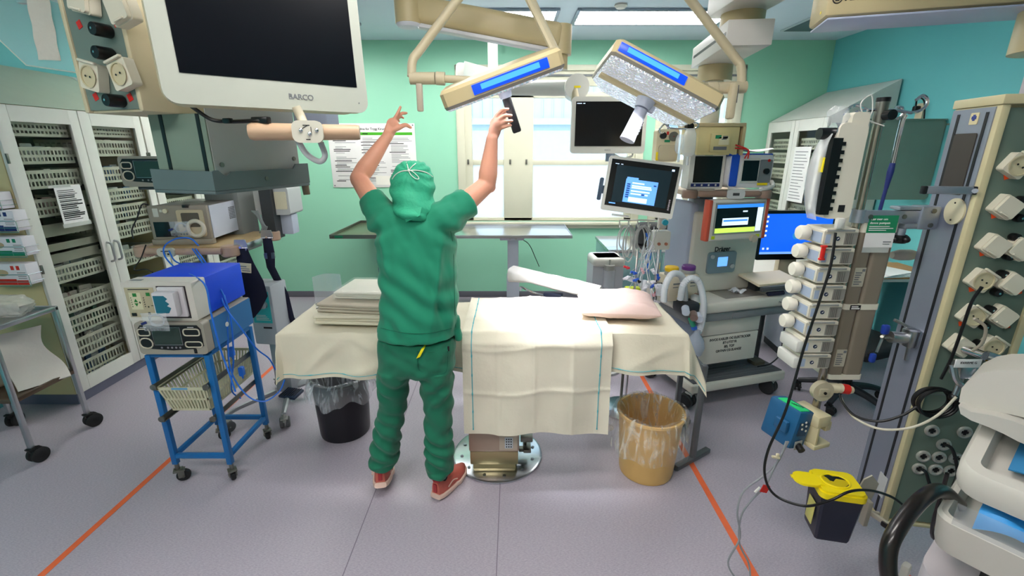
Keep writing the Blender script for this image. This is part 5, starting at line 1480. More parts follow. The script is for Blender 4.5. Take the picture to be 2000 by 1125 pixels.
# vaporizers
for px, colr, nm in ((1320, '#E2B81C', 'yellow'), (1353, '#6A3A86', 'purple')):
    q = dm.l(px, 540, .10)
    t = Th('vaporizer', 'cream vaporizer with a %s dial left of the machine tower' % nm, 'vaporizer', dm.mi.inverted() @ Vector((q.x, .10, wt + .002)), dm.yaw)
    M().b(0, .06, .09, .098, .14, .17, .012).o('tank', mat('vapor_cream', '#CFC6B0', .45), t)
    M().l([(.001, .176), (.046, .176), (.044, .2), (.001, .2)], (0, .05, 0), 24).o('collar', GREYP, t)
    M().l([(.001, .2), (.043, .2), (.045, .206), (.045, .222), (.04, .228), (.001, .228)], (0, .05, 0), 24).o('dial', mat('vapor_' + nm, colr, .4), t)
    M().bb(-.02, .03, -.0115, -.0102, .12, .13).bb(-.02, .02, -.0115, -.0102, .1, .105).o('print', GINK, t)
    M().c((.03, -.01, .04), (.03, -.028, .04), .012).o('filler_cap', mat('filler_' + nm, {'yellow': '#E2C81C', 'purple': '#8A6A5A'}[nm], .4), t)

# ---------------------------------------------------------------- touch monitor on its arm
pm0 = W(1173, 409, Y=2.66)
pm1 = pm0 + Vector((.405 * math.cos(R(9)), -.405 * math.sin(R(9)), 0))
tm, w_ = span('touch_monitor', 'white-framed monitor showing a blue dialog window, left of the anaesthesia machine', 'monitor', pm0, pm1)
h_ = w_ * .755
tm.e.rotation_euler = (R(-6), R(7), tm.yaw)
M().rr(w_ / 2, h_ / 2, w_, h_, .012, 0, .05).bb(w_ * .2, w_ * .8, .05, .1, h_ * .2, h_ * .8, .01).o('housing', WHITE, tm)
M().bb(.016, w_ - .016, -.002, -.0003, .03, h_ - .016).o('screen', mat('screen_black', '#04060A', .12, coat=.5), tm)
M().bb(.05, w_ - .05, -.003, -.0021, .055, h_ - .045).o('desktop', mat('screen_slate', '#12242C', .3, em=.12, emc='#1C3A46'), tm)
sx, sz = w_ - .032, h_ - .046
f = lambda u: .016 + sx * u
g_ = lambda v: .03 + sz * v
M().bb(f(.26), f(.74), -.0045, -.0031, g_(.12), g_(.62)).bb(f(.27), f(.44), -.0045, -.0031, g_(.62), g_(.66)).bb(f(.06), f(.16), -.0045, -.0031, g_(.05), g_(.075)).o('dialog_window', mat('dialog_blue', '#5E97E6', .4, em=.85), tm)
x = M()
for i, (a, b2, c_) in enumerate(((.36, .54, .53), (.36, .65, .47), (.36, .66, .43), (.36, .64, .36), (.36, .62, .30))):
    x.bb(f(a), f(b2), -.0056, -.0046, g_(c_), g_(c_ + .03))
x.bb(f(.34), f(.62), -.0056, -.0046, g_(.14), g_(.24)).bb(f(.06), f(.115), -.0056, -.0031, g_(.9), g_(.912)).bb(f(.145), f(.175), -.0056, -.0031, g_(.9), g_(.912)).bb(f(.9), f(.94), -.0056, -.0031, g_(.89), g_(.93))
x.o('dialog_fields', mat('dialog_light', '#C3DAFA', .4, em=.9), tm)
x = M()
for i in range(7):
    x.bb(f(.285), f(.335), -.0057, -.0047, g_(.22 + .046 * i), g_(.25 + .046 * i))
x.bb(f(.52), f(.57), -.0068, -.0057, g_(.3), g_(.33)).bb(f(.68), f(.72), -.0057, -.0047, g_(.52), g_(.55)).o('dialog_labels', mat('dialog_dark', '#1B4A94', .4, em=.3), tm)
x = M()
for i in range(6):
    x.c((f(.955), -.002, g_(.08 + .04 * i)), (f(.955), -.003, g_(.08 + .04 * i)), .005)
x.o('side_icons', mat('icon_grey', '#8A8288', .4, em=.2), tm)
M().rr(-.02, h_ * .38, .022, h_ * .42, .008, .02, .07).bb(-.012, .003, .03, .06, h_ * .3, h_ * .45).o('side_handle', mat('handle_slate', '#3A4C60', .5), tm)
M().c((w_ * .6, .08, h_ * .4), (w_ * .75, .45, h_ * .35), .03).b(w_ * .75, .42, h_ * .35, .09, .1, .16, .03).o('mount_arm', LGREY, tm)
M().b(w_ * .3, .04, -.02, .1, .03, .012, .003).o('underside_plate', LGREY, tm)

# ---------------------------------------------------------------- flowmeter, fluid bags, cable hooks, manifold
q0, q1 = W(1279, 316, Y=3.05), W(1322, 316, Y=3.05)
fm = Th('suction_regulator', 'cream suction regulator with a black knob and round gauge above the touch monitor', 'regulator', (q0.x, 3.05, q0.z), 0)
w_ = q1.x - q0.x
M().rr(w_ / 2, .1, w_, .2, .02, 0, .08).o('housing', CREAM, fm)
M().c((w_ * .25, 0, .16), (w_ * .25, -.02, .16), .02).o('knob', BLACK, fm)
M().c((w_ * .72, 0, .155), (w_ * .72, -.014, .155), .026).o('gauge', WHITE, fm)
M().l([(.026, 0), (.029, .002), (.029, .016), (.026, .016)], (w_ * .72, 0, .155), 24, Matrix.Rotation(PI / 2, 3, 'X')).o('gauge_ring', DSTEEL, fm)
M().c((w_ * .72, -.0145, .155), (w_ * .72, -.016, .155), .004).b(w_ * .72 + .006, -.015, .162, .016, .001, .002, rot=(0, R(-50), 0)).bb(w_ * .42, w_ * .52, -.001, 0, .165, .185).o('gauge_print', RED, fm)
M().rr(w_ * .5, .055, w_ * .8, .1, .02, -.02, -.0005).o('jar', mat('jar_beige', '#C8BDA0', .3, alpha=.9), fm)
M().bb(w_ * .02, w_ * .16, -.004, 0, .01, .06).o('yellow_tag', YELLOW, fm)
M().bb(w_ * .35, w_ * .6, -.001, 0, .12, .135).o('green_tag', GREEN, fm)
M().c((w_ * .5, .02, .2), (w_ * .5, .02, .33), .004).o('rod', BLACK, fm)
FLUID = mat('fluid_bag', '#E8F0F4', .08, alpha=.4, coat=.8, var=.1, bump=.4, bs=25)
t = Th('drip_hanger', 'steel hanger rail with curled hooks above the pendant shelf', 'hanger', W(1330, 253, Y=2.86), 0)
M().t([(-.13, 0, -.0), (-.10, 0, .03), (-.07, 0, .01), (-.02, 0, .005), (.08, 0, .005), (.1, 0, .03), (.07, .0, .04)], .005, 8).t([(-.13, 0, 0), (-.12, 0, -.02), (-.1, 0, -.015)], .005, 6).o('hook_rail', CHROME, t)
M().c((.06, .01, .02), (.06, .06, .02), .02).o('clamp_knob', BLACK, t)
for i, (px, py, w_, h_) in enumerate(((1343, 306, .085, .16), (1326, 300, .06, .11))):
    t = Th('fluid_bag', ['large clear fluid bag hanging above the small white-framed monitor', 'smaller clear fluid bag hanging left of the large fluid bag'][i], 'bag', W(px, py, Y=2.84 + .04 * i), 0)
    M().rings([[Vector((w_ / 2 * kx * math.cos(a), .022 * ky * math.sin(a), z)) for a in [2 * PI * j / 20 for j in range(20)]] for z, kx, ky in ((0, .5, .2), (.02, .95, .8), (h_ * .4, 1, 1), (h_ * .8, .9, .7), (h_, .6, .15))]).o('sleeve', FLUID, t)
    M().c((0, 0, -.05), (0, 0, 0), .008).o('drip_port', mat('port_clear', '#DDE6EA', .2, alpha=.6), t)
CABG = mat('cable_light_grey', '#B9BABA', .5)
ch = Th('cable_hooks', 'white hook rail hung with looped grey leads below the touch monitor', 'hook rail', W(1240, 430, Y=3.0), 0)
M().t([(-.1, 0, 0), (.14, 0, 0)], .005, 8, 0).o('rail', WHITE, ch)
for x in (-.1, -.04, .02, .09):
    M().t([(x, 0, 0), (x, -.0, -.03), (x + .0, -.03, -.045), (x, -.045, -.02)], .0045, 6).o('hook', WHITE, ch)
for j, x0 in enumerate((-.05, .04)):
    for k in range(5):
        dx = rnd.uniform(-.02, .02); ln = rnd.uniform(.16, .24); wd = rnd.uniform(.025, .05)
        one(M().t([(0, 0, 0), (wd, .005, -ln * .3), (wd * .9, 0, -ln * .8), (0, -.005, -ln), (-wd, 0, -ln * .75), (-wd * .9, .005, -ln * .25)], .0042, 6, 6, True), 'looped_lead', CABG, ['grey lead looped on the left hook below the touch monitor', 'grey lead looped on the right hook below the touch monitor'][j], 'cable', ch.mi.inverted() @ Vector((x0 + dx, -.035 - .012 * k, -.03)), rnd.uniform(-.5, .5), ['leads on the left hook', 'leads on the right hook'][j])
for k in range(3):
    p = [W(1262 + 3 * k, 455, Y=2.95), W(1266 + 2 * k, 480, Y=2.95), W(1262 + 4 * k, 505, Y=2.94), W(1268 - 5 * k, 535, Y=2.93)]
    one(M().t(p, .004, 6, 5), 'blue_lead', LEAD, 'blue lead hanging beside the looped grey leads below the touch monitor', 'cable', group='blue leads below the touch monitor')
im = Th('pressure_manifold', 'steel stand with a tangle of lines and coloured stopcocks behind the pillow', 'manifold', (.78, 2.82, 0), 0)
q = im.l(1243, 520)
M().c((q.x, 0, .02), (q.x, 0, im.l(1241, 486).z), .008).l([(.001, 0), (.16, 0), (.16, .015), (.02, .03), (.001, .03)], (q.x, 0, 0), 24).o('pole', CHROME, im)
M().b(q.x + .02, -.01, im.l(1240, 550).z, .16, .02, .03, .004, rot=(0, R(20), 0)).o('holder_plate', mat('plate_clearish', '#D9DCE6', .4), im)
rr = random.Random(21)
cols = [('#C8283A', 'stop_red'), ('#E2B3BE', 'stop_pink'), ('#E8E6F0', 'stop_white'), ('#2C5CC8', 'stop_blue'), ('#E8E6F0', 'stop_white'), ('#1B1C22', 'stop_black')]
for i in range(26):
    p = im.l(rr.uniform(1222, 1290), rr.uniform(515, 590), rr.uniform(-.06, .06))
    cc = cols[i % 6]; a = rr.uniform(0, 6)
    dv = Vector((math.cos(a), rr.uniform(-.4, .4), math.sin(a))) * .02
    M().c(p - dv, p + dv, .008, n=10).b(p.x, p.y - .01, p.z, .012, .012, .022, .003, rot=(0, a, 0)).o('stopcock', mat(cc[1], cc[0], .35), im)
for i in range(16):
    a = im.l(rr.uniform(1250, 1300), rr.uniform(440, 500), rr.uniform(-.02, .08)); b2 = im.l(rr.uniform(1222, 1285), rr.uniform(530, 585), rr.uniform(-.06, .05))
    mid = (a + b2) / 2 + Vector((rr.uniform(-.05, .05), rr.uniform(-.04, .04), rr.uniform(-.05, .03)))
    M().t([a, a.lerp(mid, .5) + Vector((rr.uniform(-.03, .03), 0, 0)), mid, b2], .0028, 6, 6).o('clear_line', TUBEC if i % 3 else mat('white_line', '#E6E8EE', .3), im)
M().b(*im.l(1258, 560, -.02), .03, .03, .09, .008).b(*im.l(1287, 566, -.02), .035, .035, .08, .008).o('transducer', mat('transducer_white', '#D8DCE4', .35), im)
t = Th('kidney_dish', 'green bowl with a lime pad beside the tangle of lines', 'bowl', W(1228, 585, Y=2.95), 0)
M().l([(.001, 0), (.05, 0), (.075, .035), (.072, .037), (.048, .006), (.001, .006)], (0, 0, 0), 24).o('bowl', mat('bowl_green', '#2FB08A', .4), t)
M().b(0.02, 0, .07, .1, .06, .04, .01).o('lime_pad', mat('pad_lime', '#BFD020', .6), t)
M().c((0, 0, -.02), (0, 0, 0), .03).c((0, 0, -W(1228, 585, Y=2.95).z + .003), (0, 0, -.02), .01).o('stem', DSTEEL, t)
bx = Th('infusion_box', 'white module with a turquoise plug under the touch monitor', 'module', W(1292, 495, Y=2.85), 0)
M().b(0, .05, .08, .11, .08, .12, .012).o('housing', WHITE, bx); M().b(.0, .05, .2, .05, .05, .1, .01).o('upper_module', mat('module_pale', '#D9CFC8', .4), bx)
M().c((0.0, .0, .2), (0, -.02, .2), .018).o('turquoise_plug', mat('plug_turquoise', '#2FA6C0', .4), bx)
M().c((-.02, .009, .06), (-.02, .0, .06), .01).c((.025, .009, .06), (.025, .0, .06), .01).o('brown_ports', mat('port_rust', '#B07058', .5), bx)
M().c((0, .05, -.4), (0, .05, .02), .015).o('support_rod', CHROME, bx)

# ---------------------------------------------------------------- white suction machine, steel side cabinet, stool, desk PC
su = Th('humidifier', 'white and grey medical unit with a clear cup standing behind the pillow', 'unit', (W(1186, 560, Y=3.4).x, 3.4, 0), R(4))
zt2 = W(1186, 503, Y=3.4).z
M().rr(0, zt2 - .17, .24, .34, .03, 0, .2).o('housing', mat('unit_pale_grey', '#B9BEC6', .45), su)
M().b(0, .08, zt2 - .035, .25, .22, .07, .025, seg=3).o('lid', WHITE, su)
M().c((.0, -.03, zt2 - .22), (0, -.03, zt2 - .09), .045, n=20).o('clear_cup', mat('cup_clear', '#DCE3EA', .1, alpha=.5, coat=.6), su)
M().c((0, -.03, zt2 - .09), (0, -.03, zt2 - .05), .04).c((0, -.03, zt2 - .05), (0, -.03, zt2 - .01), .007).o('cup_cap', GREYP, su)
M().t([(-.02, -.03, zt2 - .2), (-.05, -.06, zt2 - .32), (-.1, -.05, zt2 - .4)], .006, 6).o('tube', TUBEC, su)
M().c((0, .1, .04), (0, .1, zt2 - .33), .03).l([(.001, .0), (.2, .0), (.2, .02), (.04, .04), (.001, .04)], (0, .1, 0), 28).o('pedestal', LGREY, su)
sc_ = Th('side_cabinet', 'steel-topped side cabinet by the window behind the white medical unit', 'cabinet', (.86, 3.98, 0), 0)
M().bb(0, .95, 0, .68, .87, .9, .004).o('steel_top', mat('bright_steel', '#D3D6DA', .2, 1), sc_)
M().bb(.01, .94, .02, .66, .08, .87, .004).o('carcass', mat('steel_teal_reflection', '#8FB8BC', .3, .6), sc_)  # the teal reflection on the steel is put into its colour
M().bb(.02, .46, .008, .02, .1, .85, .003).bb(.49, .93, .008, .02, .1, .85, .003).o('doors', mat('steel_teal_reflection', '#8FB8BC', .3, .6), sc_)
for x in (.05, .9):
    for y in (.06, .6):
        M().c((x, y, 0), (x, y, .08), .02).o('foot', RUBBER, sc_)
bgx = Th('equipment_bag', 'black soft bag on the steel side cabinet behind the looped grey leads', 'bag', (1.36, 4.25, .901), 0)
M().b(0, 0, .1, .38, .2, .2, .05, seg=3).o('body', mat('bag_black', '#1B1D20', .7), bgx); M().b(.0, -.102, .1, .03, .004, .14).o('yellow_strap', mat('strap_yellow', '#B89A2A', .6), bgx)
stl = Th('stool', 'round red-seated stool with black bent legs behind the anaesthesia machine', 'stool', (2.33, 4.3, 0), 0)
M().l([(.001, .62), (.19, .62), (.2, .635), (.2, .67), (.185, .685), (.001, .69)], (0, 0, 0), 32).o('seat', mat('seat_red', '#CF4A5E', .5), stl)
for k in range(4):
    a = PI / 4 + k * PI / 2; c_, s_ = math.cos(a), math.sin(a)
    M().t([(.06 * c_, .06 * s_, .61), (.15 * c_, .15 * s_, .6), (.19 * c_, .19 * s_, .54), (.23 * c_, .23 * s_, .012)], .013, 8, 5).o('leg', BLACK, stl)
M().t([(.2 * math.cos(2 * PI * k / 16), .2 * math.sin(2 * PI * k / 16), .3) for k in range(16)], .009, 6, 2, True).o('foot_ring', BLACK, stl)
dk = Th('desk', 'desk with a wood-coloured top along the right wall behind the drip pole', 'desk', (2.0, 3.42, 0), 0)
M().bb(0, 1.42, 0, .7, .76, .785, .003).o('desk_top', mat('desk_pale', '#C4C2BC', .5), dk)
M().bb(.9, 1.41, -.003, .5, .7855, .80, .003).o('wooden_board', mat('desk_beech', '#C98A4C', .5, var=.12, vs=14), dk)
for x in (.04, 1.38):
    for y in (.06, .62):
        M().c((x, y, 0), (x, y, .76), .02).o('leg', DGREY, dk)
M().bb(.06, 1.36, .6, .63, .3, .74).o('modesty_panel', mat('desk_panel', '#5A6A7A', .5), dk)
q0, q1 = W(1474, 512, Y=3.36), W(1612, 516, Y=3.5)
pc = Th('computer_monitor', 'black-framed computer monitor with a bright blue desktop right of the anaesthesia machine', 'monitor', (q0.x, 3.36, .787), R(4))
z0 = W(1480, 508, Y=3.36).z - .787; z1 = W(1488, 412, Y=3.36).z - .787; w_ = .58
M().rr(w_ / 2, (z0 + z1) / 2, w_, z1 - z0, .015, 0, .04).o('housing', BLACK, pc)
M().bb(.022, w_ - .022, -.0025, -.0005, z0 + .045, z1 - .022).o('screen', mat('desktop_blue', '#1560E8', .25, em=.75, coat=.4), pc)
M().bb(.022, w_ - .022, -.0035, -.0026, z0 + .045, z0 + .062).o('task_bar', mat('taskbar_light', '#7FB0F0', .4, em=.7), pc)
x = M()
for i in range(5):
    x.bb(.04, .055, -.0035, -.0026, z1 - .05 - .035 * i, z1 - .035 - .035 * i)
x.bb(.04, .055, -.0035, -.0026, z0 + .08, z0 + .095).bb(.075, .09, -.0035, -.0026, z0 + .08, z0 + .095).o('desktop_icons', mat('icon_white', '#E6F0FA', .4, em=.7), pc)
M().c((w_ * .5, -.0026, (z0 + z1) / 2), (w_ * .5, -.0036, (z0 + z1) / 2), .028).bb(w_ * .5, w_ * .5 + .15, -.0036, -.0026, (z0 + z1) / 2 - .01, (z0 + z1) / 2 + .01).o('desktop_mark', mat('mark_teal', '#2F8CC8', .4, em=.5), pc)
M().bb(w_ * .38, w_ * .62, .04, .09, .01, z0 + .12, .006).bb(w_ * .28, w_ * .72, -.02, .18, 0, .014, .004).o('foot', mat('foot_beige', '#C9BFA6', .5), pc)
# office chair
oc = Th('office_chair', 'black office chair on casters seen between the pump station and the pendant column', 'chair', (2.42, 2.95, 0), R(200))
bo_ = M().rr(0, .80, .44, .46, .12, -.26, -.20); bo_.o('backrest', mat('chair_black', '#141519', .8), oc)
M().b(0, .0, .47, .48, .46, .08, .035, seg=3).o('seat', mat('chair_black', '#141519', .8), oc)
M().t([(0, -.06, .42), (0, -.22, .44), (0, -.24, .6)], .022, 8).c((0, 0, .09), (0, 0, .42), .03).o('column', BLACK, oc)
for k in range(5):
    a = 2 * PI * k / 5 + .3; c_, s_ = math.cos(a), math.sin(a)
    M().t([(.03 * c_, .03 * s_, .12), (.16 * c_, .16 * s_, .11), (.29 * c_, .29 * s_, .075)], [.03, .024, .018], 8, 4).o('base_arm', mat('chair_base', '#22262C', .5), oc)
    cast(oc, .29 * c_, .29 * s_, .075, .028, a, BLACK, RUBBER, True, .02)
pp = Th('document_pile', 'loose white papers on the wood-coloured desk', 'paper', (2.98, 3.5, .802), R(8))
for i in range(4):
    M().b(.01 * i, .006 * i, .004 + .006 * i, .3, .21, .004, rot=(0, 0, .08 * i)).o('sheet', PAPER, pp)
fb = Th('floor_cabinet', 'pale grey boxy unit on the floor left of the pump stack', 'unit', (2.36, 3.62, 0), R(-5))
M().bb(0, .5, 0, .42, .06, .58, .012).o('housing', mat('floor_unit', '#B7C0CC', .45), fb)
M().bb(.01, .49, .01, .4, .0, .06).o('plinth', DGREY, fb)
M().bb(.03, .47, -.004, 0, .12, .3, .002).o('front_panel', mat('floor_unit_panel', '#A9B2C0', .45), fb)
# ================================================================ drip pole with pumps
PX, PY = 1.288, 1.70
dp = Th('drip_pole', 'steel drip pole with curled hooks clamped to the right pendant column', 'pole', (PX, PY, .54), 0)
Z = lambda py, Y=PY: W(1650, py, Y=Y).z - .54
M().c((0, 0, 0), (0, 0, 1.365), .0155, n=20).o('pole', mat('pole_steel', '#A39D90', .25, 1), dp)
zh = 1.345
M().c((0, 0, 1.3), (0, 0, 1.37), .02).o('hook_hub', DSTEEL, dp)
M().c((0, 0, 1.37), (0, 0, 1.384), .021).o('pole_cap', BLACK, dp)
M().c((.005, -.02, 1.325), (.005, -.05, 1.325), .017).o('clamp_knob', BLACK, dp)
x = M()
x.t([(.0, 0, zh), (-.06, -.004, zh - .004), (-.095, -.008, zh - .012), (-.115, -.01, zh - .04), (-.125, -.01, zh - .05)], .0052, 8)
x.t([(-.05, 0, zh), (-.075, .02, zh + .016), (-.1, .02, zh + .005), (-.11, .02, zh - .02), (-.095, .02, zh - .028)], .0052, 8)
x.t([(0, 0, zh), (.06, -.002, zh - .004), (.11, -.004, zh - .01), (.145, -.004, zh + .005), (.15, -.004, zh + .03), (.13, -.004, zh + .045), (.11, -.004, zh + .03)], .0052, 8)
x.t([(.05, 0, zh - .004), (.075, .03, zh + .01), (.1, .03, zh + .005), (.1, .03, zh - .02), (.08, .02, zh - .028)], .0052, 8)
x.o('hooks', CHROME, dp)
M().t([(-.085 + .026 * math.cos(2 * PI * k / 12), -.012, zh - .05 + .026 * math.sin(2 * PI * k / 12)) for k in range(12)], .006, 8, 3, True).o('black_ring', BLACK, dp)
ba = Th('bag_hook', 'long steel and blue hanging rod on the right arm of the drip pole', 'rod', (PX + .085, PY, .54 + zh - .03), 0)
M().t([(0, 0, .02), (-.005, 0, -.02), (-.004, 0, -.15)], .0055, 8).t([(.008, 0, .012), (.002, 0, -.02), (.003, 0, -.15)], .004, 8).o('twin_wire', CHROME, ba)
M().t([(-.001, 0, -.15), (-.002, 0, -.18), (-.004, 0, -.24)], [.009, .011, .007], 10, 4).o('blue_sleeve', NAVY, ba)
M().t([(-.004, 0, -.23), (-.01, 0, -.36)], .0062, 8, 0).o('blue_rod', NAVY, ba)
# arm to the column
za = 1.515 - .54
ca = Th('pole_clamp', 'cast aluminium clamp arm joining the drip pole to the pendant column', 'clamp', (PX, PY, 1.515), 0)
M().b(.105, -.012, 0, .23, .02, .045, .004).c((0, 0, -.024), (0, 0, .024), .024).o('bar', ALU, ca)
M().b(.245, 0, -.004, .07, .06, .085, .006).b(.18, .0, .03, .1, .05, .012, .003).b(.21, 0, -.035, .09, .05, .02, .004).o('jaw', ALU, ca)
for a_, b_, c_ in ((.155, -.0225, 0), (.25, -.0325, .022), (.25, -.0325, -.03), (.03, -.023, 0)):
    M().c((a_, b_ - .002, c_), (a_, b_ + .002, c_), .0085).o('screw', DSTEEL, ca)
M().c((.17, 0, -.045), (.17, 0, -.07), .018).o('knob_stem', ALU, ca)
kn = M()
for k in range(5):
    a = 2 * PI * k / 5; kn.s((.17 + .028 * math.cos(a), .028 * math.sin(a), -.085), (.014, .014, .012), 12)
kn.c((.17, 0, -.1), (.17, 0, -.07), .026).o('star_knob', BLACK, ca)
# infusion station
st_ = Th('pump_station', 'tall taupe docking station with white caps beside the drip pole', 'station', (1.303, 1.685, .845), 0)
TAUPE = mat('station_taupe', '#857B6C', .42)
sw_ = .135
for z0, z1, nm in ((.022, .305, 'lower_half'), (.328, .61, 'upper_half')):
    M().rr(sw_ * .2, .065, sw_ * .42, .13, .012, z0, z1, 'xy').rr(sw_ * .71, .065, sw_ * .56, .13, .014, z0, z1, 'xy').bb(sw_ * .38, sw_ * .46, .012, .12, z0, z1).o(nm, TAUPE, st_)
for z0, z1, nm in ((0, .022, 'bottom_cap'), (.305, .328, 'middle_band'), (.61, .665, 'top_cap')):
    M().rr(sw_ / 2, .065, sw_ + .004, .134, .014, z0, z1, 'xy').o(nm, mat('station_cap', '#E2DDCC', .4), st_)
for z in (.06, .40):
    M().bb(.008, .05, -.0012, -.0002, z, z + .075).o('rating_label', mat('rating_label', '#BDB8A6', .5), st_)
    r_ = M()
    for i in range(6):
        r_.bb(.012, .012 + .03 * rnd.uniform(.5, 1), -.002, -.0013, z + .008 + .009 * i, z + .012 + .009 * i)
    r_.bb(.036, .047, -.002, -.0013, z + .06, z + .07).o('rating_print', GINK, st_)
M().bb(.02, .06, -.0045, -.0024, .306, .325).o('brand_plate', INK, st_)
M().bb(.024, .056, -.0054, -.0046, .309, .314).bb(.024, .05, -.0054, -.0046, .317, .321).o('brand_print', PAPER, st_)
gl_ = Th('pump_notice', 'green and white taped notice on the upper end of the taupe station', 'notice', (1.316, 1.680, 1.40), 0)
M().bb(0, .108, -.002, 0, 0, .055).o('white_part', PAPER, gl_); M().bb(0, .108, -.002, 0, .055, .12).o('green_part', GREEN, gl_)
for s, z, zz in (('Lær mer om', .106, .0125), ('denne pumpen', .092, .0125)):
    txt(s, zz, PAPER, gl_, (.006, -.0024, z), align='LEFT')
for k_, w_ in enumerate((.075, .09, .065)):
    M().bb(.006, .006 + w_, -.003, -.0021, .078 - .007 * k_, .0805 - .007 * k_).o('small_print', PAPER, gl_)
M().bb(.07, .1, -.003, -.0021, .02, .023).bb(.07, .095, -.003, -.0021, .012, .014).o('print', GINK, gl_)
M().bb(.0, .1, -.0012, 0, -.02, .0).o('tape', mat('clear_tape', '#DDE2DC', .2, alpha=.55), gl_)
pgr = st_.l(1742, 498, .1)
M().t([pgr + Vector(q_) for q_ in ((0, 0, 0), (.03, 0, 0), (.08, .01, -.002), (.1, .012, -.003))], [.014, .022, .022, .018], 14, 3).o('lever_grip', mat('lever_grey', '#A9A59A', .4), st_)
# infusion pumps
PB = mat('pump_ivory', '#DAD5C4', .4); PG = mat('pump_grey', '#8D8B84', .45)
PN = ['topmost', 'second', 'third', 'fourth', 'fifth', 'sixth', 'seventh', 'lowest']
for i, (py, pxc, knob) in enumerate(((464, 1624, 1), (501, 1616, 1), (538, 1611, 1), (573, 1605, 1), (608, 1598, 1), (642, 1592, 1), (675, 1585, 0), (706, 1579, 0))):
    c = W(pxc, py, Y=1.655)
    t = Th('infusion_pump', '%s of the eight stacked infusion pumps left of the drip pole' % PN[i], 'pump', (PX - .135, 1.655, c.z - .034), 0, 'stack of infusion pumps')
    M().rr(.055, .033, .125, .058, .008, 0, .12).rr(.055, .06, .118, .012, .005, -.004, .115).o('housing', PB, t)
    M().bb(.07, .116, -.002, -.0003, .008, .05).o('grip_side', PG, t)
    g2 = M()
    for k in range(4):
        g2.bb(.074 + .007 * k, .077 + .007 * k, -.0035, -.0021, .01, .048)
    g2.o('ribs', mat('pump_ribs', '#6E6C66', .5), t)
    M().bb(.0, .1, -.006, -.003, .057, .064, .001).o('top_trim', GREYP, t)
    M().c((.045, -.0, .03), (.045, -.0015, .03), .008).o('round_mark', mat('mark_navy', '#22304C', .5), t)
    M().c((.043, -.0016, .028), (.049, -.0016, .033), .0012, n=6).o('mark_arrow', PAPER, t)
    M().bb(-.0085, -.0075, .01, .07, .012, .05).bb(.0, .018, -.001, 0, .012, .046).o('side_label', mat('pump_label_blue', '#A9B9D0', .5), t)
    if knob:
        M().l([(.001, 0), (.022, 0), (.027, .006), (.028, .03), (.024, .038), (.001, .04)], (-.018, .075, .04), 24, Matrix.Rotation(-PI / 2, 3, 'Y')).o('syringe_drive', mat('drive_white', '#E9E5D6', .4), t)
        M().c((-.02, .075, .04), (-.005, .075, .04), .012).o('drive_neck', DGREY, t)
    else:
        M().b(-.02, .05, .03, .03, .12, .05, .01).o('front_lid', WHITE, t)
    if i == 1:
        M().b(-.008, -.012, .05, .014, .012, .05, .004).b(-.008, -.012, .075, .022, .012, .008, .002).b(-.008, -.012, .027, .02, .012, .008, .002).o('red_clip', RED, t)
# blood warmer / level module above the pumps
bw2 = Th('fluid_warmer', 'white fluid warmer with a black comb strip and clear bulging cover on the drip pole', 'warmer', (1.105, 1.66, 1.505), 0)
M().rr(.075, .17, .10, .33, .022, 0, .06).rr(.095, .345, .06, .05, .015, .005, .055).o('housing', mat('warmer_white', '#E2DCCA', .4), bw2)
M().bb(.008, .042, -.004, .05, .02, .285).o('comb_strip', BLACK, bw2)
cb = M()
for i in range(9):
    cb.bb(.042, .054, -.004, -.0003, .035 + .028 * i, .048 + .028 * i)
cb.o('comb_teeth', BLACK, bw2)
M().rings([[Vector((.006 - (.045 * math.sin(PI * min(1, k / 10)) ** .7) * (.5 + .5 * math.cos(a)) - .0, .03 + .028 * math.sin(a), .0 + .3 * k / 10)) for a in [2 * PI * j / 16 for j in range(16)]] for k in range(11)]).o('clear_cover', mat('warmer_cover', '#F2F4F4', .1, alpha=.4, coat=.8), bw2)
M().c((.02, .03, .30), (-.025, .03, .30), .02).o('black_knob', BLACK, bw2)
M().c((.045, .03, .31), (.02, .03, .31), .026).o('knob_collar', CHROME, bw2)
M().bb(-.012, -.009, -.005, .02, .17, .22).o('yellow_label', YELLOW, bw2)
M().bb(.075, .098, -.0012, -.0003, .03, .055).o('type_label', INK, bw2)
M().bb(.07, .1, -.02, .0, -.03, .01, .006).o('clip', WHITE, bw2)
one(blob((0, 0, 0), (.03, .03, .035), 17, .3, 6, False, 20), 'clear_wrap', POUCH, 'crumpled clear wrapping on top of the white fluid warmer', 'wrapping', (1.135, 1.69, 1.86))
M2 = Th('tube_label', 'white tubular pouch hanging beside the top of the fluid warmer', 'pouch', (1.232, 1.685, 1.68), 0)
M().b(0, 0, .08, .024, .016, .12, .008, rot=(0, R(6), 0)).o('sleeve', mat('tube_pouch', '#C9C2B4', .5), M2)
M().c((0, 0, .14), (.004, 0, .165), .014, .01).o('cap', WHITE, M2)
M().t([(0, 0, .165), (-.03, 0, .22), (-.0, 0, .25), (.015, 0, .2), (.01, 0, .17), (.06, -.01, .15)], .0022, 6, 6).o('white_tie', WHITE, M2)
M().t([(0, 0, .03), (-.004, 0, -.03), (-.014, 0, -.07), (-.022, 0, -.09)], .004, 6).o('lead', mat('brown_lead', '#6B5A4A', .5), M2)
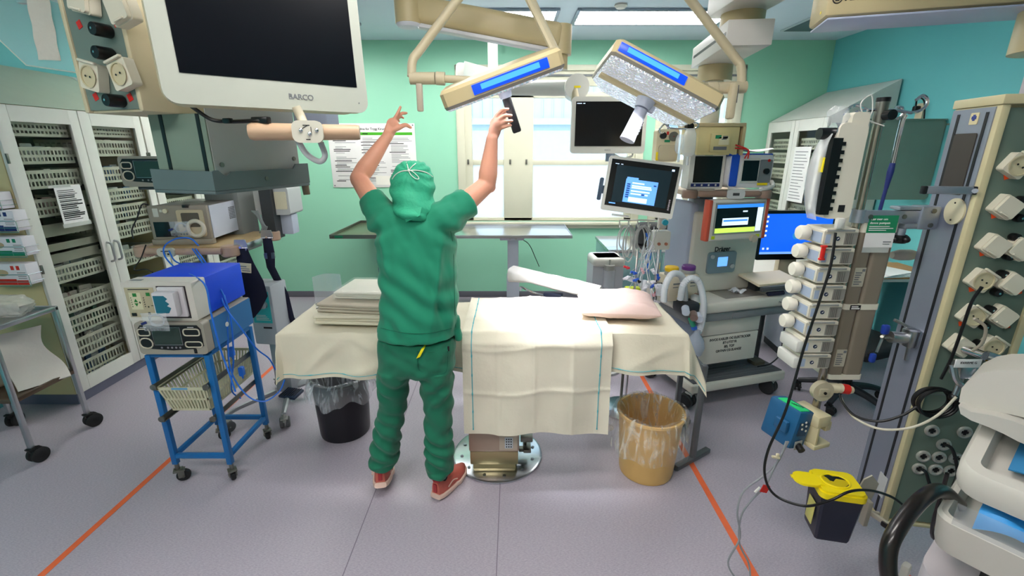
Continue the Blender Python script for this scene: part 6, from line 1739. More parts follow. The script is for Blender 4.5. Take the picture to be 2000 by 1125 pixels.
# lower clamp wheel, labelled handle, oximeter
cw_ = Th('round_clamp', 'beige round clamp wheel with a red-labelled handle low on the drip pole', 'clamp', W(1605, 763, Y=1.66), 0)
M().c((0, -.012, 0), (0, .012, 0), .042, n=32).b(0, -.016, 0, .04, .008, .034, .003).o('wheel', mat('wheel_beige', '#BDB49A', .4), cw_)
M().c((0, -.021, 0), (0, -.0245, 0), .006).o('screw', BLACK, cw_)
M().c((.03, .02, .004), (.075, .02, -.0), .021, n=20).o('collar', CREAM, cw_)
M().t([(.075, .02, 0), (.09, .02, 0), (.12, .02, -.006), (.14, .02, -.008)], [.018, .02, .019, .014], 16, 3).o('handle', CREAM2, cw_)
M().c((.092, .02, -.001), (.122, .02, -.006), .0207, n=20).o('red_label', RED, cw_)
ox = Th('oximeter', 'blue monitor box with a bright green label clamped at the foot of the drip pole', 'monitor', (1.155, 1.60, .555), R(18))
OB = mat('oximeter_blue', '#1E5A86', .4)
M().b(.04, .08, .09, .085, .15, .17, .012, rot=(0, R(10), 0)).o('housing', OB, ox)
M().b(.048, .07, .176, .05, .11, .003, rot=(0, R(10), 0)).o('green_label', mat('label_neon', '#2EDC7E', .5, em=0), ox)
txt('RESPIRATOR', .017, INK, ox, (.048, .07, .1792), (0, R(10), R(90)))
M().b(.037, .003, .1, .05, .002, .06, rot=(0, R(10), 0)).o('control_print', mat('oxi_dark', '#143E62', .4), ox)
x = M()
for dx, dz in ((-.012, .02), (.008, .026), (.012, .008), (-.008, -.002), (.014, -.014)):
    x.c((.04 + dx, .0025, .105 + dz), (.04 + dx, .0005, .105 + dz), .005, n=10)
x.o('keys', PAPER, ox)
M().b(.025, .0, .03, .04, .004, .04, .002).o('socket_plate', GREYP, ox)
M().c((.025, .0, .03), (.018, -.025, .022), .014, n=16).o('cable_plug', BLACK, ox)
CLB = mat('clamp_cream', '#CFC49F', .45)
M().b(.115, .04, .135, .07, .13, .05, .006).b(.125, .03, .02, .09, .12, .022, .006).b(.165, .09, .07, .02, .06, .12, .004).b(.093, .03, .075, .014, .11, .13, .003).b(.15, .03, .105, .03, .1, .04, .003).o('pole_bracket', CLB, ox)
M().b(-.012, .06, .1, .02, .06, .05, .006).o('side_knob', OB, ox)
# ================================================================ right pendant column
cB = Vector((1.565, 1.557, .25))
pc_ = Th('pendant_column', 'tall aluminium pendant column with sockets and gas outlets at the right', 'pendant', cB, R(-9.5))
CW_, CD, CH = .275, .205, 1.64
M().bb(0, .025, 0, CD, 0, CH, .004).bb(CW_ - .025, CW_, 0, CD, 0, CH, .004).bb(.025, CW_ - .025, .02, CD, 0, CH).bb(0, CW_, 0, CD, -.012, 0, .003).bb(-.006, CW_, -.006, CD + .006, CH, CH + .03, .004).o('cream_frame', mat('column_cream', '#CDC39B', .4), pc_)
M().bb(.026, CW_ - .026, .008, .0195, .01, CH - .01).o('socket_panel', mat('panel_slate_green', '#66766A', .5), pc_)
M().bb(-.004, -.0005, .02, CD - .002, .012, CH - .005).o('aluminium_side', mat('column_alu', '#9AA0B0', .35, .6), pc_)
M().bb(-.0055, -.004, .04, .052, .012, CH - .02).bb(-.0055, -.004, CD - .04, CD - .028, .012, CH - .02).o('side_grooves', mat('groove_black', '#15171C', .5), pc_)


def lx(px, py, x=-.005):
    o = pc_.mi @ Vector((0, 0, H)); d = pc_.mi.to_3x3() @ ray(px, py)
    return o + d * ((x - o.x) / d.x)


a, b2 = lx(1905, 260), lx(1905, 385)
M().rr((.07 + CD - .06) / 2 + .005, (a.z + b2.z) / 2, .10, a.z - b2.z, .008, -.0075, -.0042, 'yz').o('brown_panel', mat('panel_brown', '#3E3833', .45), pc_)
q = lx(1903, 232)
M().rr(q.y, q.z, .035, .038, .003, -.0065, -.0042, 'yz').o('logo_plate', mat('logo_cream', '#D8CCA0', .5), pc_)
M().b(-.007, q.y, q.z + .003, .001, .02, .01).b(-.007, q.y, q.z + .003, .001, .01, .02).o('logo_cross', mat('logo_blue', '#2B3F8C', .5), pc_)
q = lx(1866, 413)
M().l([(.001, 0), (.046, 0), (.046, .006), (.001, .008)], (-.0045, q.y, q.z), 32, Matrix.Rotation(-PI / 2, 3, 'Y')).o('round_cover', mat('cover_cream', '#D6CEAE', .45), pc_)
M().c((-.0125, q.y, q.z + .03), (-.014, q.y, q.z + .03), .003).c((-.0125, q.y, q.z - .03), (-.014, q.y, q.z - .03), .003).o('cover_screws', INK, pc_)
q = lx(1900, 372)
M().b(-.075, q.y - .0, q.z, .15, .02, .026, .006).c((-.012, q.y - .02, q.z), (.0, q.y + .0, q.z - .002), .008).o('rail_handle', ALU, pc_)
M().b(-.152, q.y, q.z, .012, .024, .028, .004).b(-.004, q.y - .001, q.z, .012, .024, .028, .004).o('handle_ends', BLACK, pc_)
SOC = [(1990, 324, 'open'), (1968, 405, 'shut'), (1944, 481, 'shut'), (1992, 487, 'shut'), (1920, 549, 'plug'), (1978, 554, 'shut'), (1903, 619, 'plug'), (1959, 619, 'shut'), (1877, 677, 'shut'), (1940, 679, 'open')]
for px, py, k in SOC:
    q = pc_.l(px, py, -.02); ob = socket(pc_, q.x, .008, q.z, .066, R(32), 'open' if k == 'plug' else k)
for px, py in ((1997, 391), (1992, 426), (1984, 464), (1971, 501), (1960, 536), (1948, 572), (1936, 605), (1924, 638), (1913, 672)):
    q = pc_.l(px, py, -.01); plug_cap(pc_, q.x, .008, q.z, .014, .026)
for px, py in ((1967, 345), (1942, 421), (1919, 495), (1898, 565), (1878, 632), (1991, 570), (1968, 637)):
    q = pc_.l(px, py, .006); redtag(pc_, q.x, .0078, q.z, ORANGE, .016)
for px, py in ((1820, 841), (1884, 844), (1843, 868), (1803, 891), (1834, 893), (1867, 895), (1795, 915), (1827, 917), (1857, 919)):
    q = pc_.l(px, py, .004)
    ob = M().l([(.001, 0), (.024, 0), (.026, .004), (.024, .010), (.018, .012), (.016, .006), (.001, .006)], (q.x, .008, q.z), 28, Matrix.Rotation(PI / 2, 3, 'X')).o('gas_outlet', mat('outlet_grey', '#B9B9B2', .35, .4), pc_)
    M().b(q.x, .001, q.z, .022, .002, .01).b(q.x, .001, q.z, .01, .002, .022).o('outlet_slots', BLACK, ob)
M().c((.2, .1, CH + .03), (.2, .1, 2.3 - .25), .075, n=32).o('neck', mat('neck_lilac', '#B9B0B8', .4), pc_)
M().bb(.026, CW_ - .026, .0072, .0078, .60, .603).o('panel_seam', MGREY, pc_)
q = lx(1718, 905)
M().rr(.05, .14, .05, .1, .004, -.006, -.0042, 'yz').o('type_plate', LGREY, pc_)
# overhead arm
ka = Th('overhead_boom', 'cream overhead arm lettered on its side at the top right edge', 'boom', (1.10, 1.81, 2.2), math.atan2(-.16, .52))
M().bb(0, .75, 0, .2, 0, .17, .012).bb(.02, .75, .02, .18, -.004, 0).o('beam', LC, ka)
M().bb(.01, .74, -.0, .2, -.012, -.0045, .003).o('underside', mat('beam_lilac', '#B4BCD4', .4), ka)
txt('KREUZER', .035, INK, ka, (.125, -.0008, .055), bold=.001)
M().t([(.03 + .014 * math.cos(2 * PI * k / 14), -.001, .052 + .014 * math.sin(2 * PI * k / 14)) for k in range(14)], .0018, 5, 2, True).b(.03, -.001, .052, .012, .001, .014).o('ring_mark', INK, ka)
M().bb(-.0015, -.0002, .05, .06, .02, .028).o('yellow_dot', YELLOW, ka)
dr_ = Th('pendant_drum', 'cream joint drum cut off by the top right corner', 'joint', (1.79, 1.66, 2.06), 0)
M().c((0, 0, 0), (0, 0, .2), .115, n=36).c((0, 0, .2), (0, 0, .215), .1, n=36).c((0, 0, .215), (0, 0, .5), .11, n=36).o('drum', LC, dr_)
M().b(-.03, -.1, .0, .06, .06, .02, .004).o('black_switch', BLACK, dr_)

# rail hardware on the column
cl = Th('rail_clamp', 'steel rail clamp with blue-tipped lever on the aluminium column side', 'clamp', W(1775, 660, Y=1.64), 0)
M().c((-.075, 0, .005), (-.015, 0, -.0), .022, n=20).b(.005, 0, 0, .04, .05, .07, .006).b(-.02, .01, .05, .1, .012, .012, .003, rot=(0, R(25), 0)).b(.01, 0, -.055, .012, .012, .08, .003).o('clamp_body', STEEL, cl)
M().t([(-.07, 0, .0), (-.1, 0, .0), (-.115, -.01, .01)], .006, 8).o('screw', DSTEEL, cl)
M().b(-.1, -.0, .035, .026, .022, .04, .008).o('blue_tip', mat('tip_blue', '#203C98', .4), cl)
M().b(-.122, .0, -.085, .022, .02, .04, .008).o('blue_tip', mat('tip_blue', '#203C98', .4), cl)
M().t([(-.1, 0, .015), (-.112, 0, -.06)], .005, 8, 0).o('lever', STEEL, cl)
M().t([(.02, -.012, .0), (.05, -.02, -.03), (.08, -.025, -.05), (.14, -.03, -.05)], .009, 4, 5, sq=2).c((.02, 0, .0), (.11, .01, .0), .008).o('curved_bar', ALU, cl)
vg = Th('suction_valve', 'steel and brass valve block with a white name label on the column front', 'valve', W(1880, 720, Y=1.46), 0)
M().b(-.0, 0, .0, .05, .05, .06, .008).t([(-.05, -.01, .02), (-.04, -.03, -.03), (.0, -.03, -.055), (.03, -.02, -.02)], .01, 8).c((.02, -.01, .0), (.06, -.025, -.015), .022, n=20).c((-.005, -.01, -.03), (-.01, -.01, -.1), .009).b(.045, -.02, -.05, .016, .012, .07, .003, rot=(0, R(14), 0)).o('valve_block', STEEL, vg)
M().c((.045, -.02, -.01), (.062, -.026, -.016), .0235, n=20).o('brass_ring', mat('brass', '#B98A2E', .3, 1), vg)
M().c((.062, -.026, -.016), (.1, -.04, -.03), .009).o('probe', DSTEEL, vg)
M().b(-.02, -.03, .035, .09, .003, .032, .001).o('name_label', PAPER, vg)
txt('KVARME G', .012, INK, vg, (-.02, -.0322, .038))
M().s((-.012, -.01, -.108), .014, 14).o('black_ball', BLACK, vg)
sv = Th('gas_probe', 'chrome gas probe beside the brass ringed valve', 'probe', W(1925, 695, Y=1.46), 0)
M().c((0, 0, 0), (.035, -.02, -.01), .02, n=18).c((.035, -.02, -.01), (.06, -.035, -.02), .014, n=18).c((-.005, .0, .0), (-.03, .08, .0), .016).o('body', CHROME, sv)

# sharps bin, hooked on
sb = Th('sharps_bin', 'yellow-lidded dark blue sharps bin hooked on the foot of the pendant column', 'bin', (W(1606, 1062, Y=1.47).x, 1.47, .285), R(-12))
sb.e.scale = (.8, .78, .92)
hs_ = .22
M().rings([[Vector((x * k, y * k, z)) for x, y in ((-.085, -.07), (-.075, -.08), (.075, -.08), (.085, -.07), (.085, .07), (.075, .08), (-.075, .08), (-.085, .07))] for z, k in ((0, .86), (.01, .9), (hs_, 1.06), (hs_ - .004, 1.0), (.012, .84))]).o('container', mat('sharps_navy', '#1D2334', .4), sb)
lid = M().rr(0, 0, .2, .185, .03, hs_, hs_ + .025, 'xy').rr(0, .0, .185, .17, .03, hs_ + .025, hs_ + .035, 'xy')
lid.o('lid', YELLOW, sb)
M().t([(-.01 + .06 * math.cos(2 * PI * k / 20), .0 + .05 * math.sin(2 * PI * k / 20), hs_ + .037) for k in range(20)], .005, 8, 2, True).o('lid_ring', YELLOW, sb)
M().l([(.001, .0352), (.052, .0352), (.052, .0365), (.001, .0365)], (-.01, 0, hs_), 24).o('lid_well', mat('sharps_yellow_dark', '#C9B40A', .5), sb)
M().pl([(-.05, .03), (-.045, .044), (-.03, .05), (-.01, .035), (.03, .04), (.045, .015), (.03, .018), (.0, .02), (-.01, .008), (-.02, -.005), (-.035, .0), (-.04, .02)], hs_ + .0368, hs_ + .0375, 'xy').pl([(.02, -.04), (.04, -.03), (.045, -.01), (.036, -.02), (.02, -.034)], hs_ + .0368, hs_ + .0375, 'xy').o('opening', BLACK, sb)
M().rr(-.14, -.01, .12, .10, .045, hs_ + .03, hs_ + .04, 'xy').b(-.085, -.01, hs_ + .035, .03, .07, .008, .002).b(-.2, -.0, hs_ + .035, .014, .02, .008, .002).o('flap', YELLOW, sb)
M().bb(-.094, -.09, -.04, .03, .05, hs_ - .06, .001).o('side_label', mat('sharps_label', '#D8D27A', .5), sb)
sh = Th('bin_bracket', 'grey metal bracket holding the sharps bin to the column', 'bracket', W(1690, 955, Y=1.56), 0)
M().pl([(-.04, -.02), (-.02, .05), (.01, .07), (.045, .03), (.03, -.06), (.0, -.07)], -.006, .0).b(.01, -.02, -.1, .02, .03, .12, .004).c((.01, 0, -.115), (.075, -.01, -.115), .008).b(.035, -.04, -.1, .014, .1, .02, .003, rot=(0, 0, R(20))).o('bracket', mat('bracket_grey', '#B4AF9F', .4, .3), sh)
M().b(.05, -.09, -.105, .022, .05, .024, .006, rot=(0, 0, R(20))).o('end_cap', BLACK, sh)

# cables on the right
def cable(name, label, pts, r, m_, grp=None):
    return one(M().t([W(a, b, Y=c) for a, b, c in pts], r, 8, 8), name, m_, label, 'cable', group=grp)


BC = mat('cable_black', '#0B0B0D', .4); GC = mat('cable_grey2', '#8B8F93', .45)
cable('black_cable', 'long black cable sweeping from the pump stack round to the column foot', [(1632, 455, 1.64), (1622, 520, 1.6), (1600, 590, 1.58), (1570, 680, 1.56), (1535, 800, 1.5), (1500, 880, 1.46), (1494, 930, 1.44), (1515, 968, 1.42), (1570, 988, 1.36), (1620, 978, 1.36), (1660, 960, 1.37), (1700, 958, 1.4), (1740, 970, 1.42), (1766, 988, 1.42)], .0048, BC)
cable('grey_cable', 'grey cable from the blue oximeter down to the floor, left strand', [(1536, 862, 1.56), (1520, 900, 1.55), (1490, 930, 1.55), (1452, 960, 1.54), (1440, 1000, 1.52), (1445, 1050, 1.5), (1422, 1098, 1.48), (1440, 1135, 1.46)], .0038, GC)
cable('grey_cable', 'grey cable from the blue oximeter to the red flag, right strand', [(1540, 862, 1.56), (1522, 895, 1.55), (1508, 922, 1.54), (1494, 950, 1.54), (1465, 980, 1.53), (1447, 1010, 1.52), (1444, 1060, 1.5), (1462, 1100, 1.48), (1466, 1135, 1.46)], .0038, GC)
t = Th('cable_flag', 'red tape flag wrapped on the grey oximeter cable', 'flag', W(1492, 955, Y=1.535), R(10))
M().b(.005, 0, 0, .034, .003, .034, rot=(0, R(20), 0)).o('red_tape', RED, t); M().t([(-.02, 0, .012), (-.04, 0, -.01)], .005, 6, 0).o('white_sleeve', WHITE, t)
t = Th('cable_clip', 'small cream clip on the paired grey cables under the oximeter', 'clip', W(1515, 893, Y=1.545), 0)
M().b(0, 0, 0, .032, .012, .01, .003, rot=(0, R(10), 0)).b(.006, 0, .01, .012, .01, .014, .003).o('clip', CREAM, t)
co = Th('coiled_cable', 'black cable coil hanging on the front of the pendant column', 'cable', W(1818, 782, Y=1.50), R(-9))
x = M()
for k in range(6):
    rx = .058 + .003 * (k % 3); 
    x.t([(rx * math.cos(2 * PI * j / 18) + .002 * k, -.006 * k + .004, rx * .88 * math.sin(2 * PI * j / 18)) for j in range(18)], .0048, 8, 2, True)
x.o('loops', BC, co)
cable('black_cable', 'black cable running from the coil left to the red-labelled handle', [(1790, 795, 1.48), (1760, 812, 1.48), (1715, 823, 1.5), (1670, 812, 1.56), (1645, 785, 1.62), (1640, 770, 1.64)], .0048, BC)
cable('white_cable', 'cream cable swinging below the coil to the red-labelled handle', [(1868, 775, 1.42), (1830, 812, 1.42), (1780, 835, 1.44), (1720, 838, 1.48), (1672, 818, 1.55), (1652, 795, 1.62), (1640, 772, 1.65)], .0045, mat('cable_cream', '#C9C3B0', .45))
cable('black_cable', 'black mains cable plugged in the column and hanging down behind the coil', [(1918, 560, 1.42), (1898, 590, 1.43), (1880, 640, 1.45), (1858, 700, 1.46), (1838, 740, 1.47)], .005, BC)
cable('grey_cable', 'grey mains cable plugged beside the black one on the column', [(1903, 622, 1.42), (1925, 640, 1.41), (1918, 670, 1.42), (1900, 685, 1.44)], .005, mat('cable_taupe', '#A69E8E', .5))
for k, (pp_) in enumerate(([(1845, 868, 1.47), (1858, 875, 1.44), (1866, 895, 1.43), (1870, 925, 1.42), (1862, 950, 1.4)], [(1797, 915, 1.49), (1808, 922, 1.47), (1814, 940, 1.46), (1822, 965, 1.44)])):
    cable('gas_hose', ['black hose with brass probe in the upper gas outlet of the column', 'black hose with brass probe in the lower left gas outlet'][k], pp_, .006, BC)
cable('floor_cable', 'grey cable lying on the floor behind the anaesthesia base', [(1532, 640, 3.3), (1528, 665, 3.3), (1525, 690, 3.3), (1505, 710, 3.0), (1480, 716, 2.95)], .005, BC)

# ================================================================ ultrasound machine, lower right corner
us = Th('ultrasound_machine', 'white ultrasound trolley with black handle and blue gloves in the lower right corner', 'machine', (1.27, 1.085, 0), R(-54))
UW = mat('ultrasound_white', '#CBC7BD', .35)
U = lambda px, py, y=0: us.l(px, py, y)
# lower bin
def tub(z0, z1, x0, x1, y0, y1, r, wall, floor_, m_, nm, tilt=0, k0=.94):
    def ring(z, ins, k=1):
        pts = []
        cx, cy, w, h = (x0 + x1) / 2, (y0 + y1) / 2, (x1 - x0) / 2 * k - ins, (y1 - y0) / 2 * k - ins
        rr_ = max(.01, r - ins)
        for sx, sy, a in ((1, 1, 0), (-1, 1, 90), (-1, -1, 180), (1, -1, 270)):
            for i in range(7):
                t_ = R(a + 15 * i); y = cy + sy * (h - rr_) + rr_ * math.sin(t_)
                pts.append(Vector((cx + sx * (w - rr_) + rr_ * math.cos(t_), y, z + tilt * (y - y0))))
        return pts
    return M().rings([ring(z0, 0, k0), ring(z0 + .02, 0, k0 + .02), ring(z1 - .012, 0), ring(z1, .008), ring(z1, wall - .006), ring(z1 - .012, wall), ring(floor_, wall + .006)]).o(nm, m_, us)


tub(.62, .735, .0 - .02, .42, -.03, .34, .05, .028, .66, UW, 'glove_bin', 0)
M().bb(.02, .40, -.036, -.034, .73, .80).o('clear_window', mat('bin_window', '#B9C0C6', .1, alpha=.16, coat=.6), us)
tub(.815, .89, .0 - .01, .42, -.01, .34, .06, .045, .835, UW, 'tray', .3, .98)
gv = M().g(lambda u, v: Vector((.06 + .34 * u, -.028 + .2 * v, .74 + .06 * min(1, 3 * v) + .014 * math.sin(9 * u + 2 * v) + .018 * math.sin(13 * v + 3 * u) + .02 * u)), 26, 14, .003)
gv.o('blue_gloves', mat('nitrile_blue', '#3B9BE0', .5), us)
M().g(lambda u, v: Vector((.08 + .28 * u, .09 + .14 * v - .03 * u, .895 + .03 * v + .008 * math.sin(8 * u))), 14, 6, .004).o('blue_cloth', mat('cloth_blue', '#3A86B8', .6), us)
M().bb(.1, .34, .22, .27, .9, .99, .01).o('black_holder', BLACK, us)
M().c((.20, .03, .8895), (.20, .028, .891), .018).o('white_spot', PAPER, us)
sg = M().t([(.215 + .016 * math.cos(2 * PI * k / 16), .012 + .004 * math.sin(2 * PI * k / 16), .876 + .015 * math.sin(2 * PI * k / 16)) for k in range(16)], .002, 5, 2, True)
sg.o('red_ring_mark', RED, us)
# upper wing (keyboard arm)
pts = [U(*p, .25) for p in ((1887, 768), (1892, 742), (1908, 724), (1935, 711), (1965, 706), (2030, 706), (2030, 800), (1985, 790), (1950, 785), (1910, 780))]
M().pl([(p.x, p.z) for p in pts], .16, .34).o('upper_wing', UW, us)
pts = [U(*p, .22) for p in ((1888, 772), (1912, 784), (1952, 790), (1990, 800), (2030, 815), (2030, 850), (2000, 838), (1975, 825), (1945, 812), (1912, 800), (1892, 788))]
M().pl([(p.x, p.z) for p in pts], .12, .3).o('wing_support', mat('ultrasound_grey', '#C2BFB6', .4), us)
# body and handle
M().rr(.2, .18, .44, .4, .1, .2, .50, 'xy').rr(.22, .2, .5, .5, .12, .1, .2, 'xy').o('body', mat('ultrasound_lilac', '#CFC8CC', .4), us)
M().bb(.1, .34, .1, .3, .5, .64).o('neck', BLACK, us)
HB = [W(1872, 985, Y=1.18), W(1838, 958, Y=1.14), W(1800, 975, Y=1.08), W(1755, 1030, Y=1.02), W(1735, 1080, Y=.99), W(1742, 1150, Y=.96), W(1780, 1210, Y=.98)]
M().t([us.mi @ p for p in HB], .021, 16, 6).o('push_handle', mat('handle_gloss_black', '#17110F', .28, coat=.2), us)
M().t([us.mi @ W(1850, 925, Y=1.2), us.mi @ W(1820, 1040, Y=1.25), us.mi @ W(1850, 1060, Y=1.3)], .006, 6, 6).o('cord', BLACK, us)
for x, y in ((.0, .0), (.42, .0), (.0, .4), (.42, .4)):
    cast(us, x, y, .1, .045, .4, LGREY, RUBBER, True)
q = W(1768, 1115, Y=1.0)
M().b(*(us.mi @ q), .02, .03, .05, .008).o('brake_pedal', UW, us)
M().b(*(us.mi @ (q + Vector((.015, -.005, -.03)))), .02, .03, .02, .006).o('red_brake', ORANGE, us)
# ================================================================ the person
from mathutils.bvhtree import BVHTree
PE = Th('person', 'person in green scrubs and cap seen from behind, both arms raised to the surgical lamp', 'person', (-.50, 2.02, 0), 0)
SKIN = mat('skin', '#D79A80', .5, var=.08, vs=14, sss=.12, bump=.06, bs=120)
SCRUB = mat('scrub_green', '#0E7F5F', .8, var=.05, vs=5, bump=.12, bs=500, sheen=.15)
CAPM = mat('cap_green', '#2FA57E', .7, var=.16, vs=12, bump=.35, bs=70)
W3 = lambda px, py, Y: W(px, py, Y=Y)


def solid(builder, name, m, voxel, smooth, parent, wr=None, label=None, loc=(0, 0, 0)):
    """union of overlapping closed shapes as one smooth continuous surface (world coordinates -> parent space)"""
    bmesh.ops.recalc_face_normals(builder.bm, faces=builder.bm.faces)
    me = bpy.data.meshes.new('tmp'); builder.bm.to_mesh(me); builder.bm.free()
    ob = bpy.data.objects.new('tmp', me); COL.objects.link(ob)
    rm = ob.modifiers.new('r', 'REMESH'); rm.mode = 'VOXEL'; rm.voxel_size = voxel
    sm = ob.modifiers.new('s', 'SMOOTH'); sm.factor = .5; sm.iterations = smooth
    out = bpy.data.meshes.new_from_object(ob.evaluated_get(bpy.context.evaluated_depsgraph_get()))
    bpy.data.objects.remove(ob); bpy.data.meshes.remove(me)
    if wr:
        ns = [v.normal.copy() for v in out.vertices]
        for v, n in zip(out.vertices, ns):
            v.co += n * wr(v.co)
    off = parent.loc
    for v in out.vertices:
        v.co -= off
    out.materials.clear(); out.materials.append(m)
    out.polygons.foreach_set('use_smooth', [True] * len(out.polygons))
    out.name = name
    o = bpy.data.objects.new(name, out); COL.objects.link(o); o.parent = parent.e
    if label:
        o['label'] = label
    return o


def ball(m, p, r):
    return m.s(p, r, 14)


def limb(m, pts, rs, n=16, sq=1):
    m.t(pts, rs, n, 5, sq=sq)
    ball(m, pts[0], rs[0]); ball(m, pts[-1], rs[-1])
    return m


def loft(m, rows, n=32, p=2.3):
    """rows of (x0, x1, yc, ry, z) -> rounded horizontal sections"""
    rings = []
    for x0, x1, yc, ry, z in rows:
        cx, rx = (x0 + x1) / 2, (x1 - x0) / 2; g = []
        for j in range(n):
            a = 2 * PI * j / n; c, s = math.cos(a), math.sin(a)
            g.append(Vector((cx + rx * math.copysign(abs(c) ** (2 / p), c), yc + ry * math.copysign(abs(s) ** (2 / p), s), z)))
        rings.append(g)
    return m.rings(rings)


def row(pxl, pxr, py, Y, ry, dy=0):
    """section whose silhouette edges are seen at pxl and pxr"""
    a, b = W3(pxl, py, Y), W3(pxr, py, Y)
    return (a.x, b.x, Y + dy, ry, a.z)


# ---- body: one continuous surface
YB_ = 1.96
bd = M()
loft(bd, [row(755, 870, 690, YB_, .095), row(758, 868, 640, YB_, .09), row(764, 864, 590, YB_, .08), row(758, 866, 520, YB_, .09), row(758, 865, 465, YB_, .09), row(782, 842, 432, YB_, .06)])
ls, rs = W3(752, 428, 1.97), W3(872, 428, 1.97)
le, lw = W3(700, 349, 2.13), W3(757, 266, 2.24)
re, rw = W3(951, 360, 2.11), W3(961, 272, 2.10)
limb(bd, [ls, ls.lerp(le, .5), le], [.058, .046, .038])
limb(bd, [le, le.lerp(lw, .25), le.lerp(lw, .6), lw], [.038, .042, .034, .024])
limb(bd, [rs, rs.lerp(re, .5), re], [.058, .047, .04])
limb(bd, [re, re.lerp(rw, .25), re.lerp(rw, .6), rw], [.04, .043, .035, .026])
ball(bd, le + Vector((-.012, .004, -.012)), .026); ball(bd, re + Vector((.014, .002, -.012)), .027)
# neck and head with a face on the far side
hd = W3(806, 362, 2.0)
limb(bd, [W3(808, 430, 1.965), W3(807, 400, 1.98), hd], [.062, .055, .06])
bd.s(hd + Vector((0, .0, -.008)), (.072, .09, .098), 24)
bd.s(hd + Vector((0, .045, -.055)), (.052, .05, .05), 18)
limb(bd, [hd + Vector((0, .085, .02)), hd + Vector((0, .108, -.018))], [.009, .014])
ball(bd, hd + Vector((0, .088, -.052)), .016); ball(bd, hd + Vector((0, .085, -.09)), .018)
for s in (-1, 1):
    bd.s(hd + Vector((s * .077, .0, -.01)), (.012, .02, .03), 12)
# left hand
def hand(wr_, palm, fing, thumb, pr=(.026, .030, .03), sq=.55):
    limb(bd, [wr_, wr_.lerp(palm, .5), palm], list(pr), 14, sq)
    for f, r in fing:
        limb(bd, [palm.lerp(f[0], .5)] + f, [r * 1.12, r * 1.08, r, r * .78], 10)
    limb(bd, thumb, [.0135, .012, .0105, .008], 10)


hand(lw, W3(767, 243, 2.27), [
    ([W3(771, 232, 2.265), W3(777, 221, 2.275), W3(782, 209, 2.285)], .0088),
    ([W3(775, 233, 2.28), W3(784, 222, 2.30), W3(794, 221, 2.315)], .0088),
    ([W3(772, 237, 2.30), W3(781, 228, 2.33), W3(788, 230, 2.355)], .0084),
    ([W3(768, 241, 2.315), W3(775, 234, 2.345), W3(780, 237, 2.37)], .0076)],
    [W3(764, 256, 2.25), W3(780, 249, 2.26), W3(792, 244, 2.275), W3(802, 249, 2.285)])
hand(rw, W3(970, 243, 2.12), [
    ([W3(968, 228, 2.108), W3(980, 216, 2.10), W3(992, 213, 2.108)], .009),
    ([W3(974, 235, 2.103), W3(986, 226, 2.095), W3(999, 226, 2.106)], .009),
    ([W3(976, 243, 2.105), W3(988, 237, 2.096), W3(1000, 236, 2.106)], .0088),
    ([W3(976, 251, 2.11), W3(988, 247, 2.10), W3(998, 245, 2.11)], .0078)],
    [W3(964, 252, 2.13), W3(972, 232, 2.17), W3(982, 220, 2.19), W3(995, 214, 2.188)], (.027, .032, .032), .6)
# legs
hipl, hipr = W3(776, 700, 1.96), W3(852, 700, 1.96)
knl, knr = W3(765, 800, 1.99), W3(855, 800, 1.985)
anl, anr = W3(747, 908, 2.035), W3(852, 925, 2.01)
for h_, k_, a_ in ((hipl, knl, anl), (hipr, knr, anr)):
    limb(bd, [h_, h_.lerp(k_, .5), k_, k_.lerp(a_, .4), a_], [.06, .05, .042, .042, .03])
body = solid(bd, 'body', SKIN, .0042, 5, PE)
ey = M()
for s in (-1, 1):
    ey.s(hd + Vector((s * .03, .083, .008)) - PE.loc, .011, 12)
ey.o('eyes', mat('eye_white', '#E6E2DC', .3), PE)
M().s(hd + Vector((0, .091, -.068)) - PE.loc, (.022, .008, .006), 12).o('mouth', mat('lip', '#B56A60', .5), PE)

# ---- tunic
tn = M()
loft(tn, [row(739, 889, 654, 1.945, .126), row(740, 890, 632, 1.945, .125), row(741, 892, 600, 1.945, .118), row(741, 891, 555, 1.945, .112), row(739, 889, 505, 1.95, .112), row(737, 890, 470, 1.955, .112), row(740, 888, 440, 1.96, .102), row(752, 876, 420, 1.965, .088), row(772, 852, 408, 1.97, .07)])
lc, rc = W3(726, 389, 2.02), W3(912, 397, 2.03)
limb(tn, [W3(772, 440, 1.955), W3(752, 425, 1.965), W3(738, 408, 1.985)], [.085, .077, .066])
tn.t([W3(738, 408, 1.985), lc], [.067, .060], 20, 0)
limb(tn, [W3(850, 440, 1.955), W3(872, 425, 1.965), W3(893, 408, 1.995)], [.088, .082, .073])
tn.t([W3(893, 408, 1.995), rc], [.073, .068], 20, 0)
fl = W3(898, 640, 1.97)
tn.b(fl.x - .012, fl.y, fl.z, .035, .07, .12, .012, rot=(0, R(-6), 0))


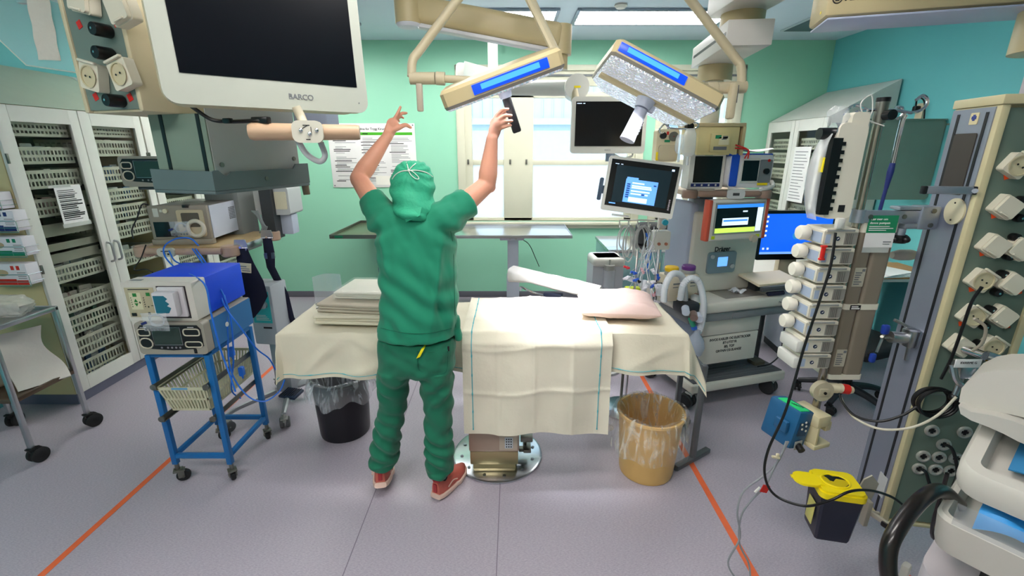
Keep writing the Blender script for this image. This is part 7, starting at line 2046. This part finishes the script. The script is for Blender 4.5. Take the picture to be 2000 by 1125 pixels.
def wrt(p):
    n = noise.noise
    a = .5 * n(Vector((p.x * 10, p.y * 10, p.z * 4 + 2))) + .3 * n(Vector((p.x * 22 + p.z * 9, p.y * 22, p.z * 7)))
    sx = p.x + .42
    d = math.sin((p.z - 1.2) * 55 + sx * 34 + 4 * n(p * 4)) * max(0, 1 - abs(p.z - 1.16) / .3) * .28
    e = math.sin((p.z * 60) + 50 * abs(sx) + 3 * n(p * 6)) * max(0, 1 - abs(p.z - 1.42) / .1) * .35 * min(1, abs(sx) * 7)
    f = -.55 * math.exp(-((sx - .06 - .3 * (1.25 - p.z)) / .015) ** 2) * max(0, 1 - abs(p.z - 1.1) / .22)
    f += .6 * math.exp(-((sx - .1 + .15 * (1.2 - p.z)) / .014) ** 2) * max(0, 1 - abs(p.z - 1.2) / .25)
    f += .5 * math.exp(-((sx + .11 + .1 * (p.z - 1.3)) / .014) ** 2) * max(0, 1 - abs(p.z - 1.34) / .12)
    k = .25 * math.exp(-((p.z - .965) / .004) ** 2)
    return .024 * (a + d + e + f) - .006 * k


tunic = solid(tn, 'tunic', SCRUB, .0065, 6, PE, wrt)


def bvh(o):
    me = o.data
    return BVHTree.FromPolygons([v.co + PE.loc for v in me.vertices], [tuple(p.vertices) for p in me.polygons])


def on(tree, px, py, lift=.0015):
    o = Vector((0, 0, H)); d = ray(px, py).normalized()
    h, n, i, _ = tree.ray_cast(o, d)
    return (h - d * lift - PE.loc) if h else (W3(px, py, 1.9) - PE.loc)


tt = bvh(tunic)
SEAMG = mat('scrub_seam', '#0A5C46', .8)
M().t([on(tt, x, 640 + 12 * math.sin(PI * (x - 742) / 145)) for x in range(744, 888, 6)], .0013, 5, 2).o('hem_seam', SEAMG, PE)
M().t([on(tt, x, y) for x, y in ((880, 452), (884, 470), (886, 500), (887, 540), (888, 590), (890, 640))], .0013, 5, 3).o('side_seam', SEAMG, PE)
# ---- trousers
ts = M()
loft(ts, [row(740, 889, 655, 1.955, .118), row(739, 889, 690, 1.955, .122), row(740, 887, 715, 1.958, .118), row(744, 884, 724, 1.962, .105)])
for side, rows_ in (('l', [(738, 812, 715, 1.96, .112), (738, 797, 752, 1.972, .092), (740, 792, 800, 1.99, .078), (730, 784, 845, 2.0, .078), (724, 778, 880, 2.01, .08), (727, 776, 906, 2.015, .07)]),
                    ('r', [(814, 887, 715, 1.96, .112), (823, 886, 752, 1.968, .092), (829, 883, 800, 1.98, .078), (832, 882, 850, 1.985, .074), (830, 888, 890, 1.985, .08), (836, 882, 922, 1.985, .068)])):
    loft(ts, [row(*r_) for r_ in rows_], 24, 2.1)
    a_ = rows_[-1]; c_ = row(a_[0] - 3, a_[1] + 2, a_[2] - 12, a_[3], a_[4] + .012)
    cx, cz = (c_[0] + c_[1]) / 2, c_[4]; rx = (c_[1] - c_[0]) / 2
    ts.t([Vector((cx + (rx - .012) * math.cos(2 * PI * k / 16), c_[2] + (c_[3] - .012) * math.sin(2 * PI * k / 16), cz + .014 * math.sin(2 * PI * k / 16 + (2 if side == 'l' else 0)))) for k in range(16)], .0185, 10, 2, True)


def wrp(p):
    n = noise.noise
    a = .5 * n(Vector((p.x * 11, p.y * 11, p.z * 6 + 9))) + .4 * n(Vector((p.x * 24 - p.z * 12, p.y * 24, p.z * 16)))
    low = max(0, 1 - abs(p.z - .32) / .25)
    d = math.sin(p.z * 75 + p.x * 45 + 5 * n(p * 5)) * (.18 + .55 * low)
    e = .6 * math.sin(p.z * 48 - abs(p.x + .47) * 60 + 4 * n(p * 5)) * max(0, 1 - abs(p.z - .66) / .16)
    return .012 * (a + d + e)


tro = solid(ts, 'trousers', mat('scrub_green_trousers', '#0B6B4E', .8, var=.05, vs=5, bump=.12, bs=500, sheen=.15), .0065, 5, PE, wrp)
tp = bvh(tro)
ya = [on(tp, 830 - 13 * k / 8, 673 + 25 * k / 8, .004) for k in range(9)]
for k_ in range(3):
    ya = [ya[0]] + [(ya[i - 1] + ya[i] * 2 + ya[i + 1]) / 4 for i in range(1, 8)] + [ya[8]]
ym = M().rings([[p + Vector((sx_ * .0085, sy_ * .0015 - .003, sx_ * .004)) for sx_, sy_ in ((-1, -1), (1, -1), (1, 1), (-1, 1))] for p in ya])
ym.o('yellow_tag', mat('yellow_fabric', '#E6DC10', .7), tro)
M().t([on(tp, *q) for q in ((815, 686), (816, 710), (820, 724), (845, 731), (868, 729), (874, 712), (875, 686))], .0012, 5, 4).t([on(tp, *q) for q in ((815, 686), (845, 688), (875, 686))], .0012, 5, 3).o('pocket_seam', SEAMG, tro)
M().b(*on(tp, 876, 681, .003), .008, .004, .022).o('black_label', BLACK, tro)
# ---- cap with ties
cm = M()
def crow(pxl, pxr, py, Y, ry):
    return row(pxl, pxr, py, Y, ry)


loft(cm, [crow(797, 815, 315, 2.0, .03), crow(783, 829, 318, 2.0, .065), crow(771, 840, 330, 2.0, .094), crow(765, 846, 350, 1.997, .107), crow(764, 848, 370, 1.992, .110), crow(767, 848, 388, 1.975, .112), row(769, 850, 404, 1.96, .112, 0), row(774, 850, 416, 1.945, .105), row(788, 842, 427, 1.93, .08)], 36, 2.0)
def wrc(p):
    n = noise.noise
    kx, kz = p.x - W3(799, 333, 1.9).x, p.z - W3(799, 333, 1.9).z
    a = math.atan2(kz, kx); r_ = math.hypot(kx, kz)
    rad = math.sin(a * 13 + 2 * n(p * 8)) * math.exp(-r_ / .07)
    h_ = math.sin(p.z * 95 + p.x * 34 + 5 * n(p * 8)) * max(0, min(1, (1.66 - p.z) / .08))
    return .007 * (.6 * rad + .55 * h_ + .7 * n(p * 16))


cap = solid(cm, 'surgical_cap', CAPM, .0055, 4, PE, wrc)
tc_ = bvh(cap)
flap = [on(tc_, 784, 408, .004), on(tc_, 824, 404, .004), on(tc_, 820, 421, .008), on(tt, 793, 434, .012)]
fm_ = M().g(lambda u, v: (flap[0].lerp(flap[1], u)).lerp(flap[3].lerp(flap[2], u), v) + Vector((0, -.006 * math.sin(PI * u), .0)), 10, 8, .003)
fm_.o('flap', CAPM, cap)
T_ = mat('white_tie', '#D9E2D6', .6)
tie = M().t([on(tc_, *q, .003) for q in ((766, 350), (772, 342), (783, 335), (798, 333))], .0022, 6, 4).t([on(tc_, *q, .003) for q in ((798, 333), (815, 333), (832, 337), (845, 345))], .0022, 6, 4)
tie.t([on(tc_, *q, .005) for q in ((798, 333), (803, 342), (812, 349), (818, 349), (815, 343), (804, 334), (798, 333))], .0018, 6, 4)
tie.t([on(tc_, *q, .005) for q in ((798, 333), (804, 326), (812, 319))] , .0018, 6, 3).t([on(tc_, *q, .005) for q in ((798, 333), (796, 324), (794, 317))], .0018, 6, 3)
tie.s(on(tc_, 798, 333, .003), .005, 10)
tie.o('tie', T_, cap)
# ---- shoes and socks
SH1 = mat('shoe_coral', '#D06A5C', .6, var=.15, vs=30); SH2 = mat('shoe_sole', '#EBC9B8', .55)


def shoe(loc, yaw, pitch, nm):
    L_ = .265
    up, so = [], []
    for k in range(13):
        s = k / 12; y = L_ * s
        w = .030 + .016 * math.sin(PI * min(1, s * 1.05)) + (.008 if .5 < s < .9 else 0) - (.012 if s > .97 else 0)
        hz = .082 - .02 * s if s < .32 else .075 - .052 * ((s - .32) / .68) ** 1.1
        if s < .05:
            w *= .8; 
        base_ = .034 - .012 * s
        g = []
        for j in range(16):
            a = 2 * PI * j / 16; c, sn = math.cos(a), math.sin(a)
            g.append(Vector((w * .95 * math.copysign(abs(c) ** .8, c), y, base_ + (hz if sn > 0 else .008) * abs(sn) ** .8 * (1 if sn > 0 else -1))))
        up.append(g)
        g = []
        ww = w + .006
        for j in range(16):
            a = 2 * PI * j / 16; c, sn = math.cos(a), math.sin(a)
            lo = .010 * (abs(s - .5) * 2) ** 3
            g.append(Vector((ww * math.copysign(abs(c) ** .5, c), y * 1.03 - .006, (base_ + .006) / 2 + lo / 2 + ((base_ + .006) / 2 - lo / 2) * math.copysign(abs(sn) ** .5, sn))))
        so.append(g)
    ob = M().rings(up).o('shoe', SH1, PE, None, 50, Vector(loc) - PE.loc, (pitch, 0, yaw))
    M().rings(so).o('sole', SH2, ob)
    x = M()
    for k in range(5):
        y = .10 + .022 * k; x.t([(-.024, y, .092 - .011 * k), (0, y + .004, .107 - .012 * k), (.024, y, .092 - .011 * k)], .003, 6, 3)
    x.o('laces', mat('lace_red', '#8E2F34', .6), ob)
    M().t([(-.02, .012, .11), (0, -.004, .118), (.02, .012, .11)], .006, 8, 4).b(0, -.004, .075, .02, .008, .05, .003).o('heel_tab', mat('shoe_tab', '#B0353A', .6), ob)
    M().t([(.047, .05, .06), (.05, .09, .075), (.05, .13, .055)], .003, 6, 4).t([(-.047, .05, .06), (-.05, .09, .075), (-.05, .13, .055)], .003, 6, 4).o('side_stripe', SH2, ob)
    return ob


hl = W(745, 966, Z=.03); hr = W(852, 976, Z=.0)
shoe((hl.x, hl.y, .062), R(10), R(-13), 'l')
shoe((hr.x, hr.y, 0), R(-26), 0, 'r')
SK = mat('black_sock', '#15161A', .9)
a_, b_ = W3(747, 900, 2.035), Vector((hl.x, hl.y + .05, .15))
M().t([a_ - PE.loc, a_.lerp(b_, .5) - PE.loc, b_ - PE.loc], [.034, .034, .035], 16, 4).o('sock', SK, PE)
a_, b_ = W3(855, 916, 2.0), Vector((hr.x + .02, hr.y + .055, .09))
M().t([a_ - PE.loc, a_.lerp(b_, .5) - PE.loc, b_ - PE.loc], [.034, .034, .036], 16, 4).o('sock', SK, PE)
